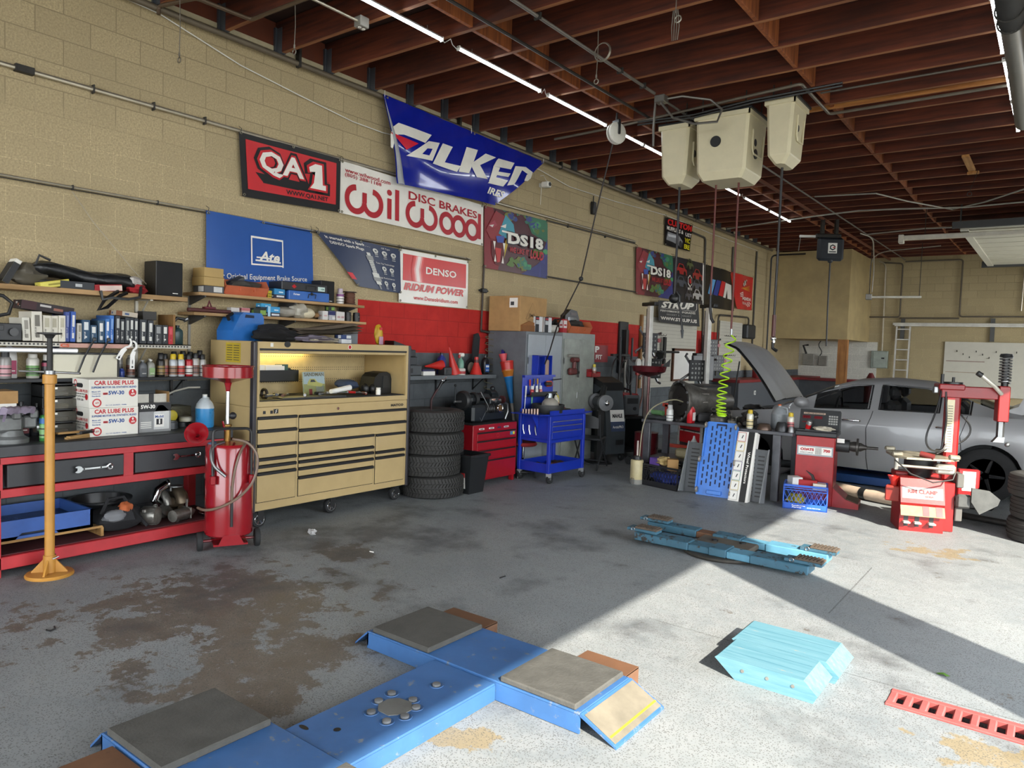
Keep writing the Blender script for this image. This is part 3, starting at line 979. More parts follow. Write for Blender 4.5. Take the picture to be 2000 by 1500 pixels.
# painted wolf-and-paint banners
def paint_banner(corners,label,x0):
 b = Banner('vinyl_banner',label,corners,wavy(x0,0.010,3.0),vinyl('#4a1f26'),'painted animal head banners reading DS18',nx=24,ny=16)
 col = lambda h: vinyl(h,0.4)
 rnd = random.Random(5)
 b.poly([(0,0),(0.2,0),(0.28,0.5),(0.12,1),(0,1)],col('#7c1d24'),1)
 b.poly([(0.72,0.72),(1,0.62),(1,1),(0.6,1)],col('#2c6a4c'),1)
 b.poly([(0.55,0),(1,0),(1,0.42),(0.8,0.2)],col('#2a2f6e'),1)
 b.poly([(0.84,0),(1,0),(1,0.7),(0.9,0.4)],col('#30357a'),1)
 for i in range(34):                              # splashes of paint
  cx,cy = rnd.choice([(0.62,0.13),(0.85,0.88),(0.5,0.18),(0.75,0.95),(0.42,0.95),(0.95,0.5)])
  cx += rnd.uniform(-.13,.13); cy += rnd.uniform(-.1,.1)
  c_ = rnd.choice(['#3f8a5e','#2f6f5c','#4b9a66','#2f3f7e','#54702f','#6b6f2c'])
  r_ = rnd.uniform(0.03,0.09)
  n = 9
  b.poly([(min(.995,max(.005,cx + r_ * rnd.uniform(.5,1.2) * cos(2 * pi * j / n))),min(.995,max(.005,cy + r_ * rnd.uniform(.5,1.2) * sin(2 * pi * j / n)))) for j in range(n)],col(c_),2)
 # the animal head: brow, muzzle, open jaw with fangs
 b.poly([(0.02,0.62),(0.16,0.96),(0.30,0.90),(0.40,0.72),(0.34,0.58),(0.22,0.48),(0.08,0.50)],col('#8c2a30'),3)
 b.poly([(0.20,0.60),(0.30,0.93),(0.42,0.80),(0.44,0.66),(0.32,0.54)],col('#3f8fa0'),4)
 b.poly([(0.05,0.70),(0.14,0.80),(0.18,0.73),(0.10,0.66)],col('#a03a4a'),4)
 b.poly([(0.22,0.72),(0.31,0.78),(0.30,0.71)],W_,5).poly([(0.06,0.70),(0.13,0.73),(0.11,0.68)],W_,5)
 b.poly([(0.16,0.55),(0.28,0.58),(0.27,0.46),(0.18,0.45)],col('#3550a0'),5)
 b.poly([(0.10,0.46),(0.30,0.46),(0.27,0.2),(0.22,0.07),(0.15,0.09),(0.10,0.24)],col('#5b0f14'),3)
 b.poly([(0.15,0.36),(0.24,0.36),(0.22,0.14),(0.18,0.12)],col('#b8322f'),4)
 for x,y,s in ((0.12,0.46,-.15),(0.26,0.46,-.16),(0.13,0.13,.12),(0.24,0.12,.13)):
  b.poly([(x,y),(x + 0.035,y),(x + 0.02,y + s)],W_,5)
 b.poly([(0.30,0.50),(0.36,0.62),(0.33,0.42),(0.28,0.2)],col('#b59a2e'),4)
 for k,bd,e,m in ((6,0.09,0.018,col('#222228')),(7,0.045,0.0,W_)):
  b.txt('DS18',0.33 - e,0.47 - e,0.90 + e,0.66 + e,m,k,bd,0.0,0.09)
 b.line([(0.24,0.65),(0.48,0.64)],0.03,W_,7)
 rr_ = col('#b3212b')
 b.txt('WE LIKE IT',0.36,0.33,0.66,0.42,rr_,7,0.02,0.15).txt('LOUD',0.68,0.29,0.91,0.44,rr_,7,0.04,0.15)
 b.done()
paint_banner([(7.88,2.81),(9.43,2.80),(9.36,3.68),(7.85,3.66)],'colourful painted beast banner reading DS18, the nearer one under the blue banner',0.05)
paint_banner([(12.40,2.79),(14.02,2.80),(13.93,3.68),(12.32,3.67)],'colourful painted beast banner reading DS18, the farther one left of the car banner',0.05)

# far banners
cm = Banner('vinyl_banner','small black banner with red CUSTOM and a silver muffler, highest on the far wall',[(13.55,3.86),(14.73,3.87),(14.80,4.43),(13.52,4.42)],wavy(0.05,0.012),BK,nx=16,ny=8)
yl = vinyl('#cfc51e')
cm.txt('CUSTOM',0.08,0.74,0.97,0.97,vinyl('#cf2523'),2,0.05).txt('MUFFLERS &',0.06,0.56,0.66,0.70,W_,2,0.03).txt('UST',0.74,0.52,0.98,0.66,W_,2,0.03)
cm.txt('VIC',0.73,0.28,0.96,0.46,yl,2,0.04).txt('ERE',0.73,0.05,0.96,0.22,yl,2,0.04)
cm.poly([(0.04,0.2),(0.1,0.5),(0.5,0.48),(0.66,0.3),(0.62,0.08),(0.3,0.18)],vinyl('#8e9093'),2).poly([(0.1,0.42),(0.48,0.44),(0.5,0.36),(0.12,0.33)],vinyl('#c5c7ca'),3)
cm.mb.disc(cm.at(3),0.58,0.17,0.06,0.13,vinyl('#3a3b3e'),14)
cm.done()
mc = Banner('vinyl_banner','dark banner printed with red and white sports cars around a hexagon badge',[(14.05,2.77),(15.63,2.80),(15.55,3.71),(13.96,3.69)],wavy(0.045,0.012),vinyl('#26242a'),nx=18,ny=10)
def car_print(b,x,y,s,m):
 b.poly([(x,y),(x + s,y - .02),(x + s,y + 0.1),(x + .8 * s,y + 0.13),(x + .65 * s,y + 0.22),(x + 0.3 * s,y + 0.23),(x + 0.15 * s,y + 0.13),(x,y + 0.11)],m,2)
 b.poly([(x + .25 * s,y + .14),(x + .68 * s,y + .13),(x + 0.6 * s,y + 0.2),(x + 0.34 * s,y + 0.21)],BK,3)
 for k in (0.2,0.78):
  b.mb.disc(b.at(3),x + k * s,y + 0.01,0.04,0.06,BK,10)
for x,y,s,h in ((0.06,0.64,0.34,'#a52a28'),(0.62,0.60,0.34,'#a13530'),(0.05,0.36,0.34,'#4c4f58'),(0.60,0.36,0.36,'#5a5a62'),(0.62,0.12,0.34,'#b9b6b2'),(0.34,0.08,0.26,'#55545a'),(0.40,0.80,0.24,'#59613f')):
 car_print(mc,x,y,s,vinyl(h))
hexa = lambda r_: [(0.50 + r_ * cos(pi / 6 + k * pi / 3),0.51 + 1.7 * r_ * sin(pi / 6 + k * pi / 3)) for k in range(6)]
mc.poly(hexa(0.085),W_,4).poly(hexa(0.07),BK,5).poly(hexa(0.04),vinyl('#c42028'),6).txt('MATCO',0.42,0.30,0.58,0.36,W_,4,0.03)
mc.rect(0.965,0.0,1.0,1.0,W_,2,2,8)
mc.done()
mm = Banner('vinyl_banner','black flag with light blue, dark blue and red stripes and a white letter M',[(15.66,2.76),(17.5,2.77),(17.14,3.68),(15.63,3.70)],wavy(0.06,0.02,5),BK,nx=18,ny=10)
for x,w_,h in ((0.12,0.14,'#5b9fd0'),(0.29,0.13,'#2b3a86'),(0.44,0.14,'#c3232a')):
 mm.poly([(x,0.33),(x + w_,0.31),(x + w_ + 0.11,0.69),(x + 0.11,0.70)],vinyl(h),2)
mm.poly([(0.59,0.30),(0.68,0.29),(0.76,0.52),(0.77,0.29),(0.85,0.29),(0.87,0.67),(0.76,0.67),(0.70,0.68)],W_,2).poly([(0.83,0.29),(0.94,0.28),(0.97,0.66),(0.85,0.67)],W_,2)
mm.done()
hn = Banner('vinyl_banner','red flag with a chequered winged emblem and HONDA, last of the far flags',[(17.65,2.83),(18.77,2.86),(18.8,3.70),(17.17,3.69)],wavy(0.05,0.018,5),vinyl('#c32226'),nx=14,ny=10)
for i in range(4):
 for j in range(3):
  hn.rect(0.44 + .05 * i + .04 * j,0.66 + .06 * j + .02 * i,0.49 + .05 * i + .04 * j,0.71 + 0.06 * j + .02 * i,W_ if (i + j) % 2 else BK,2,1,1)
for i in range(4):
 hn.line([(0.35 + .06 * i,0.60 - .005 * i),(0.6,0.64 - .02 * i),(0.86,0.72 - .05 * i)],0.018,vinyl('#d8922a'),3)
hn.txt('HONDA',0.36,0.27,0.94,0.37,W_,2,0.04)
for i in range(3):
 hn.line([(0.26,0.44 - .04 * i),(0.44,0.50 - .05 * i)],0.02,W_,2)
hn.txt('Racing',0.34,0.12,0.64,0.23,W_,2,0.0,0.3)
for i in range(5):
 for j in range(3):
  if (i + j) % 2:
   hn.rect(0.66 + .05 * i,0.08 + .05 * j + .01 * i,0.71 + .05 * i,0.12 + .05 * j + .01 * i,W_,2,1,1)
hn.done()
st = Banner('vinyl_banner','faded black banner reading STRUP hung over the white pegboard',[(13.16,2.30),(15.12,2.29),(15.0,2.80),(13.09,2.72)],wavy(0.16,0.02,3),vinyl('#2b2b2d',0.6),nx=20,ny=8)
st.txt('STRUP',0.06,0.68,0.88,0.97,W_,2,0.05,0.3).txt('PERFORMANCE UPGRADES',0.04,0.50,0.90,0.59,W_,2,0.02,0,0.06,1.1).txt('RESSERT EXHAUST',0.2,0.36,0.8,0.43,vinyl('#a5a5a0'),2,0.01,0,0.06,1.3).txt('WWW.STRUP.US',0.04,0.13,0.93,0.28,W_,2,0.04)
st.line([(0.04,0.66),(0.90,0.63),(0.94,0.72),(0.95,0.95)],0.012,W_,2)
st.done()
# small security camera and speaker on the wall
wc = thing('security_camera','small white security camera high on the block wall right of the blue banner','camera',(0.0,9.2,4.2))
MB(WHITE).box((0,-0.02,-0.03),(0.03,0.02,0.03),b=0.004).tube([(0.02,0,0),(0.08,0,-0.01)],0.008).build('bracket',wc)
MB(WHITE).box((0.06,-0.05,-0.045),(0.19,0.05,0.04),b=0.012).build('camera_body',wc)
MB(BLACK).cyl((0.185,0,0),(0.196,0,0),0.03,n=14).build('lens',wc)
MB(WHITE).tube([(0.02,0.03,0.02),(0.05,0.12,0.08),(0.03,0.05,0.16),(0.04,-0.05,0.13)],0.004).tube([(0.05,-.02,-.04),(0.05,-0.03,-0.3)],0.004).build('loose_lead',wc)
solo(MB(BLACK).box((0.003,-0.05,-0.11),(0.07,0.05,0.10),b=0.01).tube([(0.03,0,0.1),(0.03,0,0.2)],0.01),'wall_box','small black box fixed high on the block wall past the security camera','box',(0,10.75,4.12))
# ------------------------------------------------------------------ red workbench with black drawers
BRED = chipped('bench_red_paint','#b42a30','#6f7f93',0.30,0.5,scale=16)
BBLK = mat('#26282b',0.5,var=0.3,scale=3)
BTOP = mat('#2b2d30',0.45,var=0.4,scale=5)
t = thing('workbench','long red wooden workbench with black drawer fronts along the left wall','workbench',(0,0,0))
MB(BTOP).box((0.02,0.6,0.845),(0.76,3.62,0.925),b=0.006).build('worktop',t)
fr = MB(BRED)
for z0,z1 in ((0.795,0.845),(0.56,0.62)):
 fr.box((0.68,0.6,z0),(0.745,3.62,z1),b=0.003)
for y in (0.6,1.80,2.69,3.55):
 fr.box((0.682,y,0.60),(0.743,y + 0.075,0.80))
fr.build('face_frame',t)
MB(BRED).box((0.04,0.6,0.055),(0.745,3.62,0.145),b=0.004).build('bottom_rail',t)
MB(mat('#4c1f22',0.7,var=0.3)).box((0.05,0.61,0.1451),(0.70,3.61,0.15)).build('lower_shelf',t)
for x in (0.06,0.66):
 for y in (0.62,1.79,3.55):
  if x > .6 or y < 3.6:
   MB(BRED).box((x,y,0),(x + 0.085,y + 0.075,0.845),b=0.003).build('leg',t)
def combo_wrench(y,z,L_,m=CHROME):
 """A combination wrench used as a pull, standing off the drawer front."""
 b = MB(m)
 pl = lambda a,c,h: (0.79 + h,y + a,z + c)
 b.prism([(0.05,-0.007),(L_ - 0.04,-0.006),(L_ - 0.04,0.006),(0.05,0.007)],(0,0.007),pl)
 n = 14
 jaw = [(0.03 + 0.028 * cos(a),0.024 * sin(a)) for a in [radians(55) + radians(250) * i / n for i in range(n + 1)]]
 jaw = [(0.03 - 0.03 * cos(a),0.026 * sin(a)) for a in [radians(40) + radians(280) * i / n for i in range(n + 1)]] + [(0.022,-0.009),(0.024,0.009)]
 b.prism(jaw,(-0.002,0.009),pl)
 b.torus((0.794,y + L_ - 0.025,z),0.018,0.007,None,'x',18,8)
 for a in (0.07,L_ - 0.09):
  b.cyl((0.757,y + a,z),(0.797,y + a,z),0.006,n=8)
 return b
for (y0,y1,wy,nm) in ((0.72,1.76,1.1,'left'),(1.90,2.685,2.15,'mid'),(2.775,3.54,3.05,'right')):
 dr = MB(BBLK).box((0.70,y0,0.632),(0.757,y1,0.79),b=0.004).build('drawer',t)
 combo_wrench(wy + 0.16 if nm == 'mid' else wy,0.715 if nm == 'mid' else 0.735,0.28 if nm == 'mid' else 0.25).build('wrench_handle',dr)

# things on the lower shelf
bt = thing('drip_tray','blue plastic tray with a cut-out front lip lying under the workbench','tray',(0.36,2.10,0.235))
BLT = mat('#34599e',0.55)
b = MB(BLT)
for lo,hi in (((-0.28,-0.40,0),(0.30,0.40,0.02)),((-0.28,-0.40,0),(-0.26,0.40,0.14)),((-0.28,-0.40,0),(0.30,-0.38,0.14)),((-0.28,0.38,0),(0.30,0.40,0.14))):
 b.box(lo,hi)
b.prism([(-0.40,0.0),(-0.12,0.0),(-0.08,0.04),(0.12,0.04),(0.16,0.0),(0.40,0.0),(0.40,0.14),(-0.40,0.14)],(0.28,0.30),lambda a,c,h: (h,a,c))
b.build('tray_body',bt)
MB(mat('#10151f',0.3)).box((-0.255,-0.375,0.021),(0.275,0.375,0.06)).build('oil_residue',bt)
ws = thing('wooden_riser','low plywood riser under the blue tray','riser',(0.37,2.16,0.15))
PLY = wood('plywood_edge','#8a6435','#c69c5e',1)
MB(PLY).box((-0.30,-0.42,0.065),(0.29,0.42,0.083)).build('top_board',ws)
for y in (-0.42,0.40):
 MB(PLY).box((-0.30,y,0),(0.29,y + 0.02,0.065)).build('side_board',ws)
bp = thing('oil_pan','flat black plastic pan lying behind the blue tray','pan',(0.27,2.72,0.19))
b = MB(mat('#18191b',0.35))
b.lathe([(0.001,0.0),(0.17,0.0),(0.21,0.16),(0.24,0.165),(0.24,0.18),(0.21,0.18),(0.17,0.03),(0.001,0.03)],m=None,n=28,squash=1.0)
b.build('pan_body',bp)
bg = thing('tool_bag','black fabric tool bag with grey and orange panels on the lower bench shelf','bag',(0.56,2.72,0.15))
NYL = mat('#191a1d',0.85,bump=0.3)
def lump(b,c,rr,seed,m=None,amp=0.18,nu=18,nv=12,fl=True):
 rnd = random.Random(seed)
 ph = [rnd.uniform(0,6) for _ in range(6)]
 V,F = [],[]
 for k in range(nv + 1):
  p = pi * k / nv
  for i in range(nu):
   th = 2 * pi * i / nu
   d = 1 + amp * (sin(3 * th + ph[0]) * sin(2 * p + ph[1]) + 0.6 * sin(5 * th + ph[2] + 2 * p) + 0.4 * sin(7 * p + ph[3] + th)) * sin(p)
   z = -cos(p) * rr[2] * (d if not fl or cos(p) < 0 else 1)
   V.append((c[0] + rr[0] * d * sin(p) * cos(th),c[1] + rr[1] * d * sin(p) * sin(th),c[2] + z))
 for k in range(nv):
  for i in range(nu):
   j = (i + 1) % nu
   F.append((k * nu + i,k * nu + j,(k + 1) * nu + j,(k + 1) * nu + i))
 return b.raw(V,F,m,True)
lump(MB(NYL),(0,0.0,0.10),(0.14,0.20,0.10),3).build('bag_body',bg)
lump(MB(mat('#6d6f72',0.8)),(0.10,-0.06,0.14),(0.055,0.09,0.05),4).build('side_panel',bg)
lump(MB(mat('#a5552c',0.8)),(0.08,0.03,0.19),(0.05,0.05,0.05),5).build('front_pocket',bg)
MB(NYL).tube([(0.05,-0.14,0.16),(0.04,-0.08,0.27),(0.03,0.04,0.27),(0.04,0.13,0.12),(0.14,0.18,0.03)],0.014,None,6).build('carry_strap',bg)
# alternators, turbo, starter
ALU = mat('#8f8d86',0.42,0.75,var=0.4,scale=18)
DARKALU = mat('#5c5a55',0.5,0.7,var=0.4,scale=18)
def alternator(name,label,loc,rz,s=1.0):
 a = thing(name,label,'alternator',loc,rz)
 b = MB(ALU).lathe([(0.03 * s,-0.075 * s),(0.075 * s,-0.07 * s),(0.082 * s,-0.03 * s),(0.082 * s,0.05 * s),(0.06 * s,0.075 * s),(0.03 * s,0.078 * s)],(0,0,0.083 * s),ax='y',n=20)
 for i in range(12):
  an = 2 * pi * i / 12
  b.box((0.074 * s * cos(an) - .006,-0.06 * s,0.083 * s + 0.074 * s * sin(an) - .006),(0.074 * s * cos(an) + 0.006,0.06 * s,0.083 * s + 0.074 * s * sin(an) + 0.006))
 b.build('housing',a)
 MB(DARKALU).lathe([(0.012 * s,0.08 * s),(0.035 * s,0.085 * s),(0.028 * s,0.095 * s),(0.036 * s,0.105 * s),(0.012 * s,0.11 * s)],(0,0,0.083 * s),ax='y',n=16).build('pulley',a)
 for sx in (-1,1):
  MB(ALU).box((sx * 0.07 * s,-0.015,0.13 * s),(sx * 0.11 * s,0.015,0.16 * s),b=0.005).build('mounting_lug',a)
 return a
alternator('alternator','finned aluminium alternator lying right of the black tool bag',(0.58,2.98,0.15),2.2,0.95)
tb = thing('turbocharger','shiny turbocharger with a silver inlet pipe on the lower bench shelf','turbocharger',(0.40,3.22,0.15))
sn = [(0.085 * (1 + .1 * i / 20) * cos(2 * pi * i / 20),0,0.12 + 0.085 * sin(2 * pi * i / 20)) for i in range(19)]
MB(ALU).tube([(x,-0.04,z) for x,_,z in sn],[0.03 + 0.02 * i / 19 for i in range(19)],None,12).cyl((0,-0.09,0.12),(0,0.02,0.12),0.045).build('compressor_snail',tb)
MB(mat('#776a58',0.45,0.7,var=0.4)).tube([(x * 1.05,0.09,z) for x,_,z in sn],[0.055 - 0.02 * i / 19 for i in range(19)],None,12).cyl((0,0.0,0.12),(0,0.13,0.12),0.05).build('turbine_snail',tb)
MB(CHROME).tube([(0.02,-0.08,0.13),(0.03,-0.13,0.17),(0.03,-0.10,0.25),(0.02,-0.02,0.29)],[0.034,0.036,0.036,0.034],None,14).torus((0.02,-0.01,0.29),0.036,0.008,None,'y',18,6).build('inlet_pipe',tb)
MB(STEEL).cyl((0,0.03,0.22),(0,0.03,0.265),0.012).lathe([(0.02,0.26),(0.06,0.265),(0.06,0.275),(0.02,0.28)],(0.05,0.05,0)).build('actuator',tb)
sm = thing('starter_motor','silver starter motor lying at the front of the lower bench shelf','starter',(0.60,3.26,0.205),0.35)
MB(ALU).cyl((-0.0,-0.13,0),(0,0.03,0),0.05,n=20).lathe([(0.05,0.03),(0.048,0.06),(0.03,0.10),(0.012,0.13)],(0,0,0),ax='y',n=18).build('motor_body',sm)
MB(DARKALU).cyl((0.02,-0.1,-0.03),(0.02,0.02,-0.03),0.024).build('solenoid',sm)
MB(ALU).box((-0.05,0.03,-0.05),(0.05,0.045,0.05),b=0.006).box((-0.01,0.03,0.03),(0.01,0.045,0.12),b=0.004).build('mounting_flange',sm)
hs = thing('parts_tray','small shiny black oval tray at the right end of the lower bench shelf','tray',(0.6,3.5,0.15))
MB(mat('#2a2a2c',0.2,0.5)).lathe([(0.001,0),(0.06,0),(0.09,0.03),(0.085,0.03),(0.055,0.006),(0.001,0.006)],n=22).build('tray_body',hs)
MB(CHROME).torus((0,0,0.03),0.088,0.004,None,'z',24,6).build('rim',hs)
hp = thing('heat_gun','beige power tool body hanging under the right end of the workbench','tool',(0.50,3.62,0.34))
MB(mat('#a7a294',0.5)).lathe([(0.03,-0.14),(0.05,-0.12),(0.055,0.02),(0.03,0.07)],(0,0,0.12),ax='x',n=18).build('motor_body',hp)
MB(mat('#7d1318',0.45)).box((-0.10,-0.05,-0.19),(0.10,0.05,0.07),b=0.02).build('base_box',hp)

# ------------------------------------------------------------------ things on the worktop
LBL = {'w': PAPER,'r': mat('#b8222a',0.6),'b': mat('#274f8e',0.6),'k': mat('#1d1d1f',0.6)}
TOP = 0.925
def lube_box(loc,label):
 t = thing('oil_carton',label,'box',loc,0,'stacked white cartons of motor oil')
 b = MB(mat('#d9d6cc',0.75,var=0.06)).box((0,0,0),(0.30,0.37,0.222),b=0.003)
 R_,B_ = LBL['r'],LBL['b']
 fx = plane((0.30,0,0),(0,1,0),(0,0,1))
 b.text(fx,'CAR LUBE PLUS',(0.035,0.178,0.335,0.212),R_,0.035)
 b.text(fx,'SUPREME MOTOR OIL SYNTHETIC BLEND',(0.015,0.152,0.355,0.168),B_,0.03)
 b.text(fx,'5W-30',(0.14,0.10,0.26,0.132),B_,0.04)
 b.rect(fx,0.10,0.102,0.135,0.118,R_).text(fx,'SAE',(0.104,0.104,0.131,0.116),LBL['w'],0.02)
 for i,s_ in enumerate(('Meets API','Conserving','Standards')):
  b.text(fx,s_,(0.018,0.122 - 0.017 * i,0.08,0.133 - 0.017 * i),B_,0.02)
 b.disc(fx,0.325,0.112,0.030,0.030,R_,24)
 b.poly(lambda a,c: fx(a,c,2),[(0.325,0.14),(0.333,0.125),(0.325,0.113),(0.317,0.125)],LBL['w'])
 b.text(lambda a,c: fx(a,c,2),'API',(0.31,0.095,0.34,0.11),LBL['w'],0.03)
 b.ring(fx,0.055,0.040,0.024,0.034,R_).text(fx,'API',(0.042,0.033,0.068,0.047),R_,0.02)
 b.text(fx,'12-1 U.S. QUARTS - 946ML',(0.12,0.014,0.28,0.024),B_,0.02)
 fy = plane((0,0,0),(1,0,0),(0,0,1))
 b.ring(fy,0.06,0.185,0.018,0.028,R_)
 b.text(fy,'CAR LUBE PLUS',(0.03,0.118,0.27,0.14),R_,0.03).text(fy,'SUPREME MOTOR OIL',(0.04,0.098,0.26,0.11),LBL['k'],0.02).text(fy,'SYNTHETIC BLEND',(0.04,0.078,0.26,0.09),LBL['k'],0.02).text(fy,'5W-30',(0.09,0.05,0.2,0.068),LBL['k'],0.02)
 b.ring(fy,0.255,0.085,0.0,0.024,R_)
 b.build('carton_body',t)
 MB(mat('#0f1012',0.8)).prism([(0.10 + 0.02 * cos(a) if pi / 2 < a < 3 * pi / 2 else 0.17 + 0.02 * cos(a),0.17 + 0.017 * sin(a)) for a in [2 * pi * i / 16 for i in range(16)]],(-0.0018,-0.0002),lambda a,c,h: (a,h,c)).build('hand_hole',t)
 return t
lube_box((0.32,2.49,TOP),'white motor oil carton, lower one of the two on the workbench')
lube_box((0.325,2.485,TOP + 0.223),'white motor oil carton, upper one of the two on the workbench')

mo = thing('oil_carton','open grey and black motor oil carton with its flaps up','box',(0.30,2.885,TOP))
b = MB(mat('#8d8e8e',0.6)).box((0,0,0),(0.28,0.265,0.24))
fx = plane((0.28,0,0),(0,1,0),(0,0,1))
b.rect(fx,0.0,0.17,0.265,0.24,LBL['k']).text(lambda a,c: fx(a,c,2),'5W-30',(0.012,0.195,0.13,0.228),LBL['w'],0.04)
b.poly(fx,[(0.12,0.02),(0.25,0.02),(0.25,0.17),(0.20,0.22),(0.16,0.22),(0.12,0.16)],mat('#c9cac8',0.5))
b.rect(lambda a,c: fx(a,c,2),0.125,0.04,0.205,0.145,LBL['w']).text(lambda a,c: fx(a,c,3),'Mobil',(0.13,0.115,0.2,0.138),LBL['b'],0.03)
b.rect(lambda a,c: fx(a,c,3),0.14,0.06,0.19,0.108,LBL['k']).text(lambda a,c: fx(a,c,4),'1',(0.16,0.066,0.172,0.104),LBL['w'],0.06)
for i in range(4):
 b.rect(fx,0.012,0.08 - .015 * i,0.10,0.086 - .015 * i,LBL['w'])
fy = plane((0,0,0),(1,0,0),(0,0,1))
b.rect(fy,0,0,0.28,0.24,LBL['k'])
b.text(lambda a,c: fy(a,c,2),'5W-30',(0.05,0.13,0.2,0.16),LBL['w'],0.03).rect(lambda a,c: fy(a,c,2),0.05,0.17,0.23,0.21,mat('#a9aaa8',0.6)).rect(lambda a,c: fy(a,c,2),0.02,0.02,0.12,0.06,LBL['w'])
b.build('carton_body',mo)
fm = mat('#c8c5ba',0.75)
MB(fm).box((0.21,0.02,0.24),(0.215,0.26,0.31)).build('flap',mo)
MB(fm).prism([(0.0,0.24),(0.0,0.27),(-0.04,0.33),(-0.045,0.328),(-0.005,0.24)],(0.02,0.26),lambda a,c,h: (h,a,c)).build('flap',mo)
MB(CARD).box((0.02,0.262,0.24),(0.25,0.266,0.33)).build('flap',mo)
MB(BLACK).box((0.216,0.11,0.24),(0.222,0.15,0.315),b=0.003).build('carry_tab',mo)

# ---- generic containers
def aerosol(label,loc,body,cap,band,r_=0.032,h=0.19,group=None,band2=None,cap_h=0.045,name='spray_can',cat='spray can'):
 t = thing(name,label,cat,loc,random.uniform(-.6,.6),group)
 hb = h - cap_h
 b = MB(mat(body,0.35,0.15)).lathe([(r_ * .92,0),(r_,0.006),(r_,hb - 0.02),(r_ * .82,hb - 0.004),(r_ * .6,hb)],n=18)
 if band:
  b.lathe([(r_ + .0006,hb * .12),(r_ + .0006,hb * .62)],m=mat(band,0.4),n=18)
 if band2:
  b.lathe([(r_ + .0009,hb * .66),(r_ + .0009,hb * .86)],m=mat(band2,0.4),n=18)
 for i in range(3):                                # small print
  a = 0.25 * (i - 1)
  b.lathe([(r_ + .0012,hb * (.2 + .12 * i)),(r_ + .0012,hb * (.25 + .12 * i))],m=PAPER if band in ('#1b1b1d','#b3161b','#3b2a6a') else BLACK,n=18) if i != 1 else None
 b.build('can_body',t)
 MB(mat(cap,0.45)).lathe([(r_ * .7,hb - .004),(r_ * .72,hb),(r_ * .70,h - .006),(r_ * .55,h),(0.0005,h)],n=16).build('cap',t)
 return t
def bottle(label,loc,body,cap,lab,w=0.085,d=0.05,h=0.22,group=None,name='bottle',cat='bottle',rz=0.0,alpha=1.0,lab2=None):
 t = thing(name,label,cat,loc,rz,group)
 mb_ = mat(body,0.35,trans=0.0 if alpha == 1 else 0.6)
 V,F = [],[]
 prof = [(0.94,0),(1,0.02),(1,0.62),(0.92,0.74),(0.62,0.84),(0.36,0.88),(0.34,0.93)]
 n = 20
 b = MB(mb_)
 for s_,zz in prof:
  for i in range(n):
   a = 2 * pi * i / n
   k = 1.0 if s_ > .7 else 0.0
   ex = 0.55 if s_ > .7 else 1.0
   cx,sy = cos(a),sin(a)
   px_ = math.copysign(abs(cx) ** ex,cx) * d / 2 * (s_ if s_ > .7 else max(s_,.0))
   py_ = math.copysign(abs(sy) ** ex,sy) * w / 2 * s_
   if s_ < .7:
    px_ = cx * min(d,w) * s_ * .62
    py_ = sy * min(d,w) * s_ * .62 if s_ < .5 else sy * w * s_ * .45
   V.append((px_,py_,zz * h))
 for k in range(len(prof) - 1):
  for i in range(n):
   j = (i + 1) % n
   F.append((k * n + i,k * n + j,(k + 1) * n + j,(k + 1) * n + i))
 F.append(list(range(n))[::-1]); F.append([(len(prof) - 1) * n + i for i in range(n)])
 b.raw(V,F,None,True)
 if lab:
  fx = plane((d / 2,-w / 2,0),(0,1,0),(0,0,1))
  b.rect(fx,w * .14,h * .12,w * .86,h * .52,mat(lab,0.6))
  if lab2:
   b.rect(lambda a,c: fx(a,c,2),w * .2,h * .36,w * .8,h * .46,mat(lab2,0.6))
  b.rect(lambda a,c: fx(a,c,2),w * .24,h * .2,w * .76,h * .23,PAPER if lab != '#e6e4dd' else LBL['k'])
 b.build('bottle_body',t)
 r_ = min(d,w) * .27
 MB(mat(cap,0.45)).cyl((0,0,h * .93),(0,0,h),r_,r_ * .94,n=14).build('cap',t)
 return t
def carton(label,loc,dims,col,name='box',cat='box',rz=0.0,stripes=(),rot=None,group=None,text=None):
 """A small printed box: origin at its bottom centre, front to +x."""
 dx,dy,dz_ = dims
 b = MB(mat(col,0.7,var=0.08)).box((-dx / 2,-dy / 2,0),(dx / 2,dy / 2,dz_),b=min(dims) * .04)
 fx = plane((dx / 2,-dy / 2,0),(0,1,0),(0,0,1))
 fy = plane((-dx / 2,-dy / 2,0),(1,0,0),(0,0,1))
 for i,(x0,y0,x1,y1,c_) in enumerate(stripes):
  b.rect(lambda a,q,i=i: fx(a,q,1 + .5 * i),x0 * dy,y0 * dz_,x1 * dy,y1 * dz_,mat(c_,0.65))
  b.rect(lambda a,q,i=i: fy(a,q,1 + .5 * i),x0 * dx,y0 * dz_,x1 * dx,y1 * dz_,mat(c_,0.65))
 if text:
  for (s_,x0,y0,x1,y1,c_) in text:
   b.text(lambda a,q: fx(a,q,4),s_,(x0 * dy,y0 * dz_,x1 * dy,y1 * dz_),mat(c_,0.65),0.02)
 return solo(b,name,label,cat,loc,rz,group,rot)

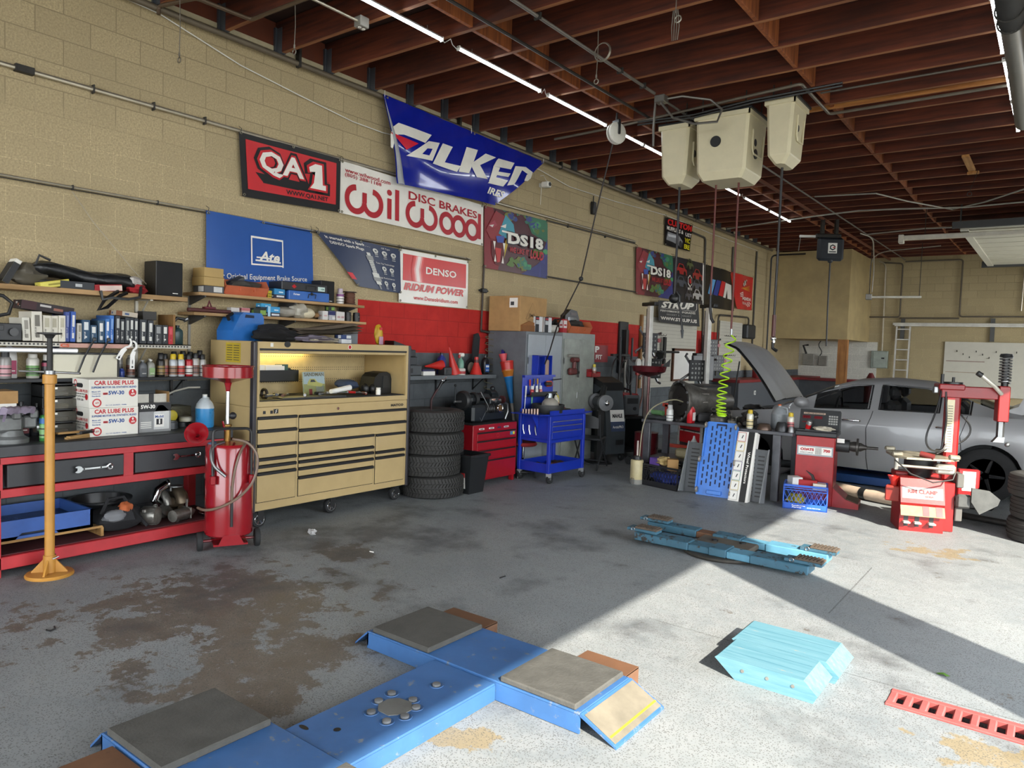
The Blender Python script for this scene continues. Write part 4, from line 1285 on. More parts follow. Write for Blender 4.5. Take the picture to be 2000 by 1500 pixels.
# bench top, left to right
vz = thing('bench_vise','grey bench vise with a lilac rag over it at the left end of the workbench','vise',(0.58,1.98,TOP))
VG = mat('#6d6f6e',0.5,0.3,var=0.35,scale=10)
MB(VG).lathe([(0.11,0),(0.11,0.03),(0.08,0.05),(0.07,0.09)],n=20).box((-0.06,-0.12,0.08),(0.07,0.06,0.20),b=0.02).build('base',vz)
MB(VG).box((-0.04,0.06,0.10),(0.05,0.15,0.19),b=0.012).box((-0.07,0.10,0.17),(0.08,0.15,0.235),b=0.012).build('moving_jaw',vz)
MB(VG).box((-0.08,-0.02,0.17),(0.09,0.04,0.235),b=0.012).build('fixed_jaw',vz)
MB(STEEL).cyl((0,0.15,0.10),(0,0.19,0.10),0.04,n=18).cyl((0,0.17,0.10),(0,0.21,0.10),0.022).build('screw_head',vz)
MB(CHROME).cyl((0.02,0.20,0.13),(0.10,0.23,-0.13),0.008,n=10).ball((0.10,0.23,-0.13),0.011).build('handle_bar',vz)
rg = MB(mat('#8a7f90',0.9))
rg.sheet(lambda a,b: (0.50 + 0.20 * b + .01 * sin(9 * a),1.90 + 0.20 * a + .012 * sin(11 * b),TOP + 0.247 - 0.05 * max(0,abs(b - .5) * 2 - .45) * 1.4 + 0.012 * abs(sin(14 * a + 6 * b)) + (-0.05 if a < .1 else 0)),16,14)
solo(rg,'rag','crumpled lilac rag draped over the grey bench vise','rag')
cl_ = thing('parts_box','opened brown and white carton with blue print at the far left of the workbench','box',(0.35,1.93,TOP))
MB(CARD).box((-0.12,-0.12,0),(0.12,0.12,0.27)).box((-0.12,-0.09,0.27),(0.125,0.13,0.36)).build('carton_body',cl_)
b = MB(PAPER).box((0.121,-0.12,0.16),(0.124,0.12,0.27)); fx = plane((0.124,-0.12,0),(0,1,0),(0,0,1)); b.rect(fx,0.02,0.17,0.22,0.23,LBL['b']); b.text(lambda a,c: fx(a,c,2),'B',(0.05,0.18,0.09,0.22),PAPER,.03); b.build('printed_side',cl_)
bottle('dark oil bottle behind the green spray can on the workbench',(0.34,2.12,TOP),'#2a2b30','#1c1c1e','#6d1d22',0.12,0.08,0.27)
bottle('second dark oil bottle beside the jack pole on the workbench',(0.28,2.25,TOP),'#26272b','#18181a','#33343a',0.11,0.08,0.25)
aerosol('green and blue spray can with a black cap standing on the workbench',(0.62,2.18,TOP),'#3f8a46','#2a2c30','#7fae74',0.033,0.24,band2='#3a6fb0')
sk = thing('wood_shims','few thin wooden sticks lying on the workbench left of the cartons','wood')
sk.location = (0.62,2.42,TOP)
for i,(x,y,rz,L_) in enumerate(((0.0,0,0.25,0.22),(0.05,-0.03,0.5,0.2),(-0.06,-0.02,0.1,0.24))):
 o = MB(wood('shim_%d' % i,'#8d6a3c','#c49c62',1)).box((-0.018,-L_ / 2,0.0),(0.018,L_ / 2,0.016),b=0.002).build('stick',sk)
 o.location = (x,y,0.0165 * i); o.rotation_euler = (0,0,rz)
sd = thing('screwdriver','screwdriver with a dark red knob lying before the oil cartons','tool',(0.665,2.45,TOP + 0.05),0.5)
MB(BLACK).cyl((0,-0.06,0.0),(0,0.05,0.0),0.013,n=10).build('handle',sd); MB(mat('#7b1f2c',0.4)).ball((0,0.06,0),0.017).build('end_knob',sd)
# clear drawer cabinet
dc = thing('drawer_organizer','black small-parts cabinet with clear drawers behind the jack pole','cabinet',(0.30,2.38,TOP))
b = MB(BLACK)
for lo,hi in (((-0.12,-0.13,0),(0.09,-0.122,0.40)),((-0.12,0.112,0),(0.09,0.12,0.40)),((-0.12,-0.13,0),(-0.11,0.12,0.40))):
 b.box(lo,hi)
for i in range(5):
 b.box((-0.12,-0.13,0.098 * i),(0.09,0.12,0.098 * i + 0.008))
b.build('cabinet_frame',dc)
clr = mat('#7d7a70',0.2,trans=0.5,alpha=0.85)
for i in range(4):
 o = MB(clr).box((0.0,-0.12,0.098 * i + 0.012),(0.10,0.108,0.098 * i + 0.088),b=0.003).build('drawer',dc)
 MB(PAPER).box((0.101,-0.09,0.098 * i + 0.066),(0.1025,-0.03,0.098 * i + 0.082)).build('paper_tag',o)
 MB(mat(['#8a6a2c','#7c7a70','#a79a6c','#5c5a52'][i],0.7)).box((0.01,-0.1,0.098 * i + 0.014),(0.09,0.06,0.098 * i + 0.05),b=0.01).build('small_parts',o)
# jug of blue washer fluid
def jug(name,label,loc,body,fluid,cap,h=0.29,w=0.15,lvl=0.62,rz=0.0,lab=None,cat='jug'):
 t = thing(name,label,cat,loc,rz)
 k = w / 2
 prof = [(k * .94,0),(k,0.012),(k,h * .6),(k * .88,h * .72),(k * .5,h * .86),(0.022,h * .9),(0.02,h * .95)]
 cut = [p for p in prof if p[1] <= h * lvl]
 MB(mat(fluid,0.3)).lathe(cut + [(k,h * lvl)] if cut[-1][0] >= k * .99 else cut,n=22).build('fluid',t)
 MB(mat(body,0.35)).lathe([(k,h * lvl)] + [p for p in prof if p[1] > h * lvl],n=22).build('bottle_body',t)
 MB(mat(body,0.4)).tube([(k * .2,0,h * .9),(k * .9,0,h * .86),(k * 1.0,0,h * .72),(k * .95,0,h * .6)],0.012,None,8).build('handle',t)
 MB(mat(cap,0.45)).cyl((0,0,h * .94),(0,0,h),0.02,n=16).build('cap',t)
 return t
jug('washer_fluid_jug','clear jug half full of blue washer fluid at the right end of the workbench',(0.50,3.50,TOP),'#b4bcc0','#2f7fb5','#d8d8d2',0.29,0.155,0.58,2.2)
for lab_,loc,R_,h,c_,nm,ct in (('round grey metal filter housing on the workbench beside the open carton',(0.45,3.22,TOP),0.055,0.07,'#55585a','filter_housing','part'),
      ('short black tin with a printed side at the back of the workbench',(0.33,3.38,TOP),0.06,0.045,'#1f2022','tin','tin')):
 b = MB(mat(c_,0.4,0.5)).lathe([(R_,0),(R_,h * .8),(R_ * .8,h * .85),(R_ * .8,h),(0.001,h)],n=24)
 solo(b,nm,lab_,ct,loc)
tn = thing('tin','flat round tin with a worn pale label on the workbench by the blue fluid jug','tin',(0.38,3.39,TOP + 0.047))
b = MB(mat('#8d8a7c',0.5,0.3)).lathe([(0.055,0),(0.055,0.04),(0.05,0.045),(0.001,0.045)],n=24); b.lathe([(0.0556,0.008),(0.0556,0.03)],m=mat('#b3ae9a',0.6),n=24); b.build('tin_body',tn)
yc = thing('yellow_lid','yellow plastic cap standing on edge on the workbench','lid',(0.36,3.27,TOP + 0.10),0.0)
MB(mat('#b7a51f',0.45)).lathe([(0.001,0),(0.048,0),(0.052,0.008),(0.046,0.02),(0.03,0.024),(0.001,0.024)],ax='x',n=24).build('lid_body',yc)
MB(mat('#3c8a3a',0.5)).box((-.03,-0.02,-0.10),(0.03,0.04,-0.05),b=0.006).build('green_foot',yc)
ct = thing('parts_tub','clear plastic tub with yellow parts and black tubing at the back of the workbench','tub',(0.17,3.33,TOP))
b = MB(mat('#8f8c78',0.25,trans=0.6,alpha=0.7))
for lo,hi in (((-0.12,-0.17,0),(0.10,0.17,0.006)),((0.095,-0.17,0),(0.10,0.17,0.17)),((-0.12,-0.17,0),(-0.115,0.17,0.17)),((-0.12,-0.17,0),(0.10,-0.165,0.17)),((-0.12,0.165,0),(0.10,0.17,0.17))):
 b.box(lo,hi)
b.build('tub_body',ct)
lump(MB(mat('#7f7630',0.6)),(0,0.02,0.08),(0.09,0.12,0.07),8).build('yellow_parts',ct)
MB(mat('#bdbab0',0.6)).tube([(0.02,-0.15,0.17),(0.0,-0.05,0.25),(-0.02,0.08,0.30),(0.0,0.2,0.33),(0.02,0.3,0.33)],0.008,None,8).build('clear_hose',ct)
MB(BLACK).torus((0.12,-0.05,0.06),0.08,0.006,None,'x',24,6).build('black_tube',ct)
# ------------------------------------------------------------------ wall shelves above the workbench
PINE = wood('shelf_pine','#8e6f45','#b8956a',1)
def bracket(parent,y,z,D=0.28,m=None,drop=0.2):
 m = m or mat('#b9b4a6',0.5,0.3)
 b = MB(m).box((0.012,y - 0.012,z - drop - .02),(0.02,y + 0.012,z)).box((0.012,y - 0.012,z - 0.012),(D,y + 0.012,z))
 b.tube([(0.02,y,z - drop),(D * .75,y,z - 0.015)],0.008,None,6)
 return b.build('bracket',parent)
s1 = thing('wall_shelf','long pine shelf on the left wall carrying the black bag and speaker','shelf',(0,0,0))
MB(PINE).box((0.02,1.1,2.03),(0.32,3.43,2.068),b=0.002).build('board',s1)
s2 = thing('wall_shelf','perforated white metal shelf packed with filter boxes','shelf',(0,0,0))
PF = mat('#aba79b',0.45,0.3)
b = MB(PF).box((0.02,1.1,1.64),(0.33,3.46,1.648))
b.box((0.322,1.1,1.612),(0.33,3.46,1.648))
for i in range(78):
 y = 1.3 + 0.0275 * i
 b.rect(plane((0.33,y,1.622),(0,1,0),(0,0,1)),0,0,0.013,0.014,BLACK)
b.build('board',s2)
b = MB(mat('#c4c0b8',0.5)).box((0.331,2.39,1.606),(0.335,2.93,1.640)); fx = plane((0.335,2.39,1.606),(0,1,0),(0,0,1)); b.rect(fx,0.0,0.0,0.54,0.034,mat('#b98f82',0.6)); b.text(lambda a,c: fx(a,c,2),'CS',(0.005,0.004,0.07,0.03),mat('#c24a1c',0.6),0.04); b.build('price_strip',s2)
MB(mat('#c9cacc',0.3,0.4)).box((0.28,1.1,1.565),(0.38,2.51,1.60),b=0.008).build('under_lamp',s2)
for y in (1.75,3.13):
 bracket(s1,y,2.03)
 bracket(s2,y,1.64)
for y in (1.75,3.13):
 b = MB(mat('#aca899',0.5,0.3)).box((0.001,y - 0.014,1.30),(0.012,y + 0.014,2.03))
 for i in range(12):
  b.rect(plane((0.0125,y - .003,1.34 + i * 0.055),(0,1,0),(0,0,1)),0,0,0.006,0.02,BLACK)
 b.build('shelf_standard',s1)
s3 = thing('wall_shelf','dark shelf full of spray cans just above the workbench','shelf',(0,0,0))
MB(mat('#26282b',0.6)).box((0.02,1.1,1.335),(0.32,3.66,1.362),b=0.003).build('board',s3)
for y in (1.8,2.8,3.45):
 bracket(s3,y,1.335,0.27,BLACK,0.14)

# --- top shelf
Z1 = 2.0685
carton('tall box with a black side leaning at the left end of the top shelf',(0.20,2.05,Z1 + 0.012),(0.12,0.045,0.20),'#d5d2c8',rot=(radians(-28),0,0),stripes=((0,0,1,.85,'#1f2022'),))
carton('yellow parts box lying at the very left end of the top shelf',(0.22,1.93,Z1),(0.14,0.13,0.05),'#b0a63a',stripes=((.1,.2,.9,.8,'#d8d4c4'),))
gb = MB(mat('#5c574c',0.4))
lump(gb,(0,0,0.09),(0.09,0.12,0.09),11,amp=0.22)
gb.box((-0.05,0.02,0.03),(0.06,0.17,0.06),mat('#2d2d2e',0.5),0.01)
solo(gb,'plastic_bag','crumpled grey plastic bag of parts on the top shelf','bag',(0.17,2.23,Z1))
bg = thing('long_bag','long black nylon bag with hanging straps lying along the top shelf','bag',(0.0,0.0,Z1))
NYL2 = mat('#141517',0.42,bump=0.25)
def bag_fn(a,b):
 th = 2 * pi * b
 y = 2.24 + 0.80 * a
 e = min(1,8 * a + .35,8 * (1 - a) + .5)
 z0 = 0.145 - 0.075 * a + 0.012 * sin(9 * a)
 return (0.17 + 0.10 * e * cos(th) * (1 + .06 * sin(12 * a)),y,z0 + 0.055 * e * (1 + .3 * a) * sin(th) + 0.005 * sin(26 * a + 3 * th))
MB(NYL2).sheet(bag_fn,40,20).build('bag_body',bg)
MB(mat('#101113',0.5)).tube([bag_fn(a / 20,0.12) for a in range(21)],0.006,None,6).build('zip',bg)
MB(NYL2).tube([(0.25,2.85,0.03),(0.325,2.83,0.005),(0.34,2.72,-0.07),(0.34,2.67,-0.16),(0.34,2.74,-0.13),(0.34,2.84,-0.03),(0.335,2.9,0.0)],0.014,None,4).build('strap',bg)
MB(NYL2).tube([(0.335,2.69,0.0),(0.345,2.70,-0.07),(0.345,2.77,-0.05),(0.345,2.90,-0.055),(0.34,3.0,-0.03),(0.30,3.03,0.06)],0.013,None,4).build('strap',bg)
MB(NYL2).tube([(0.24,2.26,0.17),(0.25,2.28,0.24),(0.24,2.36,0.21)],0.01,None,6).build('grab_handle',bg)
carton('yellow filter box tilted under the black bag on the top shelf',(0.27,2.37,Z1 + .002),(0.07,0.22,0.05),'#b9ab3e',rot=(radians(12),0,0),stripes=((.05,.1,.95,.9,'#cfc45c'),(.3,.35,.7,.6,'#8f8530')))
carton('dark grey flat box with a pale oval under the black bag on the top shelf',(0.28,2.53,Z1),(0.07,0.25,0.058),'#33363a',stripes=((.42,.3,.62,.7,'#b5b8b8'),))
carton('red box with a pale side under the black bag on the top shelf',(0.28,2.76,Z1),(0.07,0.22,0.055),'#8e1c22',rot=(radians(5),0,0),stripes=((.2,.08,1,.85,'#cfb9ae'),))
lump(rl := MB(mat('#9c2228',0.9)),(0,0,0.04),(0.07,0.09,0.045),21,amp=.25)
lump(rl,(-0.02,-0.02,0.10),(0.06,0.07,0.05),22,mat('#b8b2ac',0.9),.25)
solo(rl,'rag','bunched red and white rag beside the black speaker','rag',(0.22,3.03,Z1))
def speaker(label,loc,dims,rz=0.0):
 dx,dy,h = dims
 t = thing('loudspeaker',label,'speaker',loc,rz)
 MB(mat('#1a1817',0.5)).box((-dx / 2,-dy / 2,0),(dx / 2 - 0.012,dy / 2,h),b=0.004).build('cabinet',t)
 MB(mat('#141314',0.85)).box((dx / 2 - 0.011,-dy / 2 + .003,0.003),(dx / 2,dy / 2 - .003,h - .003),b=0.004).build('grille',t)
 MB(PAPER).box((dx / 2,dy * .1,h * .08),(dx / 2 + 0.002,dy * .3,h * .1)).build('nameplate',t)
 return t
speaker('black wooden loudspeaker at the right end of the top pine shelf',(0.17,3.29,Z1),(0.22,0.235,0.30))

# --- middle shelf: filter boxes side by side (y0, width, height, colour, spine label colour, lean)
Z2 = 1.6485
FB_ = [(2.16,.05,.175,'#c9c6ba','#8e8a80',-6,'pale filter box leaning beside the black radio'),(2.215,.068,.225,'#cdc8bb','#6e6a62',-3,'tall cream filter box, first of the cream ones'),
  (2.288,.055,.20,'#cfcabb','#b0aa94',0,'cream filter box, second of the cream ones'),(2.345,.052,.20,'#cfcabb','#a8a28e',0,'cream filter box, third of the cream ones'),
  (2.40,.046,.205,'#d2cdbd','#b7b09a',0,'cream filter box, last of the cream ones'),(2.448,.03,.235,'#3f4f8c','#7a86b0',2,'indigo filter box, left one of two beside the cream boxes'),
  (2.482,.034,.24,'#3556a0','#d5d4cc',3,'royal blue filter box with a white label, taller of the indigo pair'),(2.53,.03,.15,'#bdb8ab','#8e877a',0,'short pale filter box between blue and navy boxes'),
  (2.565,.058,.18,'#24445f','#cfd4d4',0,'navy filter box reading AIR FILTER on its spine'),(2.628,.05,.14,'#2d4a63','#d6d6d0',0,'low navy filter box with a white panel'),
  (2.69,.05,.18,'#2f4c62','#dcdcd6',-1,'dark teal filter box behind the left windscreen wipers'),(2.745,.034,.195,'#3b6fae','#d8dadb',1,'bright blue filter box, shorter of the bright pair'),
  (2.782,.03,.225,'#3a6cb4','#7fa3d0',2,'bright blue filter box, tallest of the bright pair'),(2.822,.036,.225,'#2a2e35','#a7aaa8',0,'charcoal filter box right of the tallest bright blue box'),
  (2.862,.034,.20,'#2a2e33','#b5b7b2',0,'charcoal filter box, second after the bright blue pair'),(2.90,.036,.215,'#30343a','#a0a39e',0,'charcoal filter box with a long pale strip'),
  (2.94,.034,.215,'#2b2f34','#c9c9c2',0,'charcoal filter box above the white hook wrench'),(2.978,.034,.21,'#33373c','#c4c4bc',0,'charcoal filter box, fifth after the bright blue pair'),
  (3.02,.055,.205,'#2d3136','#c5c4ba',1,'wide charcoal filter box with a slanted pale label'),(3.082,.05,.20,'#2c3035','#cfcfc8',1,'wide charcoal filter box with an upright pale label'),
  (3.145,.062,.165,'#34373a','#8f9190',0,'broad dark box printed with a grey part'),(3.212,.05,.165,'#2a2c2f','#d6d4cc',0,'dark box with a white panel left of the red box'),
  (3.266,.04,.155,'#b02a33','#c95058',0,'single red filter box near the right end of the shelf')]
for (y,w_,h,c_,l_,ln,s_) in FB_:
 kw = dict(text=[('FILTER',.3,.55,.7,.62,'#d9d9d2')]) if 'AIR' in s_ else {}
 st_ = [(.2,.08,.8,.92,c_)] if 'panel' not in s_ and 'label' not in s_ and 'AIR' not in s_ else []
 st_ += [(.25,.5,.75,.88,l_),(.3,.12,.7,.3,l_)] if ln or 'strip' in s_ else [(.22,.55,.78,.9,l_),(.3,.2,.6,.28,l_)]
 b = MB(mat(c_,0.65,var=.08)).box((-0.13,-w_ / 2,0),(0.13,w_ / 2,h),b=0.0015)
 fx = plane((0.13,-w_ / 2,0),(0,1,0),(0,0,1))
 for i,(x0,y0,x1,y1,q) in enumerate(st_):
  b.rect(lambda a,c,i=i: fx(a,c,1 + .4 * i),x0 * w_,y0 * h,x1 * w_,y1 * h,mat(q,.65))
 tc_ = mat('#e2e2dc',.65) if c_ < '#5' else mat('#4a4640',.65)
 V,F = glyphs('AIR FILTER' if 'AIR' in s_ else 'PANEL FILTER',0.02)
 ax,bx,by = min(p[0] for p in V),max(p[0] for p in V),max(p[1] for p in V)
 b.raw([fx(w_ * .12 + .10 * w_ - p[1] / by * w_ * .0 + p[1] / by * w_ * .16,h * .14 + (p[0] - ax) / (bx - ax) * h * .34,3) for p in V],F,tc_)
 solo(b,'filter_box',s_,'box',(0.18 + random.uniform(-.012,.012),y + w_ / 2 - .005,Z2 + abs(sin(radians(ln))) * w_ / 2 + .0005),0,'filter boxes on the metal shelf',(radians(-ln) * .5,0,0))
rd_ = thing('car_radio','black car stereo with a round knob at the left end of the metal shelf','stereo',(0.20,2.03,Z2))
MB(mat('#222325',0.5)).box((-0.09,-0.14,0),(0.09,0.12,0.13),b=0.006).build('case',rd_)
MB(BLACK).box((0.091,-0.12,0.075),(0.096,0.0,0.115),b=0.004).build('display',rd_)
MB(mat('#17181a',0.4)).cyl((0.09,0.06,0.065),(0.115,0.06,0.065),0.03,n=20).build('knob',rd_)
MB(BLACK).tube([(0.05,-0.1,0.14),(0.08,-0.04,0.18),(0.1,0.03,0.2),(0.11,0.05,0.28),(0.08,0.0,0.33),(0.05,-.12,0.35)],0.014,None,8).build('cable_loop',rd_)
carton('long dark brake pad box lying across the cream filter boxes',(0.18,2.335,Z2 + 0.226),(0.16,0.37,0.065),'#2b2326',rot=(radians(-7),0,0),stripes=((.0,.0,.28,1,'#3a2024'),(.34,.55,.55,.8,'#b9b4b0'),(.6,.3,.78,.6,'#8c5a4a'),(.85,.2,.95,.3,'#c6c2ba')))
carton('small white and brown carton lying on top of the charcoal filter boxes',(0.16,2.95,Z2 + 0.226),(0.12,0.18,0.04),'#c3b8a6',rot=(radians(-5),0,0),stripes=((.0,.0,.28,1,'#7a4a2c'),(.4,.3,.6,.7,'#4c5f86')))
carton('dark grey carton standing on the wide charcoal filter boxes',(0.12,3.17,Z2 + 0.206),(0.10,0.12,0.075),'#3c3b39')
cb = MB(wood('brown_board','#7c5a30','#a9804a',2)).box((-0.13,-0.01,0),(0.13,0.01,0.26))
solo(cb,'brown_board','brown cardboard sheet standing behind the red filter box','cardboard',(0.16,3.325,Z2))
bottle('dark teal plastic bottle at the right end of the metal shelf',(0.2,3.40,Z2),'#1e3a3c','#18191b',None,0.09,0.08,0.17)
solo(MB(BLACK).tube([(0,-0.05,0),(0.0,0.0,0.05),(0.02,0.06,0.04)],0.015,None,8).cyl((0.0,0.06,0.03),(0.03,0.09,0.05),0.018,m=STEEL),'hose_clamp','black hose end with a silver clamp on the dark teal bottle','hose',(0.2,3.40,Z2 + 0.185))

# wipers, hook wrenches hanging from the metal shelf
for i,(y,) in enumerate(((2.56,),(2.67,))):
 wb = thing('wiper_blade','black wiper blade hooked on the metal shelf, %s one' % ('left','right')[i],'wiper',(0.345,y,1.55))
 MB(BLACK).tube([(0,-0.04,-0.14),(0.01,0.0,-0.02),(0.015,0.075,0.13)],0.008,None,6).build('blade',wb)
 MB(BLACK).box((0.005,0.06,0.11),(0.03,0.085,0.14),b=0.005).build('end_cap',wb)
def hook_wrench(label,y,z,tilt,L_):
 b = MB(mat('#e4e3de',0.35))
 P = [(0.022 * cos(a) * 2.0,0.045 * sin(a) + 0.045) for a in [radians(-85) + radians(170) * i / 12 for i in range(13)]]
 Q = [(0.022 * cos(a) * 1.25,0.030 * sin(a) + 0.047) for a in [radians(80) - radians(150) * i / 12 for i in range(13)]]
 b.prism([(-0.018,-L_),(0.02,-L_),(0.022,-0.04),(0.03,-0.005)] + P[1:] + Q + [(0.0,0.0),(-0.014,-0.03)],(0,0.007),lambda a,c,h: (h,a,c))
 b.disc(plane((0.0075,0,0),(0,1,0),(0,0,1)),0.001,-L_ + 0.018,0.008,0.008,BLACK,12)
 b.disc(plane((0.0075,0,0),(0,1,0),(0,0,1)),0.002,-0.09,0.003,0.02,BLACK,12)
 solo(b,'hook_wrench',label,'wrench',(0.345,y,z),0,None,(radians(tilt),0,0))
hook_wrench('white C-shaped hook wrench hanging tilted from the metal shelf',2.87,1.615,-28,0.11)
hook_wrench('white C-shaped hook wrench hanging straight from the metal shelf',2.935,1.585,0,0.15)

# --- dark shelf: cans and bottles
Z3 = 1.3625
G3 = 'cans and bottles on the dark shelf'
aerosol('grey can with a pink and black label, first at the left of the dark shelf',(0.24,2.055,Z3),'#8a8784','#26262a','#b8878c',0.04,0.21,G3)
bottle('white bottle with a pink label behind the first grey can',(0.15,2.11,Z3),'#c8c5c0','#d9d6d0','#a23a5c',0.10,0.08,0.26,G3)
aerosol('green and white canister at the left of the dark shelf',(0.22,2.245,Z3),'#bdbab0','#c4c1b8','#5d8a4a',0.044,0.19,G3,cap_h=0.03,name='canister',cat='can')
aerosol('black canister with a red band left of the red can',(0.22,2.345,Z3),'#232226','#c2bfb8','#3a3438',0.04,0.185,G3,band2='#8c2f4a',name='canister',cat='can')
aerosol('red and silver can beside the yellow-capped bottle',(0.24,2.415,Z3),'#97221f','#a9a7a4','#7c1d1f',0.033,0.19,G3,band2='#c0bdb8')
bottle('dark bottle with a yellow shoulder beside the jack pole',(0.24,2.475,Z3),'#35322e','#8c8780','#b07f2a',0.065,0.06,0.165,G3)
solo(MB(mat('#1c2a5c',0.5)).lathe([(0.015,0),(0.02,0.04),(0.06,0.08),(0.062,0.1),(0.056,0.1),(0.015,0.042),(0.01,0.0)],n=20),'funnel','dark blue funnel standing on the yellow-shouldered bottle','funnel',(0.14,2.43,Z3 + 0.19))
wbx = thing('metal_sheet','cream metal panel with a black top edge standing on the dark shelf','panel',(0.30,2.60,Z3))
MB(mat('#c6c1ac',0.45,var=.05)).box((-0.012,-0.24,0),(0.012,0.235,0.19),b=0.003).build('face_sheet',wbx)
MB(mat('#1d1e20',0.5)).box((-0.02,-0.25,0.19),(0.02,0.245,0.205),b=0.003).box((-0.02,0.236,0),(0.02,0.246,0.19)).build('edge_trim',wbx)
aerosol('small blue tub in front of the cream panel end',(0.27,2.885,Z3),'#27408c','#27408c',None,0.026,0.075,G3,cap_h=0.008,name='tub',cat='tub')
aerosol('slim silver bottle with a white cap right of the cream panel',(0.2,2.905,Z3),'#8f8d88','#cfcdc8','#6c6a66',0.022,0.22,G3)
aerosol('grey and rust coloured spray can without a cap',(0.24,2.975,Z3),'#8e8c88','#a7a5a0','#6d4438',0.034,0.185,G3,cap_h=0.02)
bottle('clear square bottle with a grey cap, left of the green label',(0.25,3.07,Z3),'#5d6064','#8d8d89','#55585c',0.065,0.06,0.145,G3)
bottle('clear square bottle with a green label and white cap',(0.25,3.14,Z3),'#8f8f86','#cdcac0','#8fae7a',0.065,0.06,0.15,G3)
bottle('clear square bottle behind the green labelled one',(0.15,3.18,Z3),'#8b8b82','#c9c6bc','#9a9a90',0.06,0.055,0.155,G3)
aerosol('black spray can with a gold skull-like print, left in the row by the tan chest',(0.24,3.235,Z3),'#26221f','#1a1a1c','#8a713e',0.034,0.20,G3)
aerosol('bronze and white spray can with a black cap',(0.2,3.29,Z3),'#8f7a66','#17181a','#9a4a44',0.033,0.20,G3)
aerosol('white spray can with a yellow trigger cap and rust print',(0.24,3.345,Z3),'#b0b4b8','#d0b21c','#8b6a52',0.034,0.20,G3)
aerosol('white spray can with a yellow cap and large red letters',(0.24,3.415,Z3),'#b5b9bd','#c9ab1d','#b23a34',0.034,0.20,G3)
aerosol('red and white spray can with a black cap',(0.24,3.49,Z3),'#a5202a','#202024','#c9c4c0',0.034,0.20,G3)
aerosol('silver spray can with a red and black label',(0.25,3.55,Z3),'#a29f9b','#1b1b1d','#6e4a40',0.033,0.21,G3)
aerosol('plain silver spray can with a black cap second from the right end',(0.25,3.615,Z3),'#a7a6a3','#19191b','#8d8c89',0.033,0.20,G3)
aerosol('purple spray can with white lettering at the right end of the dark shelf',(0.21,3.63 + 0.055,Z3 + 0.0),'#3b2a6a','#151517','#d0ccd2',0.034,0.235,G3,band2='#b59a2c') if False else aerosol('purple spray can with white lettering at the right end of the dark shelf',(0.17,3.635,Z3),'#3b2a6a','#151517','#cfcad4',0.034,0.235,G3,band2='#a58f2c')
aerosol('black capped can in the back row of the dark shelf, left',(0.11,3.42,Z3),'#3a3a3e','#161618','#2c2c30',0.034,0.22,G3)
aerosol('black capped can in the back row of the dark shelf, middle',(0.12,3.50,Z3),'#504a46','#161618','#2c2c30',0.034,0.225,G3)
aerosol('black capped can in the back row of the dark shelf, right',(0.12,3.57,Z3),'#4a4a4e','#161618','#3c3c40',0.034,0.22,G3)
aerosol('black capped can in the back row behind the bronze one',(0.11,3.30,Z3),'#45403a','#161618','#2c2c30',0.033,0.205,G3)

# ------------------------------------------------------------------ right pair of pine shelves above the tan chest
s4 = thing('wall_shelf','upper pine shelf under the blue brake banner','shelf',(0,0,0))
MB(PINE).box((0.02,3.55,2.10),(0.30,5.50,2.128),b=0.002).build('board',s4)
s5 = thing('wall_shelf','lower pine shelf over the tan tool chest','shelf',(0,0,0))
MB(PINE).box((0.02,3.50,1.918),(0.30,5.53,1.945),b=0.002).build('board',s5)
DBR = mat('#3b3b3d',0.5)
for y in (3.62,4.60,5.38):
 for s_,z in ((s4,2.10),(s5,1.918)):
  b = MB(DBR).prism([(0.013,z),(0.28,z),(0.28,z - 0.012),(0.013,z - 0.085)],(y - 0.008,y + 0.008),lambda a,c,h: (a,h,c))
  b.build('bracket',s_)
 MB(mat('#85837c',0.5,0.4)).box((0.001,y - 0.012,1.40 if y < 4 else 1.72),(0.012,y + 0.012,2.095)).build('shelf_standard',s4)
Z4,Z5 = 2.1285,1.9455
KB = '#a98d58'
carton('tan kraft box, top one of the stack at the left of the upper pine shelf',(0.17,3.71,Z4 + 0.145),(0.2,0.19,0.085),KB)
carton('tan kraft box, middle one of the stack on the upper pine shelf',(0.17,3.71,Z4 + 0.066),(0.21,0.20,0.078),KB)
carton('grey box with a white label at the bottom of the kraft stack',(0.17,3.715,Z4),(0.2,0.19,0.065),'#4a4a4c',stripes=((.45,.15,.9,.9,'#c6c6c2'),))
def bin_box(label,loc,w_,d,h,col,rz=0.0):
 t = thing('parts_bin',label,'bin',loc,rz)
 m = mat(col,0.6)
 b = MB(m).box((-d / 2,-w_ / 2,0),(d / 2,w_ / 2,0.006)).box((-d / 2,-w_ / 2,0),(-d / 2 + .005,w_ / 2,h))
 b.prism([(d / 2 - .03,0),(d / 2 + 0.02,h * .55),(d / 2 + 0.015,h * .55),(d / 2 - 0.035,0)],(-w_ / 2,w_ / 2),lambda a,c,h_: (a,h_,c))
 for sy in (-w_ / 2,w_ / 2 - .005):
  b.prism([(-d / 2,0),(d / 2 - 0.03,0),(d / 2 + 0.02,h * .55),(d / 2 - 0.03,h),(-d / 2,h)],(sy,sy + .005),lambda a,c,h_: (a,h_,c))
 for f_ in (.33,.66):
  b.box((d / 2 + 0.0,-w_ / 2 + w_ * f_ - .004,h * .28),(d / 2 + 0.022,-w_ / 2 + w_ * f_ + .004,h * .55))
 b.build('bin_body',t)
 return t
ob = bin_box('orange plastic parts bin on the upper pine shelf',(0.17,4.05,Z4),0.46,0.20,0.155,'#b8603f')
lump(MB(mat('#3d3a35',0.6)),(0,0,0.09),(0.08,0.17,0.06),31,amp=.3).build('loose_parts',ob)
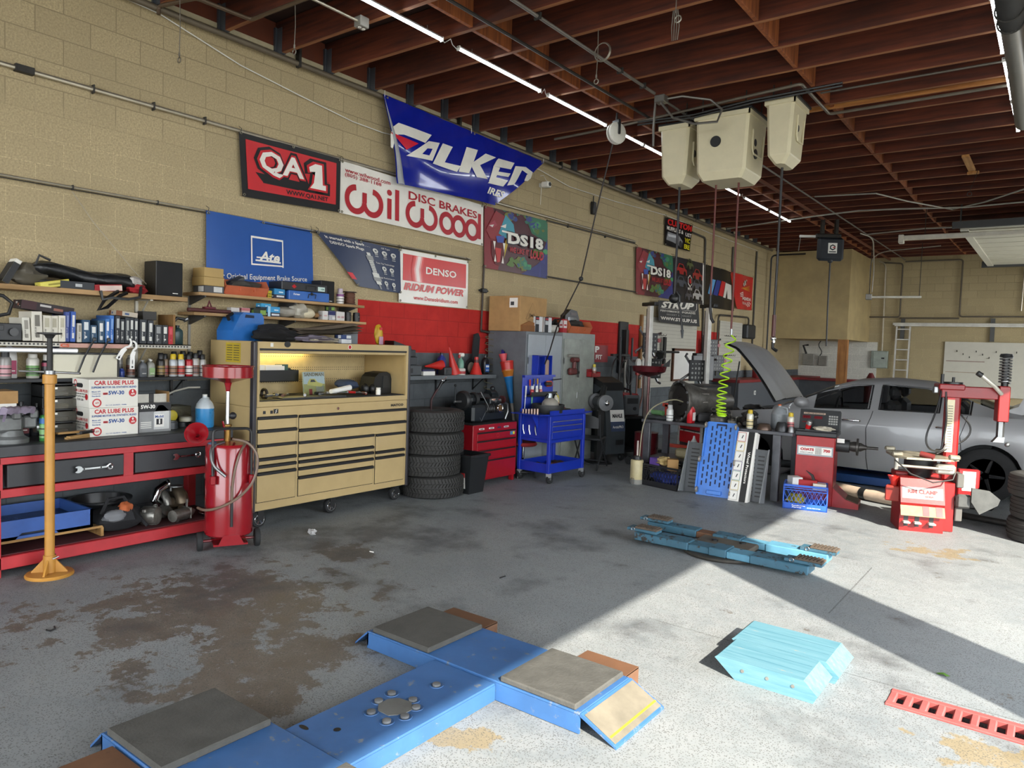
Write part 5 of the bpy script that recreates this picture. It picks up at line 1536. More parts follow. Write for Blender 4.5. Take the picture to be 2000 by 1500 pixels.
carton('flat grey lid standing up in the orange parts bin',(0.12,4.02,Z4 + 0.13),(0.09,0.16,0.03),'#4b4d4e',rot=(0.5,0.2,0))
carton('small yellow printed box between orange bin and blue box',(0.2,4.33,Z4),(0.06,0.045,0.075),'#c4ae2a',stripes=((.1,.2,.9,.3,'#3a3520'),(.1,.5,.9,.6,'#3a3520')))
carton('light blue and black alternator box on the upper pine shelf',(0.18,4.43,Z4),(0.14,0.125,0.10),'#2f7fae',stripes=((0,0,1,.42,'#2c2434'),(.2,.15,.9,.32,'#d0d2d4'),(.4,.6,.8,.72,'#cfe2ea')))
tc1 = thing('tool_case','blue metal tool case, lower of the two stacked cases','case',(0.17,4.79,Z4))
b = MB(mat('#2f5fa6',0.4)).box((-0.12,-0.27,0),(0.11,0.235,0.095),b=0.006); fx = plane((0.11,-0.27,0),(0,1,0),(0,0,1)); b.text(fx,'Furmax',(0.05,0.05,0.13,0.07),PAPER,0.02,0.2); b.build('case_body',tc1)
MB(BLACK).tube([(0.112,-0.04,0.03),(0.125,-0.04,0.07),(0.125,0.05,0.07),(0.112,0.05,0.03)],0.004,None,6).box((0.11,-0.01,0.06),(0.12,0.02,0.09),b=.003).build('latch_handle',tc1)
tc2 = thing('tool_case','black metal tool case with a red sticker, upper of the stacked cases','case',(0.16,4.77,Z4 + 0.096))
b = MB(mat('#232427',0.4)).box((-0.13,-0.33,0),(0.11,0.235,0.085),b=0.006); fx = plane((0.11,-0.33,0),(0,1,0),(0,0,1)); b.poly(fx,[(0.115,0.04),(0.145,0.02),(0.175,0.04),(0.145,0.062)],RED).rect(fx,0.44,0.015,0.53,0.06,mat('#bcd0c8',.5)); b.text(lambda a,c: fx(a,c,2),'ABM',(0.475,0.03,0.52,0.045),mat('#2a6a6a',.5),.02); b.build('case_body',tc2)
MB(BLACK).tube([(0.112,-0.04,0.02),(0.125,-0.04,0.06),(0.125,0.08,0.06),(0.112,0.08,0.02)],0.004,None,6).build('latch_handle',tc2)
speaker('black loudspeaker on the right pair of pine shelves',(0.14,5.05,Z4),(0.18,0.17,0.235))
aerosol('white canister with a purple top beside the rust coloured cord reel',(0.2,5.235,Z4),'#cdc8c4','#b9a8b4','#d6d2cc',0.04,0.17,band2='#7a3f78',name='canister',cat='can')
sp_ = thing('wire_spool','rust brown spool of wire at the right end of the upper pine shelf','spool',(0.18,5.385,Z4))
MB(mat('#5e3d2c',0.7)).lathe([(0.065,0.012),(0.058,0.02),(0.062,0.03),(0.056,0.045),(0.062,0.06),(0.055,0.075),(0.062,0.09),(0.056,0.105),(0.062,0.12),(0.05,0.135)],n=22).build('wound_wire',sp_)
for z in (0,0.138):
 MB(mat('#3a2a22',0.6)).lathe([(0.001,z),(0.075,z),(0.075,z + 0.01),(0.001,z + 0.01)],n=22).build('flange',sp_)
# lower pine shelf
cl_ = thing('clip_rack','dark red pipe clamp lying at the left end of the lower pine shelf','clamp',(0.25,3.75,Z5))
MB(mat('#4a2320',0.6)).cyl((0,-0.28,0.02),(0,0.14,0.02),0.018,n=12).build('pipe_body',cl_)
MB(mat('#5a1a26',0.5)).box((-0.03,-0.13,0.035),(0.03,-0.02,0.055),b=.006).tube([(0,-0.09,0.05),(0,-0.075,0.11),(0,-0.05,0.05)],0.008).build('clamp_jaw',cl_)
carton('small white box, first on the lower pine shelf',(0.2,3.95,Z5),(0.08,0.085,0.065),'#c5c0bc',stripes=((.1,.3,.9,.42,'#8a8688'),))
carton('small pale pink box, second on the lower pine shelf',(0.2,4.06,Z5),(0.08,0.09,0.07),'#c2a8a6',stripes=((.0,.6,1,.95,'#b56a6c'),))
carton('green and black parts box lying on the lower pine shelf',(0.2,4.215,Z5),(0.09,0.14,0.075),'#23352a',stripes=((.5,.15,.95,.8,'#7fa24a'),(.05,.75,.9,.95,'#1a1c1b')))
carton('light blue and black alternator box on the lower pine shelf',(0.2,4.36,Z5),(0.12,0.14,0.10),'#3a8fbf',stripes=((0,0,.2,1,'#9cc4d8'),(.2,0,1,.42,'#2a2c38'),(.3,.12,.92,.3,'#cfd4d8'),(.5,.6,.85,.72,'#d5e6ee')))
carton('small light blue box standing on the larger blue one',(0.2,4.28,Z5 + 0.102 - .026),(0.08,0.12,0.05),'#3d9ac6',rz=.1,stripes=((.0,.0,1,.3,'#2a3440'),(.4,.4,.7,.6,'#d8e6ec')))
cbg = thing('plastic_sleeve','roll of coarse filter net in clear plastic on the lower pine shelf','roll',(0.18,4.66,Z5))
lump(MB(mat('#8f8a80',0.35)),(0,-0.13,0.055),(0.07,0.13,0.055),41,amp=.2).build('plastic_wrap',cbg)
lump(MB(mat('#a7a294',0.3)),(0.02,0.03,0.075),(0.08,0.09,0.085),42,amp=.25).build('plastic_wrap',cbg)
lump(MB(mat('#c9bfa4',0.9,bump=.6)),(0.03,0.12,0.058),(0.06,0.11,0.058),43,amp=.06).cyl((0.03,0.22,0.045),(0.03,0.27,0.045),0.026,m=mat('#8a6a44',.8),n=18).build('filter_net',cbg)
carton('white box left of the navy and green stack',(0.2,5.01,Z5),(0.08,0.07,0.095),'#cfccc8',stripes=((.2,.4,.8,.55,'#c9a4a4'),))
carton('navy and silver box under the small green one',(0.2,5.10,Z5),(0.08,0.085,0.10),'#a9a9ae',stripes=((.0,.55,1,.98,'#23285a'),(.5,.1,.95,.4,'#d8d8d4')))
carton('small green and black box on the navy and silver box',(0.2,5.095,Z5 + 0.101),(0.07,0.08,0.05),'#24302a',stripes=((.45,.15,.95,.8,'#7fa04c'),))
carton('white printed box left of the black ratchet ends',(0.2,5.215,Z5),(0.08,0.115,0.10),'#cbc8c4',stripes=((.1,.3,.45,.5,'#b58f90'),(.55,.3,.9,.5,'#b58f90')))
for i,y in enumerate((5.345,5.47)):
 bk = MB(BLACK).lathe([(0.04,0),(0.042,0.06),(0.038,0.10),(0.02,0.105),(0.001,0.105)],n=10)
 bk.cyl((0.04,0,0.055),(0.045,0,0.055),0.005,m=CHROME)
 solo(bk,'oil_filter_socket',('left','right')[i] + ' black ribbed cap at the end of the lower pine shelf','socket',(0.2,y,Z5))
# ------------------------------------------------------------------ jack post
JY_ = chipped('jack_yellow','#c08a3c','#7d5a2c',0.25,0.45,scale=9)
t = thing('jack_stand','tall yellow screw jack post on a round base before the workbench','jack stand',(0.90,2.11,0),0.5)
MB(JY_).lathe([(0.001,0),(0.15,0),(0.152,0.012),(0.145,0.022),(0.001,0.024)],n=32).build('base_plate',t)
for k in range(4):
 a = k * pi / 2 + .4
 MB(JY_).prism([(0.034,0.022),(0.115,0.022),(0.115,0.03),(0.036,0.12)],(-0.006,0.006),lambda r_,z,h,a=a: (r_ * cos(a) - h * sin(a),r_ * sin(a) + h * cos(a),z)).build('gusset',t)
MB(JY_).cyl((0,0,0.02),(0,0,0.145),0.040,n=20).build('socket',t)
MB(JY_).cyl((0,0,0.14),(0,0,1.41),0.0315,n=20).build('tube',t)
MB(JY_).lathe([(0.032,1.36),(0.044,1.365),(0.044,1.425),(0.032,1.43)],n=20).build('collar',t)
MB(STEEL).tube([(0.04,-.02,0.125),(0.06,0.01,0.135),(0.03,0.05,0.12),(-0.01,0.065,0.11)],0.004,None,6).build('lock_pin',t)
MB(STEEL).cyl((0,0,1.43),(0,0,1.455),0.034,n=18).build('nut',t)
MB(STEEL).cyl((-0.24,0,1.443),(0.22,0.02,1.443),0.008,n=10).build('tommy_bar',t)
MB(mat('#1f1e1d',0.6)).cyl((0,0,1.455),(0,0,1.70),0.019,0.017,n=16).build('screw',t)
MB(mat('#1f1e1d',0.6)).lathe([(0.02,1.68),(0.036,1.705),(0.075,1.71),(0.075,1.72),(0.001,1.722)],n=22).build('saddle',t)

# ------------------------------------------------------------------ red waste oil drain
OR = mat('#86101a',0.22,coat=0.4,var=.08)
t = thing('oil_drain','red wheeled waste oil drain with a round pan on a chrome post','oil drain',(1.16,3.34,0),-0.45)
MB(OR).lathe([(0.001,0.12),(0.17,0.12),(0.185,0.135),(0.185,0.84),(0.17,0.868),(0.06,0.885),(0.001,0.885)],n=40).build('tank',t)
MB(OR).cyl((-0.0,-0.24,0.07),(0.0,0.24,0.07),0.011,m=OR).box((-0.09,-0.13,0.06),(0.17,0.13,0.075)).prism([(-0.10,0.07),(0.10,0.07),(0.06,0.15),(-0.06,0.15)],(0.19,0.195),lambda a,c,h: (h,a,c)).build('axle_frame',t)
def wheel(R,w_,parent,loc,name='wheel',hub=STEEL,ax='y'):
 b = MB(RUBBER).lathe([(R * .55,-w_ / 2),(R * .92,-w_ / 2),(R,-w_ * .3),(R,w_ * .3),(R * .92,w_ / 2),(R * .55,w_ / 2)],ax=ax,n=24)
 b.lathe([(R * .12,-w_ * .55),(R * .3,-w_ * .5),(R * .56,-w_ * .3),(R * .56,w_ * .3),(R * .3,w_ * .5),(R * .12,w_ * .55)],m=hub,ax=ax,n=20)
 return b.build(name,parent,loc)
for y in (-0.22,0.22):
 wheel(0.075,0.042,t,(0.02,y,0.075),hub=DKGREY)
cs = MB(GALV).box((-0.20,-0.02,0.06),(-0.15,0.02,0.12)).build('caster',t)
wheel(0.035,0.025,t,(-0.19,0,0.036),'caster_wheel')
MB(BLACK).tube(bend([(0.155,-0.14,0.60),(0.13,-0.14,1.0),(0.13,0.15,1.0),(0.155,0.15,0.60)],0.05),0.011,None,8).build('push_handle',t)
for y in (-0.14,0.15):
 MB(OR).box((0.10,y - .02,0.56),(0.185,y + 0.02,0.63),b=.006).build('handle_lug',t)
MB(CHROME).cyl((0,-0.02,0.88),(0,-0.02,1.32),0.016,n=16).build('post',t)
MB(mat('#8c6a35',0.35,0.8)).cyl((0,-0.02,0.88),(0,-0.02,1.0),0.026,n=12).lathe([(0.02,1.0),(0.034,1.005),(0.034,1.02),(0.02,1.025)],(0,-0.02,0)).build('brass_valve',t)
MB(OR).tube([(0.02,-0.04,0.97),(0.03,-0.06,1.05)],0.008).build('valve_lever',t)
MB(mat('#1d1d1f',.5)).ball((0.0,0.02,1.09),(0.03,0.03,0.03)).build('post_knob',t)
MB(OR).lathe([(0.016,1.29),(0.022,1.33),(0.03,1.36),(0.17,1.40),(0.195,1.405),(0.195,1.49),(0.205,1.497),(0.198,1.5),(0.188,1.49),(0.185,1.41),(0.03,1.37),(0.001,1.37)],(0,-0.02,0),n=36).build('drain_pan',t)
MB(OR).lathe([(0.016,0.0),(0.02,0.035),(0.085,0.095),(0.09,0.10),(0.082,0.10),(0.018,0.04),(0.012,0.0)],n=22).build('side_funnel',t,(0.02,-0.24,0.93),(0.2,1.2,0))
hz = mat('#6d5a4c',0.4)
MB(hz).tube(bend([(0.05,0.03,0.90),(0.16,0.0,0.92),(0.20,0.12,0.90),(0.21,0.20,0.78),(0.21,0.17,0.58),(0.22,0.05,0.45),(0.22,-0.1,0.38),(0.18,-0.2,0.36),(0.05,-0.24,0.36)],.09),0.011,None,8).tube(bend([(0.1,0.12,0.89),(0.2,0.06,0.83),(0.215,0.02,0.70),(0.205,0.0,0.55),(0.2,0.0,0.42)],.08),0.011,None,8).build('clear_hose',t)
MB(BLACK).cyl((0.198,0.0,0.22),(0.2,0.0,0.55),0.011,n=8).build('sight_tube',t)
MB(STEEL).tube(bend([(0.06,-0.05,0.88),(0.15,-0.16,0.86),(0.19,-0.15,0.72),(0.22,-0.05,0.63)],.06),0.013,None,8).build('drain_spout',t)

# ------------------------------------------------------------------ tan tool chest with hutch
TAN = mat('#b39c6e',0.32,var=.06,coat=.2)
CF = mat('#0c0c0d',0.6)
GSD = mat('#2d2a2e',0.4)
t = thing('tool_chest','wide tan rolling tool chest with hutch and many black-edged drawers','tool chest',(0,0,0))
X0,X1,YA,YB = 0.12,0.85,3.76,5.68
b = MB(TAN)
b.box((X0,YA + .01,0.17),(X1 - 0.004,YB - .01,1.11),b=0.004)
b.build('lower_body',t)
b = MB(TAN).box((X0,YA + 0.031,1.113),(0.15,YB - .031,1.639)).box((X0,YA + .01,1.112),(X1,YA + .03,1.70),b=.003).box((X0,YB - .03,1.112),(X1,YB - .01,1.70),b=.003).box((X0,YA + 0.031,1.64),(X1 - .001,YB - .031,1.6995)).box((X0,YA + .031,1.113),(X1 - .001,YB - .031,1.16))
b.box((X1 - .03,YA + 0.031,1.16),(X1,YA + .055,1.64)).box((X1 - .03,YB - .055,1.16),(X1,YB - .03,1.64)).box((X1 - .035,YA + .05,1.595),(X1 - .012,YB - .05,1.622),b=.004)
b.build('hutch_body',t)
b = MB(mat('#bca77a',.45)).box((0.1505,YA + .04,1.165),(0.16,YB - .04,1.638))
fx = plane((0.16,0,0),(0,1,0),(0,0,1))
for z in (1.575,1.548,1.432,1.408,1.305,1.282):
 for i in range(66):
  b.rect(fx,YA + .1 + .027 * i,z,YA + .108 + .027 * i,z + .008,BLACK)
b.build('pegboard',t)
b = MB(mat('#1d1e20',.8)).box((0.17,YA + .04,1.1605),(X1 - .02,YB - .04,1.168)); b.build('liner',t)
for y in (YA - .012,YB - .025):
 MB(GSD).box((X1 - .05,y,0.16),(X1 + .012,y + .037,1.70),b=.008).build('corner_guard',t)
MB(BLACK).box((X1 - .02,YA + .05,1.622),(X1 + .001,YB - .05,1.64)).build('lid_gap',t)
rows = [(3.80,4.21,[1.005,.885,.755,.63,.565,.50],.25),(4.245,5.63,[1.0,.865],.765),(4.245,5.175,[.75,.625,.565,.50,.415],.25),(5.21,5.62,[.745,.56,.50],.24)]
for y0,y1,zs,zb in rows:
 for i,z in enumerate(zs):
  lo = zs[i + 1] + .024 if i + 1 < len(zs) else zb
  lo = 0.775 if (z == .885) else lo
  d = MB(TAN).box((X1 - .006,y0,lo),(X1 + .006,y1,z - .002),b=.003).box((X1 - .0036,y0 - .006,lo - .006),(X1 - .0025,y1 + .006,z + .004),BLACK).build('drawer',t)
  MB(CF).box((X1 - .005,y0 - .002,z - .006),(X1 + .024,y1 + .002,z + .021),b=.004).build('drawer_pull',d)
b = MB(CF)
fx = plane((X1 - .004,0,0),(0,1,0),(0,0,1))
b.text(lambda a,c: fx(a,c,2),'MATCO',(5.415,1.045,5.60,1.072),BLACK,0.06,0,None,2,1.05)
for y in (3.855,3.93,3.965):
 b.rect(lambda a,c: fx(a,c,2),y,1.048,y + (.028 if y < 3.96 else .05),1.076 if y < 3.96 else 1.088,BLACK)
b.stroke(lambda a,c: fx(a,c,3),[(4.0,1.083),(3.985,1.068),(3.998,1.067),(3.982,1.052)],.006,WHITE)
b.build('badges',t)
MB(CHROME).cyl((X1 - .004,4.70,1.06),(X1 + .008,4.70,1.06),.014,n=16).build('lock',t)
b = MB(mat('#c8bfa8',.5)); fx = plane((X1,0,0),(0,1,0),(0,0,1))
b.rect(fx,3.92,1.655,3.95,1.69,WHITE).disc(fx,4.10,1.68,.035,.028,BLACK).disc(fx,4.835,1.668,.024,.024,WHITE).disc(lambda a,c: fx(a,c,2),4.835,1.668,.017,.019,RED)
b.build('stickers',t)
b = MB(mat('#b8a02c',.6)); fy = plane((0,YA + .01,0),(1,0,0),(0,0,1)); b.rect(fy,.38,1.50,.62,1.68,mat('#b8a02c',.6))
for i in range(7):
 b.rect(lambda a,c: fy(a,c,2),.40,1.52 + .022 * i,.49,1.526 + .022 * i,DKGREY).rect(lambda a,c: fy(a,c,2),.51,1.52 + .022 * i,.60,1.526 + .022 * i,DKGREY)
b.build('warning_label',t)
lg_ = MB(mat('#fff0a0',.4,emit=16,var=0)).box((0.215,3.85,1.618),(0.235,4.80,1.634)); lg_.build('hutch_lamp',t)
for y in (3.9,4.72,5.6):
 for x in (.24,.76):
  c_ = thing('caster','','',(0,0,0)) if False else MB(CF).box((x - .035,y - .045,0.15),(x + .035,y + .045,0.17)).box((x - .03,y - .04,0.07),(x - .024,y + .02,0.155)).box((x + .026,y - .04,0.07),(x + .032,y + .02,0.155)).build('caster',t)
  w = wheel(.075,.045,c_,(x,y - .02,.076),'wheel',CF,'x')
  b = MB(CHROME)
  for k in range(6):
   a = k * pi / 3
   b.tube([(x + .026,y - .02 + .012 * cos(a),.076 + .012 * sin(a)),(x + .027,y - .02 + .045 * cos(a),.076 + .045 * sin(a))],.005,None,6)
  b.torus((x + .025,y - .02,.076),.047,.005,None,'x',22,6).build('wheel_spokes',c_)
# things in the hutch
HZ = 1.168
ph = thing('paper_holder','black metal paper holder full of sheets fixed inside the tan hutch','holder',(0.24,4.39,1.30))
MB(BLACK).box((-.07,-.24,0),(.07,.24,.005)).box((.065,-.24,0),(.07,.24,.115)).box((-.07,-.24,0),(-.065,.24,.13)).box((-.07,-.24,0),(.07,-.235,.115)).box((-.07,.235,0),(.07,.24,.115)).build('tray_body',ph)
MB(PAPER).box((.0,-.2,.02),(.012,.08,.165)).build('sheet',ph); MB(mat('#31544c',.6)).box((-.02,.02,.02),(-.012,.17,.17)).build('folder',ph); MB(PAPER).box((.02,-.12,.02),(.026,.1,.155)).build('sheet',ph)
mg = thing('magazine','magazine with a pale blue car cover standing in the tan hutch','magazine',(0.45,4.73,HZ),0,None,(0,radians(-8),0))
b = MB(mat('#9db0b4',.4)).box((-.02,-.13,0),(0,.135,.235)); fx = plane((0,-.13,0),(0,1,0),(0,0,1))
b.rect(fx,0,0,.265,.11,mat('#8b8f5c',.5)).rect(fx,.15,.03,.25,.09,mat('#c8d4d2',.5)).poly(lambda a,c: fx(a,c,2),[(.04,.10),(.22,.08),(.24,.11),(.17,.13),(.14,.165),(.08,.165),(.05,.13)],mat('#a9a860',.5)).poly(lambda a,c: fx(a,c,3),[(.08,.13),(.15,.13),(.13,.155),(.09,.155)],DKGREY).text(lambda a,c: fx(a,c,2),'SANDMAN',(.01,.19,.255,.228),mat('#6e6a52',.6),.03)
b.rect(lambda a,c: fx(a,c,2),.06,.0,.1,.06,mat('#7a2f2c',.5)).build('cover',mg)
bs = thing('equipment_case','rounded black molded tool case in the right corner of the tan hutch','case',(0.48,5.53,HZ))
b = MB(mat('#17191a',.5)); b.prism([(-.16,0),(.17,0),(.16,.05),(.10,.21),(.05,.235),(-.07,.22),(-.12,.18),(-.16,.05)],(-.1,.12),lambda a,c,h: (h,a,c)).build('case_body',bs)
MB(mat('#26292b',.4)).prism([(-.02,.06),(.1,.06),(.06,.19),(-.01,.19)],(.121,.128),lambda a,c,h: (h,a,c)).build('front_panel',bs)
solo(lump(MB(mat('#2d3a52',.8)),(0,0,.05),(.10,.13,.055),51),'cap','blue cloth cap lying in the tan hutch','cap',(.5,5.10,HZ + .05))
lm = thing('headphones','black and green ear defenders lying beside the blue cap','ear defenders',(.62,5.25,HZ))
MB(BLACK).ball((0,0,.06),(.05,.04,.06)).ball((.02,.08,.055),(.05,.035,.055)).build('ear_cup',lm); MB(mat('#7fa83a',.5)).torus((.02,.09,.06),.04,.006,None,'y',18,6).build('green_ring',lm)
wp = MB(PAPER).lathe([(.026,0),(.026,.05),(.022,.055),(.024,.06),(.024,.075),(.001,.075)],n=16)
solo(wp,'white_bottle','small white plastic tub standing at the front of the tan hutch','tub',(.74,5.33,HZ))
sc_ = MB(mat('#3b3c3e',.5)).box((-.15,-.4,0),(.02,.35,.012),b=.003)
solo(sc_,'tool_tray','long flat grey tool tray along the front of the hutch','tray',(.78,4.50,HZ))
TL = [('ratchet','#9a9b9c',(.70,4.42),.9,.20),('screwdriver','#b3231f',(.74,5.02),-1.1,.22),('screwdriver','#3c6a35',(.66,4.98),-.9,.24),('pliers','#b8431f',(.75,5.10),1.3,.17),('socket_bar','#58595b',(.70,4.05),.4,.2),('torch','#2a2a2c',(.62,4.14),1.1,.18),('screwdriver','#5d3b2a',(.66,4.22),.7,.2),('pliers','#4a4b4d',(.72,4.62),.5,.17),('file_tool','#8e8f90',(.71,4.80),-.2,.24),('screwdriver','#22262c',(.60,4.70),.2,.2)]
for i,(n_,c_,(x,y),rz,L_) in enumerate(TL):
 o = thing(n_,'%s lying in the hutch, %s' % ({'#9a9b9c': 'silver ratchet','#b3231f': 'red handled screwdriver','#3c6a35': 'green handled screwdriver','#b8431f': 'orange handled pliers','#58595b': 'grey socket bar','#2a2a2c': 'black torch','#5d3b2a': 'brown handled screwdriver','#4a4b4d': 'grey pliers','#8e8f90': 'flat silver file','#22262c': 'black handled screwdriver'}[c_],['at the middle','near its right','beside the red one','by the white tub','at its left end','at its left','left of the magazine','before the magazine','right of the magazine','under the magazine'][i]),'tool',(x,y,HZ + .03 + .004 * (i % 3)),rz)
 MB(mat(c_,.4,.4 if 'a9b9' in c_ or c_ == '#8e8f90' else 0)).cyl((0,-L_ / 2,0),(0,0,0),.014,.012,n=8).build('handle',o)
 MB(STEEL).cyl((0,0,0),(0,L_ / 2,0),.006,n=8).ball((0,L_ / 2,0),.012,nu=10,nv=6).build('shank',o)
solo(MB(mat('#2a2522',.6)).torus((0,0,.05),.042,.014,None,'y',20,8),'tape_ring','brown ring of tape standing at the left of the hutch','tape',(.62,4.02,HZ - .006))
solo(MB(PAPER).cyl((0,-.16,.022),(0,.14,.05),.022,.03,n=10),'paper_roll','crumpled white paper tube lying right of the magazine','paper',(.70,4.86,HZ + .03),0.2)
# on top of the chest
CT = 1.7005
gc = thing('water_can','bright blue plastic jerrycan on top of the tan tool chest','can',(0.30,3.97,CT),.15)
b = MB(mat('#2566ae',.4))
P = [(-.18,0),(.17,0),(.18,.02),(.18,.20),(.165,.26),(.11,.265),(.10,.215),(-.02,.215),(-.03,.255),(-.10,.255),(-.17,.12),(-.185,.02)]
P = [(-.18,0),(.17,0),(.18,.02),(.18,.22),(.15,.265),(-.06,.265),(-.10,.24),(-.185,.09)]
b.prism(P,(-.11,.11),lambda a,c,h: (h,a,c)).build('can_body',gc)
MB(mat('#0d1c33',.6)).prism([(-.05,.215),(.06,.215),(.06,.24),(-.04,.245)],(.1102,.112),lambda a,c,h: (h,a,c)).build('handle_hole',gc)
MB(BLACK).tube([(.0,-.1,.25),(.02,-.17,.22),(.06,-.19,.19)],.016,None,8).build('spout',gc)
jk = thing('jacket','black folded work jacket lying on the tan tool chest','jacket',(.50,4.22,CT))
lump(lump(MB(mat('#0f0f11',.9)),(0,0,.06),(.17,.26,.065),61,amp=.25),(-.02,-.02,.12),(.1,.16,.05),62).build('jacket_body',jk)
solo(lump(lump(MB(mat('#6b6470',.9)),(0,.05,.04),(.14,.18,.04),63,amp=.3),(.03,.15,.03),(.1,.2,.03),64,mat('#aba391',.9),.3),'rag_pile','grey and cream rags spread on the tan tool chest','rags',(.58,4.52,CT))
cdb = thing('cardboard_sheets','stack of flattened brown cardboard sheets on the tan tool chest','cardboard',(.42,4.75,CT + .085),0,None,(radians(5),0,0))
for i in range(4):
 o = MB(mat('#7d6f5c',.9,var=.3)).sheet(lambda a,c,i=i: (-.22 + .44 * c,-.38 + .8 * a,.004 * i * 3 + .012 * sin(5 * a + i) + .01 * sin(9 * c + i)),18,8)
 o.build('sheet',cdb,(0,.02 * i,.012 * i))
carton('white and blue filter box under the cardboard on the tan chest',(.62,4.94,CT),(.1,.13,.09),'#2a3c68',stripes=((.0,.05,1,.5,'#c9ccce'),(.5,.6,.95,.95,'#c9ccce')))
solo(MB(mat('#6f757b',.5)).prism([(-.1,0),(.1,0),(.1,.13),(.04,.15),(-.08,.15),(-.1,.12)],(-.07,.07),lambda a,c,h: (h,a,c)),'plastic_case','grey plastic case at the end of the cardboard sheets','case',(.45,5.12,CT))
yb = thing('hand_cleaner','yellow chip-shaped bag with a pink tag standing on the chest against the red wall','bag',(.45,5.66 - .08,CT))
lump(MB(mat('#c29a1e',.4)),(0,0,.11),(.04,.055,.115),71,amp=.12).build('bag_body',yb); MB(mat('#b58aa0',.5)).box((.035,-.03,.0),(.05,.03,.09),b=.006).build('pink_tag',yb); MB(RED).box((.03,-.02,.16),(.042,.02,.19)).build('red_print',yb)

# ------------------------------------------------------------------ stack of four tyres
def tyre(R,w_,rim=None,treads=30,seed=0):
 b = MB(mat('#2c2b29',.75,var=.3,scale=12))
 pr = [(R * .60,-w_ * .40),(R * .70,-w_ * .49),(R * .86,-w_ * .5),(R * .95,-w_ * .44),(R * .963,-w_ * .37),(R * .963,w_ * .37),(R * .95,w_ * .44),(R * .86,w_ * .5),(R * .70,w_ * .49),(R * .60,w_ * .40),(R * .60,-w_ * .40)]
 b.lathe(pr,(0,0,w_ / 2),n=48)
 n = treads
 for z0 in () if n else (.25,.42,.58,.75):
  b.lathe([(R * .964,w_ * (z0 - .06)),(R * .985,w_ * (z0 - .05)),(R * .985,w_ * (z0 + .05)),(R * .964,w_ * (z0 + .06))],n=48)
 for k in range(n):                                # angled tread blocks
  for j,(z0,z1,sl) in enumerate(((-.43,-.24,.5),(-.20,-.03,-.6),(.03,.20,.6),(.24,.43,-.5))):
   V = []
   for rr in (.955,1.0):
    for zz,s_ in ((z0,0),(z1,sl)):
     for e in (.0,.68):
      a = 2 * pi * (k + e + s_ + .25 * j) / n
      q = rr - (.02 if abs(zz) > .4 else 0)
      V.append((R * q * cos(a),R * q * sin(a),w_ * (.5 + zz)))
   b.raw(V,[(4,5,7,6),(0,4,6,2),(1,3,7,5),(0,1,5,4),(2,6,7,3)])
 return b
TY = tyre(.375,.245,treads=58)
t0 = solo(TY,'tire','black treaded tire at the bottom of the stack of four beside the tan chest','tire',(.80,6.13,0.0),0,'stack of four tires')
for i,s_ in enumerate(('second from the bottom in','third from the bottom in','at the top of')):
 dup(t0,(.80 + (-.02,.01,-.01)[i],6.13 + (-.045,-.03,-.01)[i],.2455 * (i + 1)),.3 * i + .2,'black treaded tire %s the stack of four beside the tan chest' % s_)
ah = thing('air_chuck','air line with a chrome inflator gun propped up from the top tire','air gun',(.62,6.28,.99))
MB(mat('#38181a',.6)).tube([(0,0,-.05),(0,.0,.08),(.02,.04,.16),(.03,.08,.21)],.012,None,8).build('hose',ah)
MB(BLACK).cyl((.03,.075,.20),(.05,.13,.30),.017,n=10).build('grip',ah); MB(CHROME).box((.03,.12,.29),(.06,.17,.325),b=.008).cyl((.045,.16,.31),(.05,.21,.35),.006).build('gun_head',ah)

# ------------------------------------------------------------------ red drawer chest with brake lathe
t = thing('drawer_chest','red steel drawer chest with the brake lathe on it','drawer chest',(0,0,0))
CR = mat('#98131f',.35)
MB(CR).box((.28,6.68,.07),(.945,7.56,.76),b=.006).build('cabinet_body',t)
for y in (6.70,7.50):
 for x in (.3,.88):
  MB(CR).box((x,y,0),(x + .05,y + .045,.08)).build('leg',t)
for i,(z0,z1) in enumerate(((.575,.665),(.455,.56),(.335,.44),(.10,.315))):
 d = MB(CR).box((.94,6.75,z0),(.957,7.51,z1),b=.003).build('drawer',t)
 MB(CF).box((.955,6.75,z1 - .012),(.972,7.51,z1 + .006),b=.003).build('drawer_pull',d)
b = MB(PAPER); fx = plane((.945,0,0),(0,1,0),(0,0,1))
for y,w_,c_ in ((6.79,.1,'#d8d4d0'),(6.98,.1,'#d0ccc8'),(7.15,.07,'#1d2440'),(7.28,.1,'#c8c4c0')):
 b.rect(fx,y,.70,y + w_,.72,mat(c_,.5)); b.rect(lambda a,c: fx(a,c,2),y + w_ * .2,.705,y + w_ * .8,.714,DKGREY)
fx2 = plane((.957,0,0),(0,1,0),(0,0,1)); b.rect(fx2,7.40,.60,7.50,.645,mat('#3a7a9c',.5)).disc(lambda a,c: fx2(a,c,2),7.475,.622,.02,.02,YELLOW).ring(fx2,7.15,.615,.02,.027,mat('#c43a30',.5),16)
b.build('stickers',t)
MB(mat('#141416',.7)).box((.29,6.69,.761),(.94,7.55,.768)).build('top_mat',t)
t = thing('brake_lathe','dark brake lathe with dials and a spindle on the red drawer chest','lathe',(.62,7.1,.769))
LM = mat('#212629',.4,.3,var=.3)
MB(LM).box((-.2,-.28,0),(.2,.06,.22),b=.03).box((-.15,.0,.0),(.2,.36,.14),b=.03).prism([(-.05,.12),(.36,.12),(.30,.20),(.22,.28),(-.05,.30)],(-.12,.1),lambda a,c,h: (h,a,c)).build('bed',t)
MB(LM).box((-.16,-.22,.22),(.1,.22,.34),b=.04).box((.06,.05,.22),(.2,.28,.30),b=.012).build('head',t)
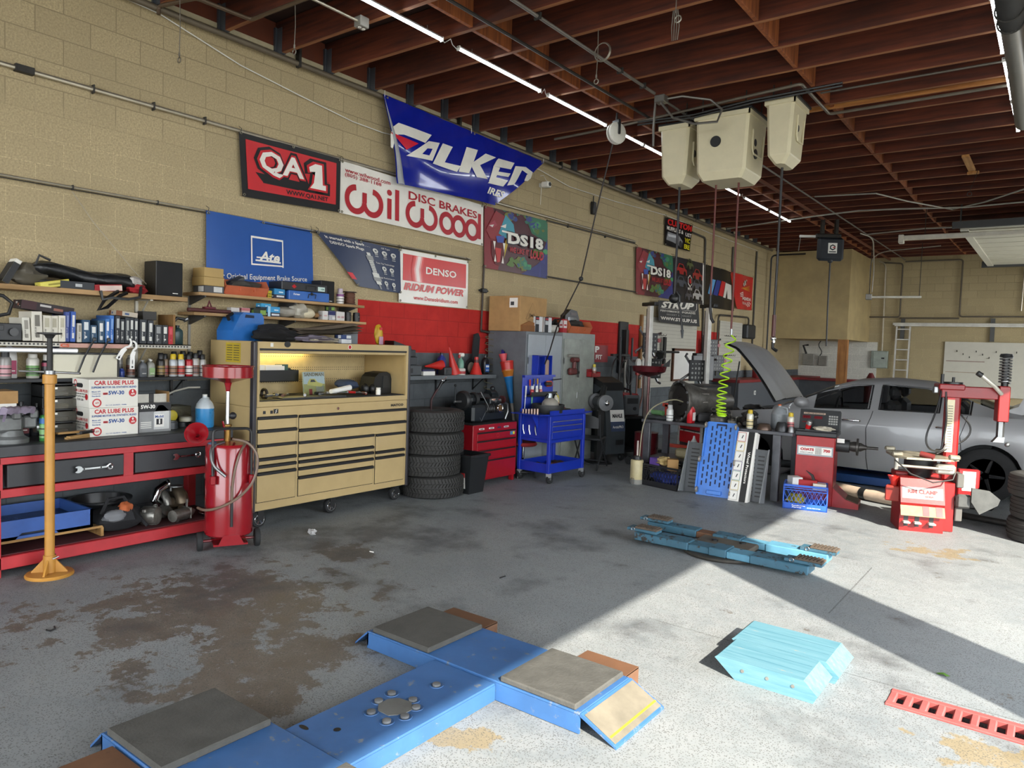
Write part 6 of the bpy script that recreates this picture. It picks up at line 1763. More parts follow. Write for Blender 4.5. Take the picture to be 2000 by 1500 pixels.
MB(mat('#1a1b1c',.5)).lathe([(.02,-.02),(.10,-.02),(.12,0),(.12,.05),(.1,.07),(.02,.07)],(.03,-.3,.27),ax='y',n=26).lathe([(.02,0),(.09,.0),(.1,.03),(.09,.06),(.02,.06)],(.03,-.12,.27),ax='y',n=26).build('rotor',t)
MB(STEEL).cyl((.03,-.45,.26),(.03,-.2,.26),.014).build('spindle',t)
for i in range(5):
 MB(BLACK).torus((.15,-.02 + .035 * i,.16),.062,.012,None,'y',18,6).build('bellows_ring',t)
for y,z,R_ in ((.12,.26,.022),(.22,.265,.022)):
 MB(CHROME).cyl((.2,y,z),(.225,y,z),R_,n=18).build('dial',t)
hw = MB(CHROME).torus((.235,.21,.17),.05,.008,None,'x',24,8).cyl((.2,.21,.17),(.232,.21,.17),.04,m=mat('#8a6a4a',.4,.5)); hw.build('hand_wheel',t)
MB(STEEL).tube([(.18,-.25,.20),(.2,-.12,.02),(.2,.01,.2),(.16,-.1,.38)],.006,None,6).build('wire_guard',t)
MB(LM).tube([(-.05,-.34,.25),(-.05,-.34,.44)],.008).ball((-.05,-.34,.455),.018).build('lever',t)
b = MB(PAPER); fx = plane((.2,0,0),(0,1,0),(0,0,1)); b.rect(fx,.07,.272,.15,.29,mat('#c2a08e',.5)).build('plate_label',t)
MB(LM).lathe([(.02,0),(.08,.0),(.085,.12),(.05,.16),(.02,.17)],(-.02,.26,.30),ax='y',n=20).ball((-.02,.36,.40),.035).build('motor',t)
MB(mat('#4a2020',.6)).cyl((.08,.43,.26),(.08,.46,.26),.05,n=20).build('grinding_wheel',t)
MB(STEEL).tube([(.08,.46,.22),(.1,.53,.2),(.1,.55,.1),(.08,.52,.0)],.017,None,8).build('flex_arm',t)
t = thing('storage_tote','black plastic tote with a white and red label by the tires','tote',(1.0,6.52,0),0)
BKP = mat('#17191b',.5)
def taper(b,w0,d0,w1,d1,h,th,m):
 q = [(-w0,-d0,0),(w0,-d0,0),(w0,d0,0),(-w0,d0,0),(-w1,-d1,h),(w1,-d1,h),(w1,d1,h),(-w1,d1,h)]
 r_ = [(-w1 + th,-d1 + th,h),(w1 - th,-d1 + th,h),(w1 - th,d1 - th,h),(-w1 + th,d1 - th,h),(-w0 + th,-d0 + th,th),(w0 - th,-d0 + th,th),(w0 - th,d0 - th,th),(-w0 + th,d0 - th,th)]
 V = q + r_
 F = [(0,3,2,1)] + [(i,(i + 1) % 4,4 + (i + 1) % 4,4 + i) for i in range(4)] + [(4 + i,4 + (i + 1) % 4,8 + (i + 1) % 4,8 + i) for i in range(4)] + [(8 + i,8 + (i + 1) % 4,12 + (i + 1) % 4,12 + i) for i in range(4)] + [(12,13,14,15)]
 return b.raw(V,F,m)
taper(MB(BKP),.15,.13,.20,.165,.46,.008,BKP).build('tote_body',t)
MB(BKP).box((-.215,-.18,.43),(.215,-.16,.46),b=.004).box((-.215,.16,.43),(.215,.18,.46),b=.004).box((.195,-.18,.43),(.215,.18,.46),b=.004).box((-.215,-.18,.43),(-.195,.18,.46),b=.004).build('rim',t)
b = MB(PAPER); fy = lambda a,c,k=1: (-.02 + a + .15 * 0,-.13 - (c / .46) * .035 - .002 * k,c)
b.rect(fy,.04,.06,.12,.24,PAPER).rect(lambda a,c: fy(a,c,2),.04,.19,.12,.24,RED).rect(lambda a,c: fy(a,c,2),.05,.09,.09,.13,DKGREY).build('label',t)

# ------------------------------------------------------------------ grey wall shelf and what stands on it
t = thing('wall_shelf','grey painted wall shelf between the tan chest and the lockers','shelf',(0,0,0))
MB(mat('#5f6568',.6)).box((.02,5.72,1.285),(.35,7.85,1.335),b=.003).build('board',t)
for y in (6.0,7.0,7.75):
 bracket(t,y,1.285,.26,BLACK,.16)
Z6 = 1.336
def tcase(label,loc,d,w_,h,c_='#33363a'):
 o = thing('tool_case',label,'case',loc)
 MB(mat(c_,.5)).box((-d / 2,-w_ / 2,0),(d / 2,w_ / 2,h),b=.008).build('case_body',o)
 MB(BLACK).box((d / 2,-w_ * .2,h * .25),(d / 2 + .008,w_ * .1,h * .7),b=.003).build('latch',o)
tcase('grey tool case at the bottom of the stack on the grey shelf',(.17,6.25,Z6),.24,.40,.125,'#45494c')
tcase('black tool case in the middle of the stack on the grey shelf',(.17,6.20,Z6 + .126),.22,.36,.10)
tcase('black tool case on top of the stack on the grey shelf',(.16,6.20,Z6 + .227),.2,.34,.085,'#25272a')
solo(MB(BLACK).prism([(-.18,0),(.12,0),(.1,.03),(-.18,.10)],(-.08,.08),lambda a,c,h: (h,a,c)),'drill_case_lid','black slanted tool lying on top of the stacked cases','tool',(.16,6.2,Z6 + .313))
solo(MB(mat('#5a3a34',.5)).lathe([(.03,0),(.03,.07),(.001,.07)],n=14),'tin','small dark tin standing beside the stacked tool cases','tin',(.2,6.41,Z6 + .126))
FUN = mat('#c2281f',.4)
fn_ = [(.008,.30),(.02,.20),(.05,.02),(.062,.0)]
def funnel(label,loc,s_=1.0,rot=None,c_=FUN):
 b = MB(c_).lathe([(.065 * s_,0),(.02 * s_,.22 * s_),(.009 * s_,.30 * s_),(.004,.30 * s_),(.012 * s_,.22 * s_),(.058 * s_,0)],n=22)
 return solo(b,'funnel',label,'funnel',loc,0,None,rot)
funnel('long red funnel lying on its side on the grey shelf',(.24,6.85,Z6 + .125),1.0,(radians(93),0,0))
funnel('long red funnel leaning upright beside the green spray bottle',(.28,7.07,Z6 + .008),1.18,(radians(14),radians(-6),0))
b = MB(FUN).lathe([(.085,0),(.075,.03),(.03,.16),(.026,.235),(.020,.235),(.02,.16),(.07,.02)],n=22).lathe([(.031,.15),(.029,.20)],m=mat('#5c1c1a',.5),n=22)
solo(b,'funnel','short wide red funnel with a dark neck on the grey shelf','funnel',(.25,7.53,Z6))
spb = thing('spray_bottle','pale green spray bottle with a white and red trigger on the grey shelf','spray bottle',(.22,7.24,Z6))
MB(mat('#6c9a86',.4)).lathe([(.045,0),(.047,.01),(.047,.14),(.04,.18),(.016,.21),(.016,.235)],n=20).build('bottle_body',spb)
MB(WHITE).box((-.02,-.03,.235),(.05,.03,.285),b=.012).build('trigger_head',spb); MB(RED).box((-.01,-.045,.215),(.02,-.02,.26),b=.006).build('trigger',spb)
bottle('dark blue bottle behind the leaning red funnel',(.13,6.97,Z6),'#26347e','#151518',None,.12,.09,.28)
solo(MB(mat('#c8c4bc',.5)).lathe([(.055,0),(.055,.07),(.05,.085),(.001,.085)],n=20).lathe([(.0556,.015),(.0556,.05)],m=mat('#9c2a2c',.5),n=20),'tub','white and red grease tub in front of the green spray bottle','tub',(.30,7.17,Z6))
bottle('black oil bottle with a blue label at the right end of the grey shelf',(.2,7.78,Z6),'#1c1d20','#151517','#2b5ca8',.11,.08,.26,lab2='#d5d8dc')
solo(MB(mat('#232528',.6)).prism([(-.05,0),(.03,0),(.09,.32),(.10,.50),(.06,.56),(-.02,.54),(-.04,.36)],(-.012,.012),lambda a,c,h: (h,a,c)),'black_paddle','tall dark plastic paddle leaning behind the black oil bottle','tool',(.1,7.66,Z6))
solo(MB(mat('#82776a',.6)).torus((0,0,.10),.095,.012,BLACK,'x',26,6).ball((0,.03,.08),(.03,.07,.08)),'sanding_belt','dark ring and tan disc leaning behind the short red funnel','disc',(.12,7.55,Z6))
solo(MB(mat('#8a7350',.8)).box((-.08,-.12,0),(.08,.12,.03)),'wood_block','flat wooden block at the right end of the grey shelf','wood',(.24,7.72 - .02,Z6)) if False else None
tcase('small black battery pack on the grey shelf',(.26,6.90,Z6),.12,.14,.10,'#2a2c2f')
solo(MB(mat('#23264a',.6)).box((-.1,-.11,.05),(.09,.1,.075)).box((-.09,-.10,0),(.095,.11,.05),PAPER),'manuals','stack of paper manuals right of the tool cases on the grey shelf','books',(.2,6.57,Z6))
# vertical air drop with coiled hose
t = thing('air_drop','vertical air pipe with a valve and a thin grey coiled hose by the lockers','air line',(.04,7.93,0))
MB(mat('#3a3029',.5,.3)).cyl((0,-.07,1.93),(0,-.05,2.84),.014,n=10).build('pipe_drop',t)
MB(BLACK).box((-.02,-.10,2.46),(.04,0.0,2.52),b=.01).cyl((0,-.14,2.49),(.0,.05,2.49),.012).build('valve',t)
MB(IRON).cyl((0,-.07,1.93),(.05,.05,1.915),.018,n=10).build('coupler',t)
cp_ = [(.07 + .055 * cos(a),.045 + .07 * sin(a),1.90 - .088 * a / (2 * pi)) for a in [2 * pi * i / 16 for i in range(16 * 13)]]
MB(mat('#6f6a52',.5)).tube([(.05,.05,1.91)] + cp_,.005,None,6).build('coiled_hose',t)

# ------------------------------------------------------------------ grey lockers
LK = mat('#8a9095',.45,var=.14,scale=3)
LK2 = mat('#8f938c',.55,var=.3,scale=4)
def locker(label,y0,y1,ztop,m,zd,ms):
 o = thing('steel_cabinet',label,'cabinet',(0,0,0))
 MB(ms).box((.07,y0,.02),(.735,y1,ztop),b=.005).build('cabinet_body',o)
 mid = (y0 + y1) / 2
 for k,(a,c) in enumerate(((y0 + .03,mid - .003),(mid + .003,y1 - .03))):
  d = MB(m).box((.735,a,.10),(.752,c,zd),b=.003).build('door',o)
  for z in (.4,1.5):
   MB(STEEL).box((.744,a if k == 0 else c - .012,z),(.758,a + .012 if k == 0 else c,z + .09)).build('hinge',d)
 MB(STEEL).box((.752,mid - .05,.98),(.762,mid - .025,1.08),b=.004).build('handle',o)
 return o
locker('grey steel cabinet with plain doors, left one of the pair',7.99,8.875,1.94,LK,1.90,mat('#5f6468',.5))
locker('paler worn steel cabinet with tools stuck on it, right one of the pair',8.885,9.80,1.955,LK2,1.865,mat('#868b88',.5))
fs = thing('funnel_stack','nest of red, orange and blue funnels hung on the cabinet side','funnels',(.44,7.93,1.60),0,None,(0,radians(-11),0))
for nm,c_,z0,r0,z1,r1 in (('blue_funnel','#2573b0',-.68,.022,-.31,.06),('orange_funnel','#b06a24',-.31,.06,-.22,.08),('red_funnel','#b5281f',-.22,.08,-.10,.088)):
 MB(mat(c_,.4)).lathe([(r0,z0),(r1,z1),(r1 * 1.06,z1 + .004),(r1 * 1.06,z1 + .02),(r1 * .9,z1 + .018),(r0 * .7,z0)],n=22).build(nm,fs)
MB(mat('#8f8c84',.5)).cyl((0,0,-.92),(0,0,-.66),.02,.026,n=14).build('grey_tube',fs)
MB(mat('#c24a50',.4)).lathe([(.015,-.14),(.06,.03),(.056,.03),(.01,-.14)],(-.05,0,0),n=18).build('pink_funnel',fs)
MB(mat('#2a2470',.4)).prism([(-.08,-.02),(-.02,-.02),(-.03,.06),(-.05,.09)],(-.02,.02),lambda a,c,h: (a,h,c)).build('scoop',fs)
# on the lockers
cz = 1.941
cb = carton('large brown cardboard carton printed with a triangle on the grey cabinets',(.35,8.09,cz + .0),(.5,.56,.47),'#a07d4c') if False else None
t = thing('carton','large brown cardboard carton printed with a triangle on the grey cabinets','box',(.36,8.20,cz))
b = MB(CARD).box((-.27,-.24,0),(.27,.40,.48),b=.004); fx = plane((.27,-.24,0),(0,1,0),(0,0,1))
bk = mat('#6a5030',.8); b.stroke(fx,[(.14,.17),(.44,.17),(.29,.40),(.14,.17)],.006,bk); b.text(fx,'JML',(.2,.18,.38,.25),bk,.02); b.stroke(fx,[(.16,.15),(.42,.15)],.006,bk)
fy = plane((-.27,-.24,0),(1,0,0),(0,0,1)); b.rect(fy,.36,.32,.50,.45,PAPER).rect(lambda a,c: fy(a,c,2),.38,.35,.44,.40,DKGREY).build('carton_body',t)
fl_ = thing('cardboard_tray','flat brown carton with an open lid beside the large carton','box',(.52,8.12,cz),.0)
MB(mat('#7d5028',.8)).box((-.14,-.13,0),(.14,.2,.085)).build('carton_body',fl_); MB(mat('#8a5a2c',.8)).prism([(-.13,.085),(.05,.145),(.2,.12),(.2,.085)],(-.13,.13),lambda a,c,h: (h,a,c)).build('flap',fl_)
for i,(y,c_) in enumerate(((8.37,0),(8.60,1))):
 carton(('left','right')[i] + ' white and black brake pad box standing on the cabinets',(.62,y,cz),(.09,.17,.22),'#23252a',stripes=((.52,.02,1,.98,'#c9cacb'),(.05,.5,.5,.75,'#b5b7b8'),(.05,.8,.5,.92,'#9c2a2e')))
solo(MB(mat('#b7b4ac',.5)).cyl((0,-.1,.06),(0,.1,.06),.06,n=20),'paper_roll','white paper roll lying right of the brake pad boxes','roll',(.6,8.78,cz + .001))
carton('red and white tall box standing on the cabinets',(.62,9.06,cz + .015),(.07,.11,.2),'#a3222a',stripes=((.08,.35,.92,.9,'#cfc8c4'),(.2,.5,.8,.62,'#a3222a')))
ob2 = bin_box('worn orange parts bin on the right cabinet',(.55,9.46,cz + .015),.62,.26,.19,'#b5623c')
lump(MB(mat('#2f2a26',.6)),(0,0,.12),(.1,.22,.08),81,amp=.3).build('loose_parts',ob2)
hd = thing('head_light','black and chrome car lamp standing in the orange bin','car lamp',(.50,9.42,cz + .16),0)
MB(mat('#1c1819',.3)).prism([(-.22,0),(.2,0),(.2,.06),(.12,.20),(-.05,.22),(-.2,.12)],(-.04,.05),lambda a,c,h: (h,a,c)).build('housing',hd)
MB(mat('#8d9196',.15,.8)).box((.051,-.12,.04),(.058,.1,.10),b=.003).build('reflector',hd); MB(mat('#3a2a2a',.3)).box((.051,-.06,.13),(.056,.1,.17),b=.003).build('lens',hd)
solo(lump(MB(mat('#1d1d1f',.6)),(0,0,.10),(.06,.12,.10),83,amp=.4),'black_bag','crumpled black plastic left of the car lamp','bag',(.42,9.18,cz + .02))
# stuck on the lockers' doors
iw = thing('impact_wrench','dark red impact wrench hanging on the pale cabinet door','tool',(.80,9.12,1.44))
MB(mat('#57201f',.5)).cyl((0,-.06,.12),(0,.1,.12),.035,n=14).cyl((0,0,.0),(0,0,.12),.03,n=12).box((-.03,-.14,-.10),(.03,.06,0),b=.02).build('tool_body',iw)
MB(BLACK).cyl((0,.12,-.14),(0,.12,.13),.016).box((-.02,.06,-.09),(.02,.14,-.04),b=.01).build('air_fitting',iw); MB(GALV).box((-.045,-.13,.16),(.0,.15,.20),b=.004).build('magnet_bar',iw)
mt = thing('magnetic_tray','red magnetic tray holding a yellow capped can on the pale cabinet','tray',(.80,9.68,1.30))
MB(mat('#8e1d22',.4)).box((-.045,-.13,0),(.05,.13,.006)).box((.045,-.13,0),(.05,.13,.06)).box((-.045,-.13,0),(-.04,.13,.12)).box((-.045,-.13,0),(.05,-.125,.08)).box((-.045,.125,0),(.05,.13,.08)).build('tray_body',mt)
aerosol('small can with a yellow top standing in the red magnetic tray',(.80,9.70,1.307),'#a9a79e','#c2b13a','#8a4a3a',.032,.19)
bbx = thing('blue_rack','blue metal rack stuck on the grey cabinet above the tool cart','rack',(.79,8.28,1.30))
BLM = mat('#16309e',.35)
MB(BLM).box((-.035,-.17,0),(-.03,.17,.32)).box((-.03,-.17,0),(.07,-.165,.32)).box((-.03,.165,0),(.07,.17,.32)).box((-.03,-.17,0),(.07,.17,.005)).box((-.03,.02,0),(.05,.03,.3)).box((-.03,-.17,.315),(.07,.17,.32)).build('rack_body',bbx)
MB(mat('#9c7f6e',.5)).box((-.01,.05,.02),(.05,.13,.26),b=.01).build('parts_pack',bbx)
# ------------------------------------------------------------------ low lift in the foreground
LB = chipped('lift_blue_paint','#3b669b','#6f767c',0.62,0.5,scale=11)
LPAD = mat('#4b4a46',.85,var=.25,scale=9,bump=.3)
BRN = chipped('rusty_brown','#6b4a33','#3a2c22',.5,.7,scale=12)
t = thing('car_lift','low blue car lift in the foreground, two runways joined by a cross beam','car lift',(0,0,0))
def runway(y0,y1,h=.10):
 b = MB(LB).box((3.50,y0,h - .012),(4.91,y1,h),b=.004)
 for y in (y0,y1 - .01):
  b.box((3.50,y,.004),(4.91,y + .01,h - .010))
 b.box((3.50,y0,.02),(3.51,y1,h - .01))
 return b.build('runway',t)
for y0,y1 in ((2.76,3.235),(1.33,1.83)):
 w = runway(y0,y1)
 for x0 in (3.535,4.45):
  MB(LPAD).box((x0,y0 + .005,.1),(x0 + .435,y1 - .02,.13),b=.006).build('rubber_pad',t)
 fp = MB(LB).prism([(4.915,.1),(5.10,.012),(5.10,.0),(4.905,.088)],(y0 - .0,y1),lambda a,c,h: (a,h,c)).build('end_ramp',t)
 MB(mat('#6f685a',.8,var=.3)).raw([(4.93,y0 + .01,.0955),(5.09,y0 + .01,.0185),(5.09,y1 - .01,.0185),(4.93,y1 - .01,.0955)],[(0,1,2,3)]).build('worn_tread',fp)
 MB(mat('#c9a92c',.6)).raw([(5.055,y0 + .02,.0365),(5.065,y0 + .02,.0325),(5.065,y1 - .01,.0325),(5.055,y1 - .01,.0365)],[(0,1,2,3)]).build('yellow_line',fp)
 MB(LB).prism([(3.40,.0),(3.40,.01),(3.50,.098),(3.50,.085)],(y0,y0 + .14),lambda a,c,h: (a,h,c)).build('end_flap',t)
b = MB(LB).box((4.02,1.835,.078),(4.43,2.755,.09),b=.004).box((4.02,1.835,.004),(4.03,2.755,.08)).box((4.42,1.835,.004),(4.43,2.755,.08))
b.build('cross_beam',t)
HD_ = mat('#77797a',.5,.4,var=.35,scale=14)
mp_ = MB(mat('#6b6c69',.6,.2,var=.35)).prism([(4.16,2.24),(4.20,2.20),(4.27,2.20),(4.31,2.25),(4.31,2.31),(4.26,2.35),(4.19,2.34),(4.16,2.30)],(.090,.094)); mp_.build('hatch_plate',t)
for x,y in ((4.19,2.17),(4.14,2.26),(4.13,2.35),(4.25,2.37),(4.31,2.33),(4.33,2.24),(4.30,2.16),(4.23,2.55)):
 w = MB(LB).lathe([(.034,.0905),(.033,.093),(.026,.0915),(.022,.0905)],(x,y,0),n=18).build('bolt_recess',t)
 MB(HD_).lathe([(.020,.0905),(.020,.1),(.012,.103),(.001,.103)],(x,y,0),n=12).build('bolt_head',w)
MB(BLACK).disc(lambda a,c: (a,c,.0912),4.19,1.98,.016,.016,BLACK,14).disc(lambda a,c: (a,c,.0912),4.07,1.9,.03,.012,BLACK,12).build('drilled_hole',t)
for i,(x0,x1,y0,y1,s_) in enumerate(((3.60,3.95,3.245,3.38,'behind the far left rubber pad of the blue lift'),(4.57,4.88,3.245,3.39,'behind the far right rubber pad of the blue lift'),(3.62,3.98,1.12,1.32,'in front of the blue lift at the bottom edge'))):
 b = MB(BRN).box((x0,y0,.085),(x1,y1,.093)).box((x0,y0,.001),(x0 + .006,y1,.09)).box((x1 - .006,y0,.001),(x1,y1,.09))
 solo(b,'steel_bracket','rusty brown folded steel plate ' + s_,'bracket')

# ------------------------------------------------------------------ far lift: two blue arms on a round plate
FBL = chipped('lift_pale_blue_paint','#5b93ad','#3c3a36',.62,.55,scale=12)
FDK = chipped('lift_dark_blue_paint','#3a6478','#33302c',.75,.55,scale=12)
t = thing('car_lift','worn pale blue in-ground lift arms lying on a round plate across the sun edge','car lift',(0,0,0))
MB(mat('#3f3c37',.7,.3,var=.4)).lathe([(.001,.0),(.36,.0),(.37,.012),(.36,.026),(.001,.028)],(4.28,6.17,0),n=40).build('base_plate',t)
MB(mat('#5a534a',.7,.2,var=.4)).box((4.02,5.98,.028),(4.52,6.38,.075),b=.012).build('saddle',t)
def arm(y0,y1,ms):
 for (x0,x1,g,m) in ms:
  MB(m).box((x0,y0 - g,.028),(x1,y1 + g,.085 + g),b=.006).build('arm_section',t)
arm(5.89,6.07,[(3.55,4.06,.01,FDK),(4.06,4.25,.0,FDK),(4.25,4.40,.012,FDK),(4.40,4.60,.0,FBL),(4.60,5.06,.012,FDK)])
arm(6.35,6.49,[(3.45,3.94,.01,FDK),(3.94,4.10,.0,BRN),(4.10,4.36,.012,FDK),(4.36,4.58,.0,FBL),(4.58,5.09,.012,FBL)])
RUB = mat('#55493e',.8,var=.3,scale=14)
for x0,y in ((3.46,5.97),(3.36,6.42),(4.86,5.98),(4.86,6.42)):
 p = MB(FDK).box((x0,y - .06,.098),(x0 + .29,y + .06,.125),b=.004).build('lift_pad',t)
 b = MB(RUB).box((x0 + .08,y - .062,.125),(x0 + .295,y + .062,.142),b=.004)
 for i in range(7):
  b.box((x0 + .09 + .028 * i,y - .06,.142),(x0 + .105 + .028 * i,y + .06,.148))
 b.build('rubber_block',p)
 MB(STEEL).torus((x0 + .06,y - .06,.115),.016,.005,None,'y',12,6).build('pivot_ring',p)
for x,y in ((4.18,6.2),(4.4,6.28),(4.33,6.42)):
 MB(BLACK).lathe([(.028,.088),(.028,.1),(.018,.102),(.001,.1)],(x,y,-.012),n=14).build('bolt_head',t)

# ------------------------------------------------------------------ wooden ramps and drain grate
RMP = new_mat('weathered_ramp_paint')[0]
_t = RMP.node_tree; _b = _t.nodes['Principled BSDF']
_tc = nn(_t,'ShaderNodeTexCoord'); _mp = nn(_t,'ShaderNodeMapping'); _mp.inputs['Scale'].default_value = (1.2,16,16)
_t.links.new(_tc.outputs['Object'],_mp.inputs[0])
_n = noise(_t,_mp.outputs[0],2.2,8,.7); _n2 = noise(_t,_tc.outputs['Object'],5,6,.7)
_c = mixc(_t,ramp(_t,_n,.32,.68),lin('#477786'),lin('#688f9b'))
_c = mixc(_t,ramp(_t,math_node(_t,'ADD',_n,math_node(_t,'MULTIPLY',_n2,.6)),.98,1.03),_c,lin('#a98f6c'))
_t.links.new(_c,_b.inputs['Base Color']); _b.inputs['Roughness'].default_value = .65
for (x,y,w_,L_,s_) in ((5.15,3.78,.30,.52,'nearer one of the pair'),(5.13,4.09,.34,.57,'farther one of the pair')):
 t = thing('wheel_ramp','pale blue weathered wooden wheel ramp on the sunlit floor, ' + s_,'ramp',(x,y,0))
 P = [(.10,0),(L_ - .02,0),(L_,.04),(L_ - .07,.105),(0,.105),(-.015,.093)]
 MB(RMP).prism(P,(0,w_),lambda a,c,h: (a,h,c)).build('ramp_body',t)
 for a in (.14,.27,.40):
  MB(GALV).cyl((a,-.004,.06 - .0),(a,.004,.06),.009,n=10).build('bolt_head',t)
 for k in (.10,.2):
  MB(mat('#3d6f80',.7)).box((.01,w_ * k / .3 - .003,.1051),(L_ - .08,w_ * k / .3 + .001,.1056)).build('plank_gap',t)
GRM = chipped('grate_red_paint','#a8514e','#7d6f62',.45,.7,scale=18)
t = thing('drain_grate','red painted cast floor grate over a drain channel at the bottom right','grate',(5.93,4.135,0))
gb = MB(GRM)
for y in (-.105,.065):
 gb.box((0,y,-.03),(1.9,y + .04,.006),b=.004)
for i in range(26):
 gb.box((.0 + .072 * i,-.07,-.03),(.036 + .072 * i,.07,.005),b=.006)
gb.build('grate_body',t)
cb_ = MB(mat('#2a2622',.9))
cb_.box((5.93,4.02,-.148),(7.9,4.24,-.14)); solo(cb_,'drain_bed','dark dirt bottom of the drain channel under the red grate','drain')
rnd = random.Random(3)
lv = MB(mat('#6a4a34',.8))
for i in range(70):
 x,y,a = rnd.uniform(5.97,7.4),rnd.uniform(4.06,4.2),rnd.uniform(0,6)
 s_ = rnd.uniform(.012,.03); z = -.10 + rnd.uniform(0,.06)
 lv.raw([(x + s_ * cos(a),y + s_ * sin(a),z),(x - s_ * .4 * sin(a),y + s_ * .4 * cos(a),z + .01),(x - s_ * cos(a),y - s_ * sin(a),z),(x + s_ * .4 * sin(a),y - s_ * .4 * cos(a),z + .006)],[(0,1,2,3)])
o = solo(lv,'leaf_litter','dry brown leaves caught in the drain under the red grate','leaves'); o['kind'] = 'stuff'
solo(MB(mat('#4f7a22',.6)).sheet(lambda a,c: (6.12 + .035 * (a - .5) * 2 * (1 - abs(c - .5)),4.62 + .03 * (c - .5),.004 + .006 * sin(pi * a)),4,4),'leaf','single small green leaf lying in the shadow stripe','leaf')
solo(lump(MB(mat('#c9c9c6',.2,trans=.3)),(0,0,.028),(.035,.025,.028),91,amp=.45),'plastic_scrap','crumpled clear plastic scrap on the floor before the tan chest','litter',(1.33,4.05,0))
for i,(x,y,m,P,s_) in enumerate(((1.95,1.45 + .27,BLACK,[(-.02,.03,.006),(.02,.02,.006),(.03,-.01,.006),(0,-.02,.006)],'curled black scrap of tape on the floor at the left bottom'),(3.29,4.28,BLACK,[(0,-.03,.004),(.004,.03,.005)],'small black sliver on the floor near the sun edge'),(2.1,4.05,PAPER,[(-.02,0,.005),(.02,.005,.005)],'small white paper scrap on the shaded floor'))):
 solo(MB(m).tube([(x + a,y + c,z) for a,c,z in P],.005,None,5),'floor_scrap',s_,'litter')

# ------------------------------------------------------------------ overhead reels
TK = mat('#c9c0a0',.45,var=.06)
def tank(label,x0,x1,y0,y1,z0,z1,tin,holes,oval):
 o = thing('reel_cover',label,'reel cover',(0,0,0))
 b = MB(TK)
 def ring(z,k):
  a = tin * k
  xa,xb,ya,yb,c = x0 + a,x1 - a,y0 + a * .6,y1 - a,.03
  return [(xa + c,ya,z),(xb - c,ya,z),(xb,ya + c,z),(xb,yb - c,z),(xb - c,yb,z),(xa + c,yb,z),(xa,yb - c,z),(xa,ya + c,z)]
 R = [ring(z1,0),ring(z0 + .10,1),ring(z0 + .085,1.2),ring(z0,3.2)]
 V = [p for q in R for p in q]
 F = [(k * 8 + i,k * 8 + (i + 1) % 8,k * 8 + 8 + (i + 1) % 8,k * 8 + 8 + i) for k in range(3) for i in range(8)]
 F += [[24 + i for i in range(8)]]
 b.raw(V,F)
 b.build('molded_cover',o)
 MB(TK).box((x0 - .012,y0 - .012,z1 - .05),(x1 + .012,y0 + .004,z1)).box((x1 - .004,y0 - .012,z1 - .05),(x1 + .012,y1 + .012,z1)).box((x0 - .012,y0,z1 - .05),(x0 + .004,y1,z1)).build('flange',o)
 MB(BLACK).box((x0 - .02,y0 - .01,z1 + .001),(x1 + .03,y1 + .03,z1 + .025)).build('mounting_plate',o)
 for x in (x0 + .06,x1 - .06):
  for y in (y0 + .05,y1 - .05):
   MB(IRON).cyl((x,y,z1 + .02),(x,y,JZ0 + .06),.008,n=8).build('hanger_rod',o)
 for (hx,hz) in holes:
  MB(BLACK).cyl((hx,y0 + .004,hz),(hx,y0 + tin * .3 - .012,hz),.062,n=24).build('round_hole',o)
 k = tin * .5
 zo = z0 + (z1 - z0) * oval
 MB(BLACK).lathe([(.001,x1 - k * .9 + .001),(.042,x1 - k * .9 + .001),(.042,x1 - k - .01)],(0,y0 + (y1 - y0) * .45,zo),ax='x',n=20).build('logo_plate',o)
 MB(TK).tube([(x1 - k * .6 + .004,y0 + .16,zo + .12),(x1 - k * .9 + .006,y0 + .16,zo - .10),(x1 - k + .008,y0 + .20,zo - .14),(x1 - k + .008,y1 - .12,zo - .14),(x1 - k * .6 + .004,y1 - .10,zo + .12)],.012,None,6).build('molded_rib',o)
 return o
tank('narrow cream plastic reel cover under the joists, left one of three',2.55,2.92,8.05,8.55,3.72,4.40,.03,[],.55)
o = tank('wide cream plastic reel cover with a round black hole, middle one of three',3.02,3.64,8.0,8.62,3.70,4.43,.025,[(3.27,4.12)],.58)
MB(BLACK).lathe([(.001,3.632),(.055,3.632),(.055,3.60)],(0,8.3,4.0),ax='x',n=22,squash=1.0).build('round_hole',o)
tank('narrow cream plastic reel cover hung apart, right one of three',3.82,4.12,8.0,8.5,3.80,4.47,.03,[],.6)
def drop(label,x,y,z0,z1,m,r_=.013,tip=None,P=None):
 o = thing('hose_drop',label,'hose',(x,y,0))
 MB(m).tube(P or [(0,0,z0),(.0,.003,(z0 + z1) / 2),(-.003,0,z1)],r_,None,8).build('hose',o)
 MB(DKGREY).lathe([(.02,z0),(.045,z0 + .01),(.06,z0 + .03),(.06,z0 + .045)],n=14).build('ball_stop',o)
 if tip:
  tip(o,z1)
 return o
HB,HR = mat('#1e1d1e',.5),mat('#5c2a24',.5)
def oil_gun(o,z):
 MB(BLACK).ball((0,0,z + .02),(.07,.06,.06)).tube([(.03,0,z + .1),(.07,0,z + .05),(.07,0,z - .02)],.02).build('control_handle',o)
 MB(BLACK).tube([(.04,0,z),(.09,0,z - .14),(.12,.0,z - .36)],.014,None,8).cyl((.12,0,z - .36),(.125,0,z - .46),.02,.01,m=DKGREY).build('nozzle_tube',o)
drop('black hose hanging from the left reel cover with a dispensing gun',2.72,8.3,3.73,2.36,HB,.015,oil_gun)
drop('dark red hose from the middle reel cover ending in a black hook',3.18,8.3,3.71,2.36,HR,.012,lambda o,z: MB(BLACK).tube([(0,0,z + .05),(.0,0,z - .1),(.02,0,z - .22),(.05,0,z - .27)],.018,None,8).build('nozzle_tube',o))
